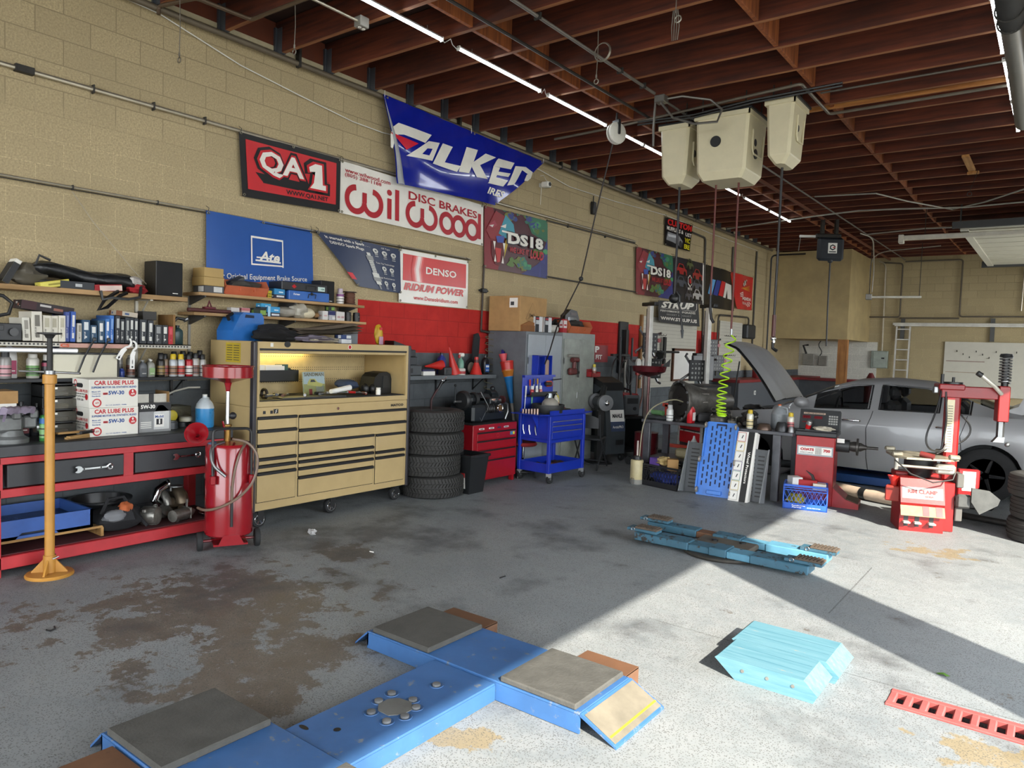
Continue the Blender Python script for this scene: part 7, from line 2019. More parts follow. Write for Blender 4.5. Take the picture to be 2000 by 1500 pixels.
def coil_tip(o,z):
 MB(STEEL).cyl((0,0,z + .02),(0,0,z - .05),.014).build('coupler',o)
 gp = [(0,0,z - .05)]
 N = 13
 for i in range(N * 14):
  a = 2 * pi * i / 14
  k = i / (N * 14)
  zz = (z - .10) - .90 * (k ** .62 if False else (1 - (1 - k) ** 1.9))
  gp.append((-.05 * sin(pi * k) - .055 * k + .055 * cos(a) * (1 - .1 * k),.055 * sin(a),zz))
 MB(mat('#a9d81e',.35)).tube(gp,.0085,None,6).build('green_coil',o)
drop('dark red hose from the middle reel cover ending in a lime green coil',3.45,8.3,3.71,2.0,HR,.012,coil_tip)
def nozzle(o,z):
 MB(CHROME).ball((0,0,z),.03).cyl((0,0,z),(0.01,0,z - .05),.016).build('coupler',o)
 MB(BLACK).tube([(0,0,z - .04),(.0,0,z - .11),(.05,0,z - .14)],.018,None,8).build('nozzle_tube',o)
 MB(mat('#4a2420',.5)).cyl((0,0,z + .02),(0,0,z + .26),.022,n=10).build('hose_guard',o)
drop('dark hose hanging from the right reel cover with a chrome nozzle',3.95,8.25,3.81,1.92,HB,.014,nozzle)
t = thing('cord_reel','round white cord reel under the joists with its black cord slanting to the tool cart','cord reel',(2.10,7.80,4.33),radians(-20))
b = MB(mat('#cfcdc4',.4)).lathe([(.001,-.05),(.09,-.05),(.125,-.035),(.13,-.012),(.11,-.01)],ax='x',n=30).lathe([(.11,.012),(.13,.014),(.125,.036),(.09,.05),(.001,.05)],ax='x',n=30)
b.build('drum',t); MB(BLACK).lathe([(.001,-.011),(.112,-.011),(.112,.013),(.001,.013)],ax='x',n=30).build('cord_gap',t)
MB(BLACK).box((-.065,-.018,-.02),(.065,.018,.16),b=.008).box((-.066,-.015,-.03),(-.055,.015,.1)).cyl((0,0,.14),(0,0,.24),.012).build('bracket',t)
CP = [(2.06,7.8,4.22),(1.82,7.87,3.42),(1.59,7.95,2.62),(1.2,8.02,2.0),(.98,8.2,1.68),(.84,8.3,1.5)]
o = solo(MB(mat('#1f1714',.6)).tube(CP,.009,None,7),'extension_cord','black cord slanting from the white reel down to the blue rack','cord')
MB(BLACK).ball((1.59,7.95,2.62),.03).build('stop_ball',o)
t = thing('flex_conduit','loop of grey flexible metal conduit at the junction over the reel covers','conduit',(2.85,7.45,4.5))
MB(mat('#6d6a64',.4,.6)).tube([(-.03,.0,.0),(.2,.1,.03),(.45,.28,.0),(.58,.3,-.12),(.55,.25,-.26),(.35,.1,-.29),(.15,.0,-.22),(.02,-.05,-.05)],.013,None,8).tube([(-.06,-.02,0),(-.07,-.02,-.3),(-.07,-.01,-.5)],.013,None,8).build('flex_loop',t)
MB(mat('#6d6a64',.4,.5)).box((-.06,-.06,-.04),(.06,.06,.04),b=.008).build('junction_box',t)
for y in range(5):
 pass
t = thing('reel_pipes','black supply pipes running along the reel covers','pipe',(0,0,0))
for i,z in enumerate((4.44,4.47)):
 MB(BLACK).tube([(2.3,7.96,z),(3.0,7.97,z - .02),(3.7,7.94,z + .02),(4.6,7.96,z + .04)],.012,None,6).build('pipe_run',t)
t = thing('oil_hose_reel','black and cream oil hose reel hung from the track near the far corner','hose reel',(2.58,15.98,3.70),radians(33))
MB(mat('#23272e',.45)).box((-.28,-.10,0),(.25,.02,.48),b=.05).build('front_cover',t); MB(mat('#c2b58f',.5)).box((-.22,.03,.02),(.30,.20,.46),b=.06).build('rear_cover',t)
b = MB(WHITE); fy = plane((0,-.10,0),(1,0,0),(0,0,1)); b.rect(fy,-.08,.15,.10,.36,PAPER); h6 = lambda r_,k: [(.01 + r_ * cos(pi / 6 + i * pi / 3),.27 + r_ * sin(pi / 6 + i * pi / 3)) for i in range(6)]
b.poly(lambda a,c: fy(a,c,2),h6(.062,0),BLACK).poly(lambda a,c: fy(a,c,3),h6(.036,0),PAPER).rect(lambda a,c: fy(a,c,4),.01,.26,.06,.28,RED).rect(lambda a,c: fy(a,c,2),-.06,.17,.08,.19,BLACK).build('logo_plate',t)
MB(IRON).box((-.3,-.04,.46),(.2,.12,.56),b=.02).box((-.2,-.02,.56),(-.14,.08,.86)).box((.08,-.02,.56),(.14,.08,.86)).build('hanger_frame',t)
MB(WHITE).box((-.62,.02,.48),(-.27,.06,.53),b=.006).cyl((-.6,.04,.48),(-.63,.03,.2),.008,m=GALV).build('guide_arm',t)
MB(HB).tube([(0,-.03,.02),(0.0,-.04,-1.0),(.02,-.03,-1.75)],.016,None,8).lathe([(.02,-.04),(.05,-.02),(.05,.02)],(0,-.03,0),DKGREY,12).build('hose',t)
# ------------------------------------------------------------------ blue tool cart
n0 = set(C.objects)
t = thing('tool_cart','bright blue rolling tool cart with three drawers and a pegboard back','tool cart',(1.02,8.02,0),radians(-3))
# local axes: x towards the room, y along the wall
for x in (-.24,.24):
 for y in (-.37,.37):
  MB(BLM).box((x - .022,y - .022,.13),(x + .022,y + .022,.86),b=.004).build('post',t)
MB(BLM).box((-.24,-.37,.13),(.24,.37,.14)).box((.235,-.37,.13),(.245,.37,.25)).box((-.245,-.37,.13),(-.235,.37,.25)).box((-.24,-.375,.13),(.24,-.365,.25)).box((-.24,.365,.13),(.24,.375,.25)).build('lower_tray',t)
MB(BLM).box((-.24,-.36,.53),(.24,.36,.86),b=.004).box((-.26,-.385,.52),(.26,.385,.56),b=.004).build('drawer_case',t)
for z0,z1 in ((.74,.79),(.67,.73),(.57,.66)):
 d = MB(BLM).box((.24,-.33,z0),(.252,.33,z1),b=.003).build('drawer',t)
 MB(mat('#8f8a86',.4,.6)).box((.25,-.32,z1 - .006),(.262,.32,z1 + .004),b=.002).build('drawer_pull',d)
MB(BLM).box((-.25,-.38,.86),(.25,.38,.87)).box((.24,-.38,.86),(.25,.38,.93)).box((-.25,-.38,.86),(-.24,.38,.93)).build('top_tray',t)
for sy in (-1,1):
 MB(BLM).prism([(sy * .38,.865),(sy * .58,.875),(sy * .58,.885),(sy * .38,.885)],(-.24,.24),lambda a,c,h: (h,a,c)).prism([(sy * .38,.68),(sy * .52,.87),(sy * .38,.87)],(.05,.06),lambda a,c,h: (h,a,c)).build('side_wing',t)
b = MB(BLM).box((-.25,-.36,.87),(-.235,.30,1.36),b=.004); b.box((-.25,-.36,1.33),(-.2,.30,1.36))
b.build('back_panel',t)
MB(BLACK).box((-.235,-.30,1.08),(-.13,.24,1.10)).box((-.135,-.30,1.08),(-.13,.24,1.14)).build('bottle_rack',t)
for x,y in ((.24,-.36),(.24,.36),(-.24,-.36),(-.24,.36)):
 c_ = MB(mat('#b5b6b5',.35,.5)).box((x - .025,y - .025,.08),(x + .025,y + .025,.13)).build('caster',t)
 wheel(.058,.035,c_,(x,y + .02,.059),'wheel',STEEL,'x')
for y,c_ in ((-.2,'#c9c9c6'),(-.1,'#c9c9c6'),(.0,'#6a6a6a')):
 MB(mat(c_,.3,.8)).tube([(.0,-.372,.70),(.02 + y * .1,-.378,.62),(.0,-.374,.58)] if False else [(y,-.366,.72),(y + .01,-.376,.66),(y + .025,-.37,.60)],.008,None,6).build('hook_tool',t)
RC = (1.02,8.02)
dp = thing('drain_pan','black round drain pan with a pale dome on the blue cart top','pan',(1.05,7.86,.875))
MB(mat('#232425',.5)).lathe([(.001,0),(.20,0),(.215,.02),(.215,.12),(.205,.12),(.2,.02),(.001,.012)],n=34).build('pan_body',dp)
MB(mat('#8f8a80',.5)).ball((.0,.05,.11),(.115,.115,.09)).build('dome',dp)
for s_,(x,y),c_,l_,k in (('yellow jug at the right of the blue cart top',(.86,8.32),'#c9b91f','#b8a81c',0),('white and red bottle beside the yellow jug on the blue cart',(.92,8.23),'#c4bfae','#8f2a2a',1)):
 bottle(s_,(x,y,.875),c_,'#1c1c1e',l_,.10 - .02 * k,.07,.26 - .03 * k)
solo(MB(mat('#8c9396',.2,.5)).lathe([(.03,0),(.05,.12),(.03,.24)],n=14).torus((0,0,.12),.11,.012,BLACK,'x',22,6),'work_lamp','black framed lamp on the blue cart left of the yellow jug','lamp',(.9,8.11,.88))
CT_ = [('red can on the back rack of the blue cart',(.83,7.80),'#a3282a'),('white can on the back rack of the blue cart',(.83,7.90),'#c9c4bb'),('pink can on the back rack of the blue cart',(.83,7.99),'#b56a66')]
for s_,(x,y),c_ in CT_:
 aerosol(s_,(x,y,1.101),c_,'#c9c9c4',None,.026,.12)
for i,(y,z,c_,L_) in enumerate(((7.72,1.22,'#b8b8b4',.3),(7.80,1.3,'#a32a26',.16),(7.9,1.31,'#232325',.15),(7.97,1.31,'#b5862a',.14),(8.03,1.32,'#3c4a9a',.14),(8.16,1.05,'#b8b8b4',.3),(7.86,1.08,'#5d9a6a',.2))):
 o = thing('hand_tool',['long silver bar hanging on the left of the cart back panel','red handled tool on the cart back panel','black handled tool on the cart back panel','yellow handled tool on the cart back panel','blue handled tool on the cart back panel','long silver bar hanging on the right of the cart back panel','green handled tool under the cart bottle rack'][i],'tool',(.79,y,z),0,None,(radians((-4,3,-6,5,2,-8,0)[i]),0,0))
 MB(mat(c_,.4)).cyl((0,0,0),(0,0,-L_ * .5),.013,.010,n=8).build('handle',o); MB(STEEL).cyl((0,0,-L_ * .5),(0,0,-L_),.006,n=6).build('shank',o)
tp = thing('tape_measure','orange and black hand tool clipped at the right of the cart back panel','tool',(.82,8.20,1.24))
MB(mat('#b5481f',.45)).box((-.03,-.06,-.04),(.02,.08,.04),b=.02).build('case',tp); MB(BLACK).box((-.02,-.08,-.025),(.028,.05,.025),b=.012).cyl((0,.08,.05),(0,.30,.06),.008).build('grip',tp)
for i,(x,y,c_,s_) in enumerate(((1.1,7.9,'#b5793a','tan gloves'),(1.0,8.2,'#2c2321','dark brown cloth'),(.95,7.85,'#3a3a3c','grey grinder'),(1.08,8.1,'#4a1f1c','dark red tool'))):
 solo(lump(MB(mat(c_,.8)),(0,0,.035),(.09,.12,.035),100 + i,amp=.45),'tool_bundle',s_ + ' lying in the lower tray of the blue cart','tools',(x,y,.141),i)
solo(MB(BLACK).box((-.12,-.1,0),(.1,.12,.04),b=.01).box((-.02,-.06,.04),(.05,.06,.055),mat('#8e2a28',.5),.008),'socket_case','flat black case with a red lid on the blue cart top','case',(.98,8.38 - .12,.875))
lp = thing('socket_holder','row of shiny sockets on the left wing of the blue cart','sockets',(1.02,7.52,.886))
for i in range(6):
 MB(mat('#a08a80',.3,.8)).cyl((-.12 + .045 * i,0,0),(-.12 + .045 * i,0,.05 + .004 * i),.016,n=10).build('socket',lp)
st_ = thing('shop_stool','red round shop stool behind the blue cart','stool',(.62 + .25,8.28 + .02,0)) if False else thing('shop_stool','red round shop stool behind the blue cart','stool',(.70,7.82,0))
MB(mat('#7d2320',.5)).lathe([(.001,.42),(.17,.42),(.19,.44),(.17,.47),(.001,.475)],n=26).build('seat',st_)
MB(CHROME).cyl((0,0,.20),(0,0,.42),.02,n=12).build('column',st_); MB(BLACK).cyl((0,0,.08),(0,0,.22),.032,n=12).torus((0,0,.09),.17,.018,None,'z',24,8).build('base_ring',st_)
for k in range(4):
 a = k * pi / 2 + .3
 MB(BLACK).tube([(.03 * cos(a),.03 * sin(a),.1),(.17 * cos(a),.17 * sin(a),.08),(.18 * cos(a),.18 * sin(a),.0)],.014,None,6).build('leg',st_)

for o in C.objects:
 if o not in n0 and o.parent is None:
  o.location.x += .18
  o.location.y -= .02

# ------------------------------------------------------------------ behind: chair, grinder, service machines
t = thing('folding_chair','dark grey folding chair facing right between the blue cart and the service machine','chair',(1.10,9.16,0),radians(15))
CH = mat('#2b2d2f',.5)
MB(CH).box((-.19,-.20,.42),(.19,.20,.45),b=.012).build('seat',t)
MB(CH).sheet(lambda a,c: (-.20 + .38 * a,-.22 - .03 * sin(pi * a),.60 + .19 * c * (1 - .25 * (2 * a - 1) ** 2)),10,4).build('backrest',t)
for x in (-.20,.20):
 MB(CH).tube([(x,-.25,.80),(x,-.20,.5),(x,.25,0)],.012,None,8).build('leg',t); MB(CH).tube([(x * .9,.16,.43),(x * .9,-.25,0)],.012,None,8).build('leg',t)
MB(CH).cyl((-.2,.18,.08),(.2,.18,.08),.008).cyl((-.18,-.2,.08),(.18,-.2,.08),.008).build('cross_bar',t)
t = thing('bench_grinder','grey bench grinder on a dark pedestal by the pale cabinet','grinder',(.98,9.62,0),radians(-35))
MB(BLACK).box((-.05,-.05,.02),(.05,.05,.80)).box((-.18,-.15,0),(.18,.15,.025)).box((-.1,-.1,.8),(.1,.1,.82)).build('pedestal',t)
MB(mat('#3a3d40',.4,.4)).cyl((-.12,0,.93),(.12,0,.93),.085,n=20).box((-.07,-.06,.82),(.07,.06,.9)).build('motor',t)
for sx in (-1,1):
 MB(mat('#77797b',.4,.5)).cyl((sx * .14,0,.93),(sx * .2,0,.93),.12,n=26).build('wheel_guard',t); MB(CHROME).ball((sx * .22,0,.93),.045).build('hub_dome',t)
MB(BLACK).cyl((.0,.02,1.0),(-.1,.1,1.16),.045,n=12).tube([(-.1,.1,1.16),(-.25,.05,1.05),(-.3,0,.86)],.014).build('lamp_arm',t)
t = thing('service_machine','tall grey air conditioning service machine with a white label','machine',(.86,10.0,0),radians(-20))
GM = mat('#3f4549',.4)
MB(GM).prism([(-.20,.12),(.26,.12),(.26,.5),(.16,1.12),(.0,1.2),(-.20,1.2)],(-.19,.19),lambda a,c,h: (a,h,c)).build('housing',t)
MB(BLACK).prism([(-.1,1.2),(.2,1.1),(.14,1.22),(-.1,1.3)],(-.2,.2),lambda a,c,h: (a,h,c)).build('top_panel',t)
fm_ = lambda a,c,k=1: (.262 - max(0,c - .5) * .161 + .004 * k,a,c)
b = MB(PAPER); b.rect(fm_,-.10,.62,.18,.80,PAPER).text(lambda a,c: fm_(a,c,2),'MAHLE',(-.06,.68,.14,.74),BLACK,.05).rect(fm_,-.10,.47,.18,.62,mat('#3c4a66',.5)).text(lambda a,c: fm_(a,c,2),'ArcticPRO',(-.07,.52,.15,.56),PAPER,.02).rect(fm_,.0,.26,.16,.34,BLACK); b.build('labels',t)
for x in (-.2,.2):
 for y in (-.17,.17):
  wheel(.06,.03,t,(x,y,.061))
t = thing('welder_cart','red and black welding machine on a tilted black cart','welder',(.80,10.75,0),radians(-30))
MB(mat('#8e1519',.4)).box((-.20,-.16,.66),(.16,.16,1.02),b=.02).build('case',t); MB(mat('#4d5053',.4)).box((.16,-.15,.67),(.22,.15,1.0),b=.02).build('front_panel',t)
MB(BLACK).box((.2215,-.1,.86),(.226,.1,.95)).cyl((.22,.04,.78),(.235,.04,.78),.03).tube([(-.2,0,1.02),(-.1,0,1.1),(.14,0,1.07),(.16,0,1.0)],.018,None,8).build('controls',t)
MB(BLACK).prism([(-.3,.1),(.3,.08),(.24,.64),(-.24,.64)],(-.2,-.17),lambda a,c,h: (a,h,c)).prism([(-.3,.1),(.3,.08),(.24,.64),(-.24,.64)],(.17,.2),lambda a,c,h: (a,h,c)).box((-.25,-.2,.62),(.25,.2,.655)).box((-.3,-.2,.08),(.3,.2,.11)).build('cart_frame',t)
b = MB(mat('#c9c6c0',.5)).box((.08,-.212,.10),(.2,-.202,.6)); b.build('torch_panel',t)
for y in (-.18,.18):
 wheel(.08,.04,t,(-.22,y,.081)); wheel(.05,.03,t,(.24,y,.051))
t = thing('gauge_manifold','pair of white pressure gauges with red and blue hoses on a black stand','gauges',(.38,11.7,0))
MB(BLACK).cyl((0,0,0),(0,0,1.95),.02).box((-.2,-.2,0),(.2,.2,.04)).build('stand',t); MB(mat('#3a2a28',.5)).box((-.03,-.38,1.52),(.03,.40,1.56)).tube([(0,-.35,1.55),(.05,-.42,1.6),(.05,-.5,1.3),(.03,-.48,.9)],.018).build('cross_bar',t)
for y,c_ in ((.12,'#b23a3a'),(.36,'#9c3a4a')):
 MB(WHITE).cyl((.06,y,1.50),(.09,y,1.50),.085,n=22).build('gauge',t); MB(mat(c_,.4)).cyl((.04,y,1.32),(.08,y,1.32),.04).build('valve_knob',t)
 MB(mat('#7a4a3a',.5)).tube([(.06,y,1.3),(.08,y - .04,.9),(.05,y - .15,.55),(.0,y - .2,.3)],.016).build('hose',t)
t = thing('hose_stand','black stand hung with dark hoses and a steel bar left of the gauges','stand',(.45,11.15,0))
MB(BLACK).cyl((0,0,0),(0,0,1.72),.025).box((-.2,-.2,0),(.2,.2,.04)).box((-.03,-.3,1.62),(.03,.3,1.66),b=.006).build('frame',t)
MB(GALV).cyl((.05,.12,.3),(.05,.10,1.55),.025).cyl((.05,-.1,.9),(.05,-.1,1.95),.018,m=DKGREY).build('steel_bar',t)
for i,(y,z,R_) in enumerate(((-.2,1.3,.28),(.05,1.2,.34),(.2,1.35,.22))):
 MB(BLACK).tube([(.04 + .02 * i,y + R_ * .5 * sin(a),z + R_ * cos(a)) for a in [2 * pi * k / 24 for k in range(24)]],.014,None,6,closed=True).build('hose_loop',t)
b = thing('tool_rack','red and white tool panel hung on the grey wall left of the gauges','panel',(0,11.2,1.5))
MB(mat('#8e1c22',.5)).box((0,-.25,0),(.03,.25,.3)).build('panel_body',b); pb_ = MB(PAPER); fx = plane((.03,-.25,0),(0,1,0),(0,0,1)); pb_.text(fx,'P',(.05,.17,.2,.28),PAPER,.05).text(fx,'FIT',(.08,.05,.3,.13),PAPER,.04).build('lettering',b)

# alignment posts and wheel clamps
WM = mat('#d6d4cc',.4,.2)
DOTM = mat('#8f8f8a',.6)
def dots(b,fn,w_,h,sd):
 rn = random.Random(sd); b.rect(fn,0,0,w_,h,BLACK)
 for i in range(4):
  for j in range(4):
   b.disc(lambda a,c: fn(a,c,2),w_ * (.15 + .23 * i),h * (.15 + .23 * j),w_ * rn.choice((.04,.06,.08)),h * rn.choice((.04,.06,.08)),DOTM,8)
 return b
def target(label,loc,rz=-.5,tilt=0.0):
 o = thing('wheel_target',label,'wheel target',loc,0,None,(0,tilt,rz))
 b = MB(BLACK).box((-.01,-.16,-.18),(.02,.16,.18),b=.006); dots(b,plane((.021,-.15,-.17),(0,1,0),(0,0,1)),.30,.34,hash(label) % 99); b.build('target_board',o)
 for k in range(4):
  a = k * pi / 2 + .6
  MB(STEEL).tube([(-.06,0,0),(-.10,.30 * cos(a),.30 * sin(a)),(-.03,.34 * cos(a),.34 * sin(a))],.022,None,6).build('clamp_arm',o)
 MB(BLACK).cyl((-.1,0,0),(.0,0,0),.06,n=14).build('hub',o)
 MB(mat('#8e2a2a',.4)).cyl((-.12,.25,.05),(-.05,.25,.05),.04,n=12).build('knob',o)
t = thing('alignment_post','tall white alignment camera post with a black top arm, left one','post',(.86,11.4,0),radians(-30))
t2 = thing('alignment_post','tall white alignment camera post with a black top arm, right one','post',(1.66,12.0,0),radians(-30))
for o in (t,t2):
 MB(WM).box((-.05,-.035,.05),(.05,.035,2.5),b=.006).build('column',o); MB(mat('#3b3c3e',.5)).box((-.075,-.03,.1),(-.052,.03,2.45)).build('guide_rail',o)
 MB(BLACK).box((-.22,-.04,2.5),(.18,.05,2.56),b=.01).build('top_arm',o); MB(BLACK).box((-.25,-.2,0),(.25,.25,.05),b=.01).build('base',o)
for s_,l_ in (('upper target on the wall rail left of the white pegboard',(.40,12.35,1.88)),('lower target on the wall rail left of the white pegboard',(.45,12.45,1.40)),('target on the wall between the pegboards, upper',(.25,15.7,1.85)),('target on the wall between the pegboards, lower',(.3,16.0,1.5)),('target in front of the red tool box',(1.55,11.85,1.42))):
 target('black dotted alignment wheel clamp, ' + s_,l_)
b = MB(BLACK).box((0,-.16,0),(.05,.16,.95),b=.01); b.box((.05,-.05,.1),(.12,.05,.8)); solo(b,'wall_rail','black hanging rail on the red wall band left of the pegboard','rail',(0.0,12.0,1.25 + .05))
# pegboards, whiteboard, monitor
PB = mat('#bdb9ab',.6,var=.05)
def pegs(label,y0,y1,z0,z1,post=None):
 o = thing('pegboard',label,'pegboard',(0,0,0)); b = MB(PB).box((.02,y0,z0),(.035,y1,z1)); fx = plane((.035,0,0),(0,1,0),(0,0,1))
 for j in range(int((z1 - z0) / .075)):
  b.rect(fx,y0 + .02,z0 + .03 + .075 * j,y1 - .02,z0 + .036 + .075 * j,mat('#9a978b',.7))
 b.build('board',o)
 for i in range(6):
  MB(IRON).tube([(.036,y0 + .3 + .13 * i,z1 - .35),(.08,y0 + .3 + .13 * i,z1 - .36),(.09,y0 + .3 + .13 * i,z1 - .33)],.006,None,5).build('hook',o)
  MB(IRON).tube([(.036,y0 + .3 + .13 * i,z1 - .82),(.08,y0 + .3 + .13 * i,z1 - .83),(.09,y0 + .3 + .13 * i,z1 - .80)],.006,None,5).build('hook',o)
 return o
o = pegs('white slotted pegboard on the left wall under the black banner',12.75,15.35,1.0,2.40)
MB(wood('pegboard_edge','#7a5530','#a57c48',2)).box((.002,12.68,1.0),(.05,12.75,2.42)).build('edge_post',o)
pegs('second white pegboard on the left wall beyond the open hood',16.7,18.2,1.3,2.50)
t = thing('notice_board','small white board in a brown frame on the pegboard','board',(.06,14.65,1.15)); MB(PAPER).box((-.02,-.5,0),(.0,.55,.62)).build('board',t); MB(wood('frame_wood','#4a2a1a','#6a4228',1)).box((-.02,-.54,.6),(.015,.58,.65)).box((-.02,-.54,0),(.015,-.49,.65)).box((-.02,-.54,-.04),(.015,.58,.0)).build('frame',t)
t = thing('monitor','grey flat screen on a stand before the pegboard','monitor',(1.3,12.7,0),radians(-20)); MB(mat('#393b3d',.4)).box((-.03,-.27,1.22),(.03,.27,1.68),b=.012).build('screen',t); MB(BLACK).cyl((0,0,0),(0,0,1.24),.04).box((-.2,-.25,0),(.2,.25,.05)).box((-.08,-.2,1.66),(.03,.2,1.72),b=.01).build('stand',t)
t = thing('arbor_tool','black hub tool with a round handle hung on the white pegboard','tool',(.1,13.55,1.72)); MB(BLACK).cyl((0,-.25,0),(0,.75,0),.022).box((-.02,.0,-.28),(.03,.1,.3),b=.01).cyl((.0,-.18,-.1),(0,-.1,-.1),.10,n=18).build('tool_body',t)
solo(MB(mat('#2a2d2f',.5)).box((0,-.3,0),(.16,.3,.36),b=.03),'wall_speaker','dark grey box on the wall conduit beyond the second pegboard','box',(.0,18.55,2.12))
for s_,P,m_ in (('dark pipe frame around the second pegboard',bend([(.08,16.45,1.2),(.08,16.45,2.62),(.08,18.5,2.66),(.08,18.5,2.45)],.15),DKP),('thin conduit running down the wall beside the custom muffler banner',bend([(.03,14.85,4.30),(.03,15.6,4.28),(.03,15.75,1.0)],.1),DKP),('thin conduit down the wall by the red racing flag',[(.03,19.0,4.4),(.03,19.0,2.0)],DKP),('grey bent pipe down the far end of the left wall',bend([(1.0,19.9,4.4),(.12,19.9,4.4),(.12,19.9,.9)],.12),BLACK),('dark pipe down the block wall behind the tall flags',bend([(.03,17.3,4.3),(.03,17.3,3.9),(.03,17.35,3.7)],.1),DKP)):
 pipe('wall_conduit',s_,P,.022,m_,'conduit')

# ------------------------------------------------------------------ second drain, red tool box
t = thing('oil_drain','dark red drain pan on a thin post behind the work table','oil drain',(1.58,10.0,0)); DR2 = mat('#4f0f16',.3)
MB(DR2).lathe([(.02,1.34),(.12,1.37),(.24,1.42),(.26,1.50),(.25,1.50),(.22,1.43),(.02,1.38)],n=30).build('drain_pan',t)
MB(BLACK).prism([(-.26,1.5),(-.18,1.5),(-.27,1.62)],(-.02,.02),lambda a,c,h: (a * .8,a,c)).prism([(.26,1.5),(.16,1.5),(.27,1.62)],(-.02,.02),lambda a,c,h: (a * .8,a,c)).build('splash_horn',t)
MB(mat('#6b4a48',.3,.5)).cyl((0,0,.5),(0,0,1.36),.022).build('post',t); MB(DR2).lathe([(.001,.06),(.18,.06),(.18,.5),(.001,.52)],n=24).build('tank',t); MB(RUBBER).cyl((-.2,-.16,.06),(-.2,-.12,.06),.06).cyl((.2,-.16,.06),(.2,-.12,.06),.06).build('wheels',t)
t = thing('tool_chest','small red tool chest with silver edges behind the gearbox','tool chest',(2.44,10.12,0),radians(-30)); MB(mat('#2b2c2e',.5)).box((-.28,-.24,.08),(.26,.24,1.27),b=.01).build('cabinet_body',t)
for i in range(4):
 d = MB(mat('#a01a20',.35)).box((-.24,-.256,.42 + .2 * i),(.24,-.24,.6 + .2 * i),b=.004).build('drawer',t); MB(mat('#c9c7c2',.3,.5)).box((-.24,-.266,.585 + .2 * i),(.24,-.254,.6 + .2 * i)).build('drawer_pull',d)
for x in (-.28,.24):
 MB(mat('#c9c7c2',.3,.5)).box((x,-.26,.1),(x + .03,-.235,1.25)).build('edge_trim',t)
MB(RUBBER).box((-.25,-.2,0),(-.18,.2,.08)).box((.18,-.2,0),(.25,.2,.08)).build('casters',t)
t = thing('shop_crane','orange-red steel frame standing behind the work table','frame',(2.2,9.95,0)); OF = mat('#a8331c',.45)
MB(OF).box((-.3,-.03,.35),(-.26,.03,.95)).box((-.3,-.03,.33),(.5,.03,.38)).box((.46,-.03,.0),(.5,.03,.38)).box((-.3,-.03,0),(-.26,.03,.35)).box((-.34,-.03,.92),(.3,.03,.97)).build('frame_body',t)

# ------------------------------------------------------------------ steel work table
TS = mat('#55565a',.4,.5,var=.3)
t = thing('work_table','grey steel work table covered with parts in front of the car','table',(0,0,0))
MB(TS).box((2.13,8.73,.79),(4.08,9.45,.83),b=.004).build('table_top',t)
for x,y in ((2.2,8.78),(3.90,8.76),(2.2,9.36),(3.95,9.36)):
 MB(TS).box((x - .045,y - .03,0),(x + .045,y + .03,.79),b=.004).build('leg',t)
MB(TS).box((2.16,8.8,.30),(3.9,9.4,.32)).build('lower_shelf',t)
TT = .831
GB = mat('#5f5c57',.45,.6,var=.4,scale=16)
t = thing('gearbox','large bare metal gearbox with its round bell housing facing left on the table','gearbox',(2.72,9.02,TT + .265),radians(-36))
MB(GB).lathe([(.20,-.05),(.235,-.19),(.24,-.222),(.268,-.222),(.27,-.19),(.255,-.16),(.20,.02),(.17,.12),(.17,.34),(.13,.40),(.10,.55),(.06,.58),(.02,.6)],ax='y',n=30,cap=False).build('casing',t)
MB(mat('#2f2b28',.5,.5)).lathe([(.02,-.20),(.19,-.20),(.20,-.18),(.20,-.1),(.1,-.1)],ax='y',n=28).lathe([(.001,-.235),(.05,-.235),(.06,-.20)],ax='y',n=18).build('torque_converter',t)
for k in range(12):
 a = k * pi / 6
 MB(STEEL).cyl((.25 * cos(a),-.235,.25 * sin(a)),(.25 * cos(a),-.19,.25 * sin(a)),.016,n=8).build('bolt',t)
for k in range(10):
 MB(GB).box((-.02 + .18 * cos(k * .63),-.1 + .05 * k,.18 * sin(k * .63) - .015),(.02 + .18 * cos(k * .63),.1 + .03 * k,.18 * sin(k * .63) + .015),b=.006).build('rib',t)
MB(mat('#2a2a2b',.6)).box((-.16,.0,-.262),(.16,.4,-.14),b=.02).build('oil_sump',t)
bottle('red oil bottle standing before the gearbox on the table',(2.80,8.78,TT),'#b3141c','#b3141c','#d9cfc8',.12,.08,.265)
aerosol('white canister left of the red bottle on the table',(2.50,8.80,TT),'#c9c9c5','#b9bab8','#d6d6d2',.045,.21,cap_h=.05)
solo(MB(mat('#3f4244',.4,.4)).box((-.3,-.12,0),(.3,.14,.05),b=.02),'drip_tray','grey metal tray at the left end of the table','tray',(2.32 + .12,9.05,TT)) if False else solo(MB(mat('#3f4244',.4,.4)).box((-.16,-.14,0),(.18,.1,.05),b=.02),'drip_tray','grey metal tray at the left end of the table','tray',(2.32,8.92,TT))
t = thing('spray_can','green and white spray can lying in the grey metal tray','spray can',(2.28,8.90,TT + .085),1.2); MB(mat('#5f8a5a',.4)).cyl((0,-.1,0),(0,.1,0),.033,n=14).build('can_body',t); MB(WHITE).cyl((0,.1,0),(0,.13,0),.022).build('cap',t)
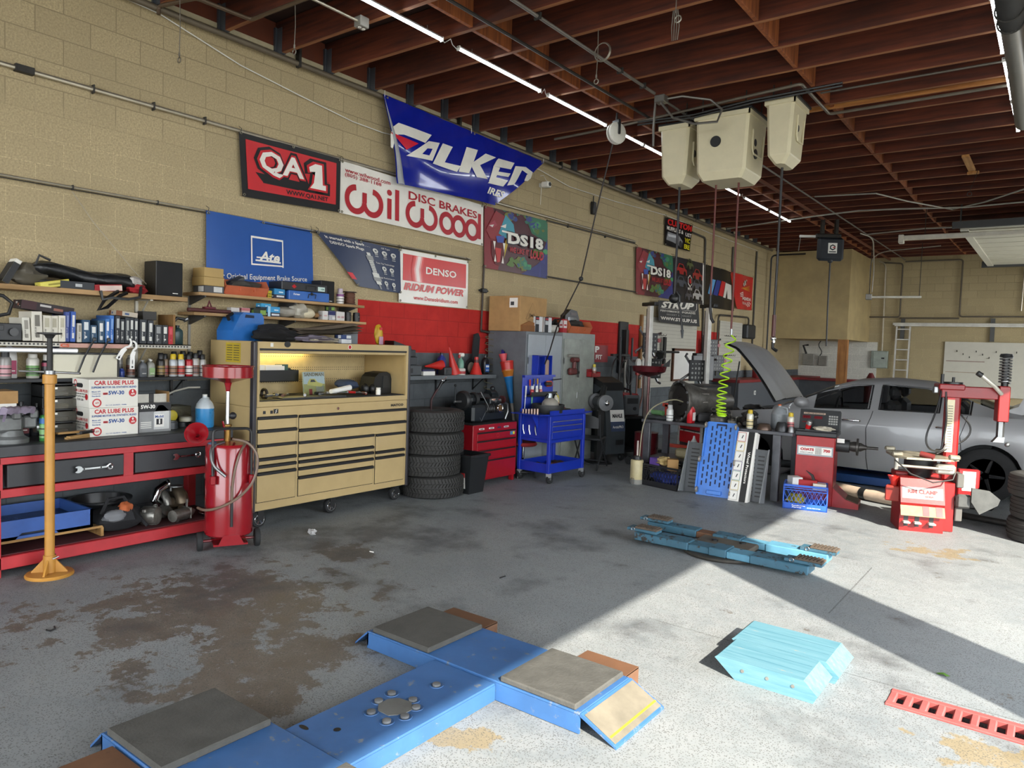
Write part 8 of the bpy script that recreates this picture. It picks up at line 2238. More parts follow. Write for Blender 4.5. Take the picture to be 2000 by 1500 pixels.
def cluster(m,r_,seed):
 """A cast part: a body with flanges, pipes and bolts."""
 rn = random.Random(seed)
 b = MB(m).box((-r_ * .7,-r_ * .6,0),(r_ * .6,r_ * .7,r_ * .8),b=r_ * .2)
 for i in range(7):
  x,y,z = rn.uniform(-.6,.6) * r_,rn.uniform(-.6,.6) * r_,rn.uniform(.5,1.1) * r_
  d = Vector((rn.uniform(-1,1),rn.uniform(-1,.6),rn.uniform(-.1,.6))).normalized() * r_ * rn.uniform(.4,.7)
  k = r_ * rn.uniform(.12,.3)
  b.cyl((x,y,z),(x + d.x,y + d.y,z + d.z),k,k * .9,rn.choice((m,ALU,IRON,BLACK)),12)
  b.cyl((x + d.x * .8,y + d.y * .8,z + d.z * .8),(x + d.x * .95,y + d.y * .95,z + d.z * .95),k * 1.35,m=m,n=12)
 return b
solo(cluster(IRON,.18,121),'engine_part','dark engine part behind the grey tray on the table','engine part',(2.40,9.25,TT))
solo(cluster(GB,.14,122),'gear_housing','round metal housing right of the gearbox','engine part',(3.10,8.95,TT))
MBs = [('engine_part','dark throttle body with a silver ring left of the large grey jug',(3.48,9.0),.12,123,IRON),('engine_part','rag-wrapped silver part beside the blue creeper top',(3.25,9.05),.09,124,ALU),('engine_part','black intake part behind the white and yellow bottle',(3.38,9.25),.14,125,BLACK)]
for n_,s_,(x,y),r_,sd_,m_ in MBs:
 solo(cluster(m_,r_,sd_),n_,s_,'engine part',(x,y,TT))
jug('coolant_jug','large grey jug with an orange cap on the right half of the table',(3.80,9.12,TT),'#85898c','#7d8184','#c65a24',.30,.19,.6)
aerosol('white bottle with a yellow cap and tan print left of the grey jug',(3.55,8.80,TT),'#c9c6b8','#c2a61f','#c9b98a',.04,.23)
aerosol('white bottle with a yellow cap right of the grey jug',(3.98,8.98,TT),'#c4c0b2','#c2a61f','#b56a6a',.04,.22)
for s_,(x,y),r_,h,c_ in (('brown cone shaped pulley on the table',(3.72,8.82),.085,.075,'#5a4a40'),('dark wide balancing cone on the table',(3.92,8.84),.075,.11,'#3b3c3e'),('small shiny steel cup at the table corner',(4.04,8.80),.035,.07,'#8a8b8c')):
 solo(MB(mat(c_,.4,.6)).lathe([(r_,0),(r_,h * .2),(r_ * .75,h * .9),(r_ * .6,h),(.001,h)],n=22),'metal_cone',s_,'cone',(x,y,TT))
# under and before the table
t = thing('extractor_pump','cream cylinder fluid extractor pump with a bent hose at the left of the table','pump',(2.20,8.52,0)); PM = mat('#b3a67e',.45)
MB(PM).lathe([(.001,.01),(.08,.01),(.083,.02),(.083,.30),(.075,.315),(.001,.32)],n=26).build('tank',t); MB(mat('#77766f',.5)).lathe([(.085,0),(.085,.06),(.08,.065)],n=24).build('base',t)
MB(BLACK).lathe([(.06,.32),(.05,.36),(.02,.37)],n=16).build('lid',t); MB(mat('#b5aaa0',.4)).cyl((0,0,.37),(0,0,.56),.012).build('plunger',t)
MB(mat('#8f8970',.4)).tube(bend([(.03,.0,.36),(.04,.02,.75),(.10,.1,1.0),(.35,.25,1.13),(.5,.3,1.08)],.2),.008,None,7).build('hose',t); MB(STEEL).tube([(-.03,-.08,.0),(-.03,-.095,.08),(.01,-.095,.08),(.01,-.08,0)],.005).build('foot_loop',t)
def crate(label,loc,rz,m,w_=.47,d=.32,h=.28,txt=None):
 o = thing('milk_crate',label,'crate',loc,rz); b = MB(m)
 for x in (-w_ / 2,w_ / 2 - .012):
  for y in (-d / 2,d / 2 - .012):
   b.box((x,y,0),(x + .012,y + .012,h))
 b.box((-w_ / 2,-d / 2,0),(w_ / 2,d / 2,.01))
 for z0,z1 in ((0,.07),(.235,.245),(.255,.28),(.21,.22)):
  b.box((-w_ / 2,-d / 2,z0),(w_ / 2,-d / 2 + .008,z1)).box((-w_ / 2,d / 2 - .008,z0),(w_ / 2,d / 2,z1)).box((-w_ / 2,-d / 2,z0),(-w_ / 2 + .008,d / 2,z1)).box((w_ / 2 - .008,-d / 2,z0),(w_ / 2,d / 2,z1))
 for L_,fn in ((w_,lambda a,z,s: (-w_ / 2 + a,s * (d / 2 - .004),z)),(d,lambda a,z,s: (s * (w_ / 2 - .004),-d / 2 + a,z))):
  n = int(L_ / .045)
  for s in (-1,1):
   for i in range(n):
    a = L_ * (i + .5) / n
    for da in (-.07,.07):
     e = min(max(a + da,.01),L_ - .01); k = abs(e - a) / .07
     b.tube([fn(a,.07,s),fn(e,.07 + .14 * k,s)],.0035,None,4,cap=False)
 b.build('crate_body',o)
 if txt:
  p = MB(PAPER); fy = plane((-w_ / 2,-d / 2,0),(1,0,0),(0,0,1)); p.text(fy,txt[0],(.10,.038,.24,.052),PAPER,.02).text(fy,txt[1],(.10,.018,.2,.032),PAPER,.02,.2).text(fy,txt[2],(.26,.022,.40,.034),PAPER,.02).build('lettering',o)
 return o
crate('black milk crate full of oddments under the left half of the table',(2.58,8.62,0),radians(-12),mat('#18191c',.5),.56)
solo(MB(mat('#4a2f7a',.5)).box((-.07,-.06,0),(.07,.06,.12),b=.01),'purple_box','small purple box in the black milk crate','box',(2.42,8.62,.24)); carton('small brown carton in the black milk crate',(2.66,8.60,.22),(.14,.12,.15),'#93703f',rz=.5)
solo(lump(MB(mat('#a08a5a',.8)),(0,0,.05),(.09,.08,.06),131,amp=.5),'parts_bag','crumpled tan packet in the black milk crate','bag',(2.54,8.62,.27)); solo(lump(MB(mat('#23347e',.7)),(0,0,.09),(.22,.11,.09),132,amp=.3),'rag','dark blue rags filling the black milk crate','rags',(2.58,8.62,.012),-.2)
t = thing('funnel','white funnel on a cream jug under the table','funnel',(2.72,9.1,.321)); MB(mat('#b7bcbc',.4)).lathe([(.075,.17),(.07,.19),(.02,.27),(.012,.31)],n=18).build('cone',t); MB(mat('#8c8262',.5)).box((-.24,-.07,0),(.08,.07,.13),b=.03).cyl((0,0,.1),(0,0,.18),.05,m=BLACK).build('jug_body',t)
crate('blue milk crate with tools in front of the red balancer',(4.28,8.66,0),radians(14),mat('#2456b8',.4),.47,.33,.28,('Roseburrus','Farms','(310) 523-3465'))
for s_,l_,d_,c_,r_ in (('white carton flap sticking out of the blue crate',(4.15,8.68,.24),(.12,.14,.1),'#c9c9c6',.7),('red case lying in the blue crate',(4.29,8.70,.22),(.2,.1,.10),'#a02226',.2),('white printed box lying in the blue crate',(4.42,8.68,.225),(.14,.12,.07),'#cfc8ba',.3)):
 carton(s_,l_,d_,c_,rz=r_)
solo(lump(MB(mat('#a8992a',.6)),(0,0,.06),(.1,.1,.06),141,amp=.3),'parts_bag','yellow packets at the bottom of the blue crate','bag',(4.18,8.64,.03)); solo(MB(BLACK).prism([(0,0),(.05,0),(-.02,.16),(-.10,.2),(-.04,.14)],(0,.02),lambda a,c,h: (a,h,c)),'strap_wrench','black curved handle rising out of the blue crate','tool',(4.36,8.70,.22))
# grey racks, wheel protector rolls and creeper leaning on the table
def rack(label,x,w_):
 o = thing('steel_ramp',label,'ramp',(x,8.52,0),0,None,(radians(-9),0,0)); m = mat('#4b4e51',.45,.3)
 b = MB(m).box((0,0,0),(w_,.012,.62),b=.003)
 for i in range(11):
  for x0 in (w_ * .14,w_ * .56):
   b.rect(plane((x0,-.001,.06 + .047 * i),(1,0,0),(0,0,1)),0,0,w_ * .3,.016,BLACK)
 b.build('slotted_plate',o)
 for x0 in ((-.01,) if w_ > .3 else (w_,)):
  MB(mat('#85888a',.4,.3)).prism([(-.16,0),(.012,0),(.012,.63),(-.005,.63)],(x0,x0 + .01),lambda a,c,h: (h,a,c)).build('side_flange',o)
rack('grey slotted steel ramp leaning left of the blue creeper',2.86,.34); rack('grey slotted steel ramp leaning right of the white roll box',3.60,.25)
t = thing('creeper','bright blue plastic mechanic creeper standing upright against the table','creeper',(3.27,8.46,0),0,None,(radians(-13),0,radians(3)))
CB = mat('#3a78cc',.35)
P = [(-.22,0),(.22,0),(.235,.05),(.235,.40),(.20,.47),(.20,.86),(.17,.91),(-.17,.91),(-.20,.86),(-.20,.47),(-.235,.40),(-.235,.05)]
b = MB(CB).prism(P,(0,.035),lambda a,c,h: (a,h,c)); b.box((-.235,-.03,.05),(-.215,.0,.40)).box((.215,-.03,.05),(.235,.0,.40)).box((-.20,-.025,.47),(-.18,0,.86)).box((.18,-.025,.47),(.2,0,.86)).box((-.09,-.03,.02),(.09,0,.07),b=.006)
sl = b; SLM = mat('#0d1f44',.6); fy = plane((0,-.001,0),(1,0,0),(0,0,1))
for j in range(9):
 for i in range(7 if j < 4 else 5):
  n = 7 if j < 4 else 5
  x = (i - (n - 1) / 2) * .056; z = .12 + .085 * j + (.03 if i % 2 else 0)
  if z < .84: sl.rect(fy,x - .009,z,x + .009,z + .055,SLM)
sl.rect(fy,-.06,.865,.06,.89,SLM).rect(fy,-.195,.55,-.18,.65,SLM).rect(fy,.18,.55,.195,.65,SLM); b.build('deck',t)
for x,z in ((-.205,.06),(.205,.06),(-.215,.43),(.215,.43),(-.185,.86),(.185,.86)):
 c_ = MB(mat('#8a8378',.4,.3)).torus((x,-.04,z),.026,.012,None,'x',16,8).cyl((x - .008,-.04,z),(x + .008,-.04,z),.02,m=STEEL,n=12).build('caster',t)
t = thing('protector_box','tall white box printed Wheel Protectors leaning beside the creeper','box',(3.50,8.40,0),0,None,(radians(-17),0,0))
b = MB(PAPER).box((-.03,0,0),(.20,.10,.84)); fy = plane((-.03,0,0),(1,0,0),(0,0,1)); b.rect(fy,.13,0,.205,.84,BLACK)
for i in range(7):
 b.frame(fy,.005,.01 + .118 * i,.105,.122 + .118 * i,.006,mat(('#a9a49a','#b5a04a','#4f8a7a','#5a4a7a','#a9a49a','#c2a62a','#b03a30')[i],.5)).poly(fy,[(.05,.05 + .118 * i),(.06,.045 + .118 * i),(.075,.085 + .118 * i),(.065,.09 + .118 * i)],DKGREY)
V,F = glyphs('Wheel Protectors',.02); ax,bx,by = min(p[0] for p in V),max(p[0] for p in V),max(p[1] for p in V)
b.raw([fy(.155 + p[1] / by * .03,.60 - (p[0] - ax) / (bx - ax) * .38,2) for p in V],F,PAPER); b.rect(lambda a,c: fy(a,c,2),.215,0,.219,.84,PAPER); b.build('box_body',t)
# ------------------------------------------------------------------ silver saloon with its hood up, nose towards the left wall
def lerp(T,x):
 for (a,p),(c,q) in zip(T[:-1],T[1:]):
  if x <= c:
   s = max(0,(x - a) / (c - a))
   return p + (q - p) * s
 return T[-1][1]
SIL = mat('#98999a',.42,.2,var=.0,coat=.35)
YC,WF,WR,WHR = 11.55,3.02,5.86,.335
ROOFZ = [(2.15,.80),(3.15,1.02),(3.35,1.06),(3.9,1.33),(4.25,1.44),(4.7,1.475),(5.15,1.45),(5.5,1.36),(5.95,1.19),(6.25,1.12),(6.75,1.08),(7.0,.98)]
BELT = [(2.15,.74),(2.6,.88),(3.3,.96),(3.7,1.0),(4.6,1.03),(5.5,1.05),(6.2,1.06),(6.75,1.02),(7.0,.9)]
WID = [(2.15,.62),(2.3,.78),(2.7,.89),(3.3,.91),(5.6,.92),(6.4,.90),(6.8,.83),(7.0,.70)]
RW_ = [(3.15,.80),(3.35,.78),(3.9,.66),(4.3,.60),(5.1,.60),(5.5,.61),(5.95,.66),(6.3,.74),(7.0,.6)]
def sill(x):
 z = .235 if 2.5 < x < 6.5 else .30
 for c in (WF,WR):
  d = abs(x - c)
  if d < .385:
   z = max(z,.335 + sqrt(.385 ** 2 - d * d))
 return z
XS = sorted(set([2.15 + .0485 * i for i in range(101)] + [WF - .384,WF + .384,WR - .384,WR + .384]))
car = thing('car','silver four door car with its hood raised standing over a low blue lift','car',(0,0,0))
def side(x,k,s):
 """k = 0 sill ... 6 roof centre."""
 w,zb,zs = lerp(WID,x),lerp(BELT,x),sill(x)
 zm = max(.58,zs + .02)
 if k == 0: return (x,YC + s * (w - .05 * (zs < .4)),zs)
 if k == 1: return (x,YC + s * (w + .004),max(.40,zs + .01))
 if k == 2: return (x,YC + s * (w + .012),max(zm,min(zb - .14,.80)))
 if k == 3: return (x,YC + s * (w - .02),zb - .07)
 if k == 4: return (x,YC + s * (w - .06),zb)
 rz,rw = lerp(ROOFZ,x),lerp(RW_,x)
 top = max(rz - .055,zb + .004)
 if k == 5: return (x,YC + s * (w - .065 - (w - .065 - rw) * .06),zb + (top - zb) * .06)
 if k == 6: return (x,YC + s * (rw + .02),zb + (top - zb) * .90)
 if k == 7: return (x,YC + s * (rw - .06),top + .02)
 return (x,YC,rz)
bb = MB(SIL)
GLS = mat('#0c0e10',.06,0,var=0,trans=0,alpha=.55)
for s in (-1,1):
 V = [side(x,k,s) for x in XS for k in range(9)]
 F = []
 for i in range(len(XS) - 1):
  xm = (XS[i] + XS[i + 1]) / 2
  for k in range(8):
   if xm < 3.2 and k >= 4: continue                       # engine bay is open
   if k == 5 and (3.80 < xm < 4.50 or 4.62 < xm < 5.32 or 5.38 < xm < 5.66): continue
   if k >= 6 and (3.34 < xm < 4.0 or 5.5 < xm < 6.05): continue  # windscreen, back light
   F.append((i * 9 + k,i * 9 + k + 1,i * 9 + k + 10,i * 9 + k + 9))
 bb.raw(V,F,None,True)
for x in (XS[0],XS[-1]):
 P = [side(x,k,-1) for k in range(5)] + [side(x,k,1) for k in range(4,-1,-1)]
 bb.raw(P,[list(range(10))])
bb.fix = False
bb.build('body',car)
for s,nm in ((-1,'near'),(1,'far')):
 for a,c in ((3.80,4.50),(4.62,5.32),(5.38,5.66)):
  MB(GLS).sheet(lambda u,v: tuple(p * (1 - v) + q * v for p,q in zip(side(a + (c - a) * u,5,s * .994),side(a + (c - a) * u,6,s * .994))),8,1).build('side_window',car)
  b = MB(mat('#1b1c1e',.3)); P = [side(a + (c - a) * i / 8,5,s) for i in range(9)] + [side(c - (c - a) * i / 8,6,s) for i in range(9)]
  b.tube([(x,y + s * .004,z) for x,y,z in P],.011,None,6,closed=True).build('window_trim',car)
 for x0 in (3.36,4.55,5.63):
  MB(mat('#1d1e20',.5)).tube([(x0 + dx,side(x0 + dx,k,s)[1] + s * .003,side(x0 + dx,k,s)[2]) for k,dx in ((4,0),(3,-.01),(2,-.06),(1,-.04),(0,-.02))],.004,None,5).build('door_gap',car)
 MB(mat('#1d1e20',.5)).tube([(x,side(x,0,s)[1],.26) for x in (3.5,4.2,5.4)],.006,None,5).build('sill_trim',car)
 for x in (4.30,5.42):
  MB(CHROME).tube([(x - .11,YC + s * .925,.885),(x - .08,YC + s * .955,.892),(x + .08,YC + s * .955,.892),(x + .11,YC + s * .925,.885)],.014,None,8).build('door_handle',car)
 MB(SIL).ball((3.66,YC + s * 1.0,1.09),(.10,.11,.075)).box((3.66,YC + s * .88,1.03),(3.73,YC + s * .98,1.07)).build('mirror',car)
MB(GLS).sheet(lambda u,v: tuple(p for p in (3.34 + .66 * u,side(3.34 + .66 * u,6,-1)[1] * (1 - v) + side(3.34 + .66 * u,6,1)[1] * v,lerp(ROOFZ,3.34 + .66 * u) - .05 * (2 * v - 1) ** 2)),8,8).build('windscreen',car)
MB(GLS).sheet(lambda u,v: (5.5 + .55 * u,side(5.5 + .55 * u,6,-1)[1] * (1 - v) + side(5.5 + .55 * u,6,1)[1] * v,lerp(ROOFZ,5.5 + .55 * u) - .05 * (2 * v - 1) ** 2),8,8).build('back_window',car)
MB(mat('#16181a',.8)).box((3.2,YC - .80,.3),(5.9,YC + .80,.72)).box((2.3,YC - .78,.35),(3.2,YC + .78,.70)).build('cabin_floor',car)
for s in (-1,1):
 for x in (4.55,5.30):
  st = MB(mat('#4d4f50',.6)).box((x - .28,YC + s * .4 - .25,.72),(x + .2,YC + s * .4 + .25,.86),b=.05).box((x + .08,YC + s * .4 - .24,.8),(x + .24,YC + s * .4 + .24,1.17),b=.06)
  st.box((x + .12,YC + s * .4 - .14,1.19),(x + .24,YC + s * .4 + .14,1.36),b=.05).build('seat',car)
MB(BLACK).torus((4.02,YC - .38,1.0),.17,.016,None,'x',24,8).box((3.5,YC - .75,.7),(3.95,YC + .75,.98),b=.05).build('dashboard',car)
for i in range(4):
 lump(MB(BLACK if i % 2 else IRON),(2.5 + .22 * (i % 3),YC - .5 + .33 * i,.78),(.18,.2,.12),200 + i,amp=.3).build('engine_part',car)
for x in (WF,WR):
 for s in (-1,1):
  b = MB(RUBBER).lathe([(.21,-.10),(.30,-.105),(WHR,-.08),(WHR,.08),(.30,.105),(.21,.10)],(x,YC + s * .80,WHR),ax='y',n=36).build('tire',car)
  r_ = MB(mat('#232426',.4,.5)).lathe([(.02,.0),(.20,.05),(.215,.10),(.215,-.10),(.2,-.1)],(x,YC + s * .80,WHR),ax='y',n=30)
  for k in range(5):
   a = k * 2 * pi / 5
   r_.tube([(x + .04 * cos(a),YC + s * .89,WHR + .04 * sin(a)),(x + .2 * cos(a),YC + s * .88,WHR + .2 * sin(a))],.026,mat('#333436',.4,.5),6)
  r_.build('rim',car)
  MB(mat('#101112',.9)).box((x - .38,YC + s * .62,.28),(x + .38,YC + s * .64,.72)).build('wheel_housing',car)
def hoodf(a,c):                                         # a from hinge to nose, c across
 w = .72 - .05 * a - .26 * max(0,a - .62) ** 1.5
 z0 = .02 + .055 * sin(pi * min(1,a * .9 + .08)) + .05 * (1 - (2 * c - 1) ** 2) * (1 - a * .4) + .02 * (abs(abs(2 * c - 1) - .62) < .12) * (1 - a)
 k = max(0,a - .82) * .55
 return (3.20 - 1.20 * a * cos(radians(50)) + (z0 - k) * sin(radians(50)),YC + w * (2 * c - 1),1.04 + 1.20 * a * sin(radians(50)) + (z0 - k) * cos(radians(50)))
hb = MB(SIL).sheet(hoodf,20,18); hb.sheet(lambda a,c: tuple(p - q for p,q in zip(hoodf(a,c),(.03,0,.025))),12,12,mat('#3a3b3c',.7)); hb.build('hood',car)
MB(BLACK).tube([(2.55,YC - .66,.86),(2.62,YC - .62,1.62)],.012,None,6).build('hood_prop',car)
dl = MB(SIL).prism([(6.08,1.14),(6.20,1.20),(6.48,1.86),(6.66,1.90),(6.72,1.72),(6.60,1.70),(6.52,1.5),(6.36,1.15),(6.2,1.08)],(YC - .66,YC + .66),lambda a,c,h: (a - .06,h,c))
dl.build('trunk_lid',car); MB(mat('#6e1016',.25)).prism([(6.30,1.60),(6.44,1.86),(6.42,1.93),(6.28,1.72)],(YC - .69,YC - .6),lambda a,c,h: (a - .06,h,c)).build('tail_light',car)
t = thing('car_lift','low blue lift rail with wooden blocks under the silver car','car lift',(0,0,0))
LD = chipped('deep_lift_blue','#1f4a86','#3a3f45',.4)
MB(LD).box((3.55,10.75,.02),(5.55,11.15,.13),b=.006).box((3.55,11.95,.02),(5.55,12.35,.13),b=.006).build('rail',t)
for x in (3.7,5.1):
 MB(wood('lift_block%d' % int(x),'#5a4a34','#8f7750',0)).box((x,10.8,.131),(x + .24,11.05,.233),b=.004).build('block',t)

# ------------------------------------------------------------------ red wheel balancer
t = thing('wheel_balancer','red computer wheel balancer with a black control panel and a shaft','wheel balancer',(4.09,8.86,0),radians(8))
BR_ = chipped('balancer_red','#a3191d','#c9b7a8',.18,.4,scale=22)
MB(BR_).box((0,0,.0),(.42,.42,.80),b=.006).build('cabinet',t); MB(BR_).prism([(.42,.0),(.70,.0),(.70,.06),(.56,.10),(.42,.22)],(.02,.40),lambda a,c,h: (a,h,c)).build('foot',t)
MB(mat('#6f6250',.8)).prism([(.56,.102),(.69,.063),(.69,.068),(.56,.106)],(.05,.37),lambda a,c,h: (a,h,c)).build('foot_mat',t)
MB(mat('#26282b',.5)).box((-.02,-.02,.80),(.44,.44,.86),b=.012).box((0,.04,.86),(.42,.3,.87)).build('top_tray',t)
cp = MB(mat('#1d1f21',.45)).prism([(.16,.86),(.38,.86),(.38,1.07),(.24,1.10)],(0,.44),lambda a,c,h: (h,a,c)).build('control_panel',t)
b = MB(WHITE); fn = lambda a,c,k=1: (a,.16 + c * .316 - .002 * k,.86 + c * .948)
b.rect(fn,.04,.195,.28,.215,mat('#b9a08c',.5)).text(lambda a,c: fn(a,c,2),'COMPUTER BALANCER',(.05,.199,.27,.211),BLACK,.03)
for x,y in ((.03,.14),(.16,.14)):
 b.rect(fn,x,y,x + .09,y + .035,mat('#5d0f18',.3))
b.rect(fn,.03,.09,.09,.105,mat('#5d0f18',.3))
for i in range(4):
 for j in range(4):
  b.rect(fn,.32 + .026 * i,.08 + .03 * j,.34 + .026 * i,.10 + .03 * j,mat('#8f8f8b',.5))
b.build('display',cp)
b = MB(mat('#9aa0a5',.4)); fy = plane((0,0,0),(1,0,0),(0,0,1)); b.rect(fy,.015,.575,.405,.69,b.m).rect(lambda a,c: fy(a,c,2),.03,.592,.39,.675,PAPER).text(lambda a,c: fy(a,c,3),'COATS',(.05,.63,.20,.662),RED,.07).text(lambda a,c: fy(a,c,3),'700',(.30,.625,.375,.66),RED,.06)
for i in range(7):
 b.rect(lambda a,c: fy(a,c,3),.215 + .01 * i,.595,.219 + .01 * i,.672,DKGREY)
b.text(lambda a,c: fy(a,c,3),'DIRECT DRIVE',(.05,.602,.19,.614),DKGREY,.02).build('name_plate',t)
sh = MB(mat('#2b2d2e',.45)).cyl((.42,.2,.70),(.56,.2,.70),.075,n=22); sh.build('shaft_housing',t)
MB(mat('#4a4744',.4,.6)).lathe([(.05,.56),(.06,.60),(.06,.63),(.10,.635),(.10,.655),(.05,.66),(.05,.68),(.028,.72),(.028,.74),(.016,.742),(.016,.86)],(0,.2,.70),ax='x',n=24).build('spindle',t); MB(PAPER).box((.43,.12,.74),(.51,.122,.79)).build('data_plate',t)
solo(lump(MB(mat('#b9b2a0',.9)),(0,0,.03),(.10,.05,.03),301,amp=.4),'rag','crumpled pale rag on the balancer top','rag',(4.36,8.97,.861)); o = thing('drink_can','tilted red and silver can on the balancer top','can',(4.18,8.96,.868),0,None,(.25,.3,0)); MB(mat('#a9a9aa',.3,.7)).lathe([(.028,0),(.031,.01),(.031,.1),(.026,.115),(.001,.112)],n=18).lathe([(.0315,.02),(.0315,.07)],m=RED,n=18).build('can_body',o)
# ------------------------------------------------------------------ red tire changer
t = thing('tire_changer','red tire changing machine with a tall column, swing arm and clamp table','tire changer',(5.31,8.26,0),radians(21))
TCR = chipped('changer_red','#8e1716','#8a6f5c',.3,.35,scale=15)
MB(TCR).prism([(0,.0),(.0,.24),(-.02,.29),(.06,.53),(.38,.53),(.38,.0)],(0,.40),lambda a,c,h: (h,a,c)).box((.40,.12,0),(.52,.46,.50),b=.006).box((.0,.3,.5),(.5,.5,.56),b=.01).build('cabinet',t)
b = MB(PAPER); fn = lambda a,c,k=1: (a,-.02 + c * .333 - .003 * k,.29 + c)
b.rect(fn,.015,.045,.385,.155,mat('#9a9a98',.5)).rect(lambda a,c: fn(a,c,2),.05,.05,.35,.15,mat('#b5b2a8',.5)).text(lambda a,c: fn(a,c,3),'RIM CLAMP',(.065,.095,.335,.135),mat('#7e1016',.5),.05).text(lambda a,c: fn(a,c,3),'5040A',(.22,.062,.30,.082),mat('#a01c22',.5),.04); b.build('name_plate',t)
b = MB(mat('#8a7c58',.6,var=.4,scale=20)).prism([(-.055,.17),(.0,.28),(.0,.27),(-.055,.165)],(0,.4),lambda a,c,h: (h,a,c))
for x in (.20,.32):
 b.raw([(x,-.0555,.1725),(x + .06,-.0555,.1725),(x + .06,-.002,.281),(x,-.002,.281)],[(0,1,2,3)],RED)
b.build('sloped_guard',t)
for x in (.06,.16,.29):
 MB(BLACK).box((x - .02,-.004,.05),(x + .02,.003,.16)).build('pedal_slot',t); MB(mat('#b5b2ab',.4)).box((x - .035,-.07,.085),(x + .03,.0,.105),b=.006).build('pedal',t)
MB(mat('#1f2021',.5)).lathe([(.10,.53),(.12,.60),(.15,.64),(.15,.72),(.10,.74)],(.22,.26,0),n=26).build('turntable_drum',t)
AL = mat('#a19a88',.4,.5,var=.35,scale=12)
ct = MB(AL).prism([(-.08,.05),(.02,-.06),(.42,-.04),(.52,.06),(.50,.44),(.40,.52),(.06,.52),(-.08,.40)],(.735,.755)); ct.build('clamp_table',t)
for x,y,a in ((-.05,.02,.8),(.46,.0,2.3),(.46,.48,-2.3),(-.03,.46,-.8)):
 MB(AL).box((x - .05,y - .03,.755),(x + .05,y + .03,.80),b=.012).build('jaw',t)
MB(mat('#a8a49a',.4,.6)).cyl((-.06,.0,.66),(.44,-.05,.66),.014).cyl((-.06,.0,.735),(-.06,.0,.62),.02).box((.30,-.02,.60),(.48,.1,.70),b=.02).build('air_ram',t)
MB(BLACK).tube([(-.08,-.02,.72),(.05,-.12,.60),(.25,-.13,.53),(.44,-.06,.56),(.47,-.02,.62)],.008,None,6).build('air_hose',t)
MB(mat('#6b2420',.5)).cyl((.16,.02,.79),(.27,-.04,.77),.03,n=12).build('tool_handle',t)
MB(TCR).box((.43,.25,.50),(.56,.38,1.48),b=.02).build('column',t); b = MB(mat('#c9bf9e',.5)).box((.431,.246,.80),(.50,.2495,1.36)); fy = plane((.431,.246,.80),(1,0,0),(0,0,1))
for i in range(18):
 b.rect(fy,.01,.03 + .026 * i,.055,.036 + .026 * i,DKGREY)
b.rect(fy,.0,.54,.069,.56,RED).build('instruction_label',t)
MB(mat('#7f1417',.35)).box((.37,.24,1.36),(.95,.34,1.48),b=.008).box((.34,.22,1.44),(.58,.42,1.50),b=.01).build('swing_arm',t); MB(TCR).box((.88,.22,1.14),(.98,.34,1.50),b=.008).build('arm_head',t)
MB(BLACK).cyl((.49,.31,1.50),(.49,.31,1.52),.09,n=18).cyl((.38,.28,1.5),(.38,.28,1.6),.016).cyl((.49,.31,1.52),(.49,.31,1.57),.014).box((.30,.25,1.40),(.345,.31,1.47),m=STEEL,b=.008).build('column_cap',t)
MB(STEEL).cyl((.93,.28,.98),(.93,.28,1.15),.036,n=6).prism([(.86,.93),(.96,.93),(.965,.985),(.90,.985)],(.25,.31),lambda a,c,h: (a,h,c)).ball((1.0,.28,.91),.024).build('mount_head',t)
MB(mat('#8d8e8e',.3,.8)).tube([(.94 + .05 * cos(a),.28 + .05 * sin(a),1.53 + .26 * a / (2 * pi * 9)) for a in [2 * pi * i / 12 for i in range(109)]],.009,None,6).build('spring',t); MB(BLACK).cyl((.94,.28,1.5),(.94,.28,1.80),.032,n=14).lathe([(.05,1.79),(.06,1.8),(.05,1.825),(.001,1.83)],(.94,.28,0),n=16).build('slide_post',t)
MB(mat('#b5b2a6',.35,.3)).tube([(.90,.22,1.42),(.82,.18,1.50),(.70,.17,1.60)],.02,None,8).cyl((.70,.17,1.60),(.66,.165,1.625),.026,m=BLACK).build('lock_lever',t)
for P in ([(.38,.26,1.45),(.32,.2,1.2),(.22,.15,.95),(.26,.15,.82),(.40,.2,.80),(.45,.26,.9)],[(.41,.24,1.42),(.43,.22,1.1),(.40,.24,.82)],[(.56,.30,1.2),(.68,.3,1.08),(.66,.3,.95),(.5,.28,.85),(.35,.2,.78)]):
 MB(BLACK).tube(bend(P,.12),.009,None,6).build('air_hose',t)
MB(mat('#4b4c4a',.5,.3,var=.4)).prism([(.64,.34),(.72,.22),(.88,.32),(.90,.38),(.80,.46),(.64,.48)],(.02,.05),lambda a,c,h: (a,h + .1 * (a - .6),c)).box((.52,.06,.26),(.66,.12,.40),b=.02).build('bead_breaker',t)
for z in (.12,.46):
 MB(mat('#55534f',.7)).box((.525,.1,z),(.59,.3,z + .14),b=.008).build('bumper_pad',t)
MB(mat('#8e1519',.4)).box((.60,.34,.34),(.80,.42,.62),b=.01).build('control_box',t); b = MB(PAPER).box((.64,.336,.40),(.76,.3395,.60)); b.build('warning_plate',t); MB(BLACK).box((.5,.5,.18),(1.0,.72,.28),b=.02).build('swing_foot',t)
bk_ = thing('lube_bucket','red grease pot with a brush cup hooked on the left of the tire changer','pot',(5.22,8.40,.27)); MB(mat('#8a2a20',.6)).box((-.07,-.06,0),(.07,.06,.16),b=.01).build('pot_body',bk_); MB(mat('#c8271f',.4)).lathe([(.03,.16),(.035,.2),(.065,.26),(.058,.26),(.03,.2)],n=18).build('cup',bk_); MB(RED).box((.0,.05,.02),(.12,.1,.05)).build('hook',bk_)
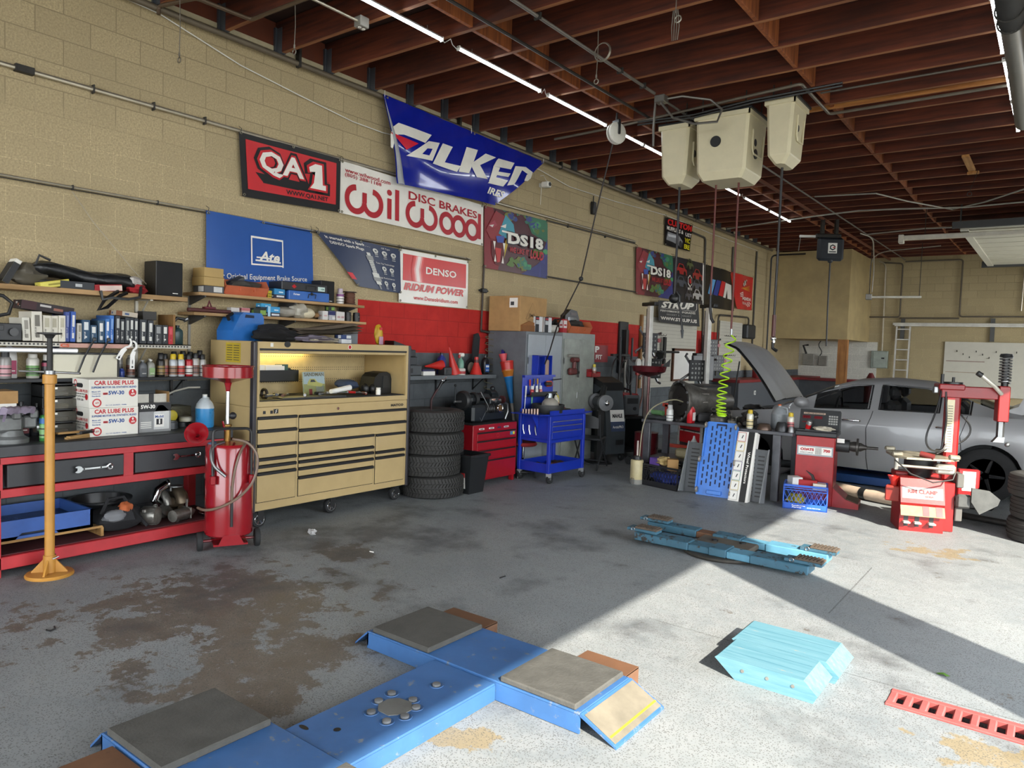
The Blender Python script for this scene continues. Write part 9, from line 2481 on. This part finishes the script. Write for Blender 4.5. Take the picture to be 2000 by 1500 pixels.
t = thing('exhaust_hose','pale round exhaust hose lying on the floor behind the balancer foot','hose',(0,0,0)); MB(mat('#a89684',.6)).tube([(4.25,9.9,.075),(4.55,9.75,.075),(4.85,9.62,.075),(5.2,9.5,.075)],.07,None,14).build('hose_body',t); MB(BLACK).tube([(4.66,9.70,.075),(4.73,9.67,.075)],.073,None,14).build('tape_band',t)
solo(MB(IRON).cyl((5.3,9.5,.04),(7.2,9.0,.04),.035,n=10),'steel_pipe','dark pipe lying on the floor behind the tire changer','pipe')
TR = tyre(.32,.22,treads=0); t0 = solo(TR,'tire','worn tire at the bottom of the stack at the right edge','tire',(6.50,8.80,0),0,'stack of tires at the right edge')
dup(t0,(6.52,8.79,.221),.5,'worn tire in the middle of the stack at the right edge'); dup(t0,(6.49,8.77,.442),.9,'worn tire on top of the stack at the right edge')

# ------------------------------------------------------------------ the far corner
SOF = mat('#b09c70',.8,var=.2,scale=1.5)
struct(MB(SOF).box((0.0,20.7,2.2),(1.95,23.4,4.58)),'wall_soffit')
WBL = block_wall('white_block',0,'#dedbd0'); struct(MB(WBL).box((0.0,23.36,0),(2.2,23.4,2.2)),'wall_white')
struct(MB(wood('post_fir','#8a5a30','#b98148',2)).box((1.72,20.75,1.0),(1.95,20.95,2.2)),'trim_2')
t = thing('counter','long grey counter with a dark red top in the far left corner','counter',(0,0,0)); MB(mat('#4d5054',.6)).box((.005,16.5,.0),(.62,23.3,1.06)).box((.62,21.3,0),(2.9,21.9,1.06)).build('counter_body',t); MB(mat('#7d1c20',.5)).box((.005,16.4,1.06),(.68,23.3,1.13),b=.006).box((.68,21.22,1.06),(2.95,21.95,1.13),b=.006).build('counter_top',t)
b = MB(PAPER).box((.0,-.05,0),(.02,.05,.10)); b.rect(plane((.02,-.05,0),(0,1,0),(0,0,1)),.02,.02,.08,.08,GREY); solo(b,'socket_plate','pale double socket plate on the grey counter front','outlet',(.62,17.6,.75))
for s_,x,y,z,r_,h,c_ in (('dark red gas cylinder standing behind the car',2.6,20.6,0,.14,1.35,'#5a1a1e'),('red container on the far counter beside the hood',.35,18.6,1.131,.14,.30,'#8e1f22')):
 solo(MB(mat(c_,.4)).lathe([(.001,z * 0),(r_,0),(r_,h * .85),(r_ * .5,h * .96),(r_ * .3,h),(.001,h)],n=18),'gas_cylinder' if z == 0 else 'canister',s_,'cylinder',(x,y,z))
t = thing('wall_telephone','grey wall boxes with coiled cables on the white far wall','telephone',(.35,23.3,1.45)); MB(GALV).box((-.2,-.05,0),(.12,.05,.35),b=.01).box((.25,-.04,.0),(.5,.05,.3),b=.01).build('boxes',t); MB(BLACK).tube([(-.1,-.06,.35),(-.2,-.06,.6),(-.05,-.06,.62)],.03).tube([(.3 + .05 * sin(k),-.06,.3 + .07 * k) for k in range(11)],.015,None,5).build('cables',t)
t = thing('electric_panel','grey electrical panel on the far wall beside the ladder','panel',(2.28,23.33,1.45)); MB(mat('#8b9389',.45)).box((-.22,-.07,0),(.22,.07,.50),b=.01).build('panel_box',t); MB(mat('#949c92',.4)).box((-.16,-.085,.03),(.2,-.07,.47),b=.004).box((.06,-.09,.27),(.14,-.084,.31),BLACK).build('panel_door',t)
t = thing('ladder','pale aluminium ladder leaning on the far wall','ladder',(2.86,23.2,0),0,None,(radians(-2),0,0)); LA = mat('#b9b6ae',.4,.4)
for x in (-.17,.17):
 MB(LA).box((x - .02,-.03,0),(x + .02,.03,2.66)).build('rail',t)
for i in range(9):
 MB(LA).box((-.16,-.025,.25 + .29 * i),(.16,.025,.28 + .29 * i)).build('rung',t)
t = thing('strip_light','long unlit white strip light across the far wall','light',(2.58,23.3,2.70)); MB(mat('#c5c2b8',.4)).box((0,-.06,0),(6.2,.05,.07),b=.01).build('fitting',t); MB(mat('#d5d3cb',.4)).cyl((.05,-.05,-.01),(6.1,-.05,-.01),.02,n=8).build('tube',t)
for x in (.2,2.35):
 MB(mat('#4a4a48',.6)).box((x,-.02,-.42),(x + .1,.05,.2)).build('stanchion',t)
pegs_b = thing('pegboard','large white pegboard on the far wall behind the tire changer','pegboard',(3.9,23.35,0)); b = MB(PB).box((0,-.02,.8),(5,.04,2.26)); fy = plane((0,-.02,0),(1,0,0),(0,0,1)); b.rect(fy,.05,1.72,.95,1.745,mat('#8e7a70',.6)).rect(fy,.05,1.42,.95,1.44,mat('#9a8a78',.6)); b.build('board',pegs_b)
for i in range(10):
 MB(IRON).tube([(.3 + .15 * i,-.03,2.0 - .08 * (i % 3)),(.3 + .15 * i,-.09,1.99 - .08 * (i % 3)),(.3 + .15 * i,-.1,2.03 - .08 * (i % 3))],.01,None,5).build('hook',pegs_b)
for s_,P in (('brown pipe run across the far wall with two risers, left riser',bend([(1.95,23.3,2.93),(2.74,23.3,2.93),(2.74,23.3,4.45),(2.2,23.3,4.5)],.08)),('brown pipe down the far wall, right riser',bend([(2.8,23.3,4.5),(4.2,23.3,4.5),(4.2,23.3,2.95),(9,23.3,2.95)],.08)),('brown lower pipe across the far wall',[(2.74,23.28,2.90),(4.2,23.28,2.90)]),('pale conduit from the ceiling to the electrical panel',bend([(2.2,23.0,4.5),(2.3,23.33,4.45),(2.33,23.33,1.95)],.2)),('pale conduit hanging from the ceiling to a box by the right pegboard',[(5.6,23.3,4.4),(5.58,23.3,3.1)])):
 pipe('far_wall_pipe',s_,P,.022,mat('#5c5346',.6) if 'brown' in s_ else EMT)
t = thing('hanging_lamp','unlit shop light hanging on chains before the far corner','light',(2.55,20.1,3.24),radians(8)); MB(mat('#c5c1b4',.4)).box((0,-.08,0),(1.15,.08,.05),b=.012).build('reflector',t); MB(GALV).box((-.08,-.1,-.04),(.06,.1,.1),b=.01).build('ballast',t)
for x in (.0,1.1):
 MB(IRON).tube([(x,0,.05),(x,0,1.34)],.008,None,5).build('chain',t)
t = thing('strip_light','long white unlit strip light under the joists before the raised door','light',(3.95,15.5,3.98),radians(2)); MB(mat('#c9c4b4',.4)).box((0,-.07,0),(4.2,.07,.08),b=.012).box((-.03,-.08,-.06),(.06,.08,.1),b=.01).build('fitting',t)
for x in (.4,3.5):
 MB(IRON).cyl((x,0,.08),(x,0,.61),.006,n=6).build('hanger_rod',t)
t = thing('roll_up_door','white sectional door raised flat under the joists at the far right','door',(0,0,0)); DW = mat('#c6c3b4',.45,var=.08)
b = MB(DW)
for i in range(9):
 b.box((4.92,15.4 + .66 * i,4.10),(8.9,15.98 + .66 * i,4.13),b=.006).box((4.92,15.98 + .66 * i,4.112),(8.9,16.06 + .66 * i,4.128),mat('#8f8d82',.5))
b.build('door_panel',t)
for x in (4.92,6.0,7.2):
 MB(mat('#d0cdbf',.4)).box((x,15.4,4.075),(x + .13,21.3,4.10),b=.004).build('stile',t)
MB(mat('#3c3d3d',.6)).box((4.8,21.3,4.05),(8.9,21.36,4.2)).box((4.8,15.32,4.12),(8.9,15.4,4.24)).build('track',t)
for y in (15.6,21.2):
 MB(mat('#3c3d3d',.6)).cyl((4.9,y,4.13),(4.9,y,4.6),.015,n=6).build('hanger',t)
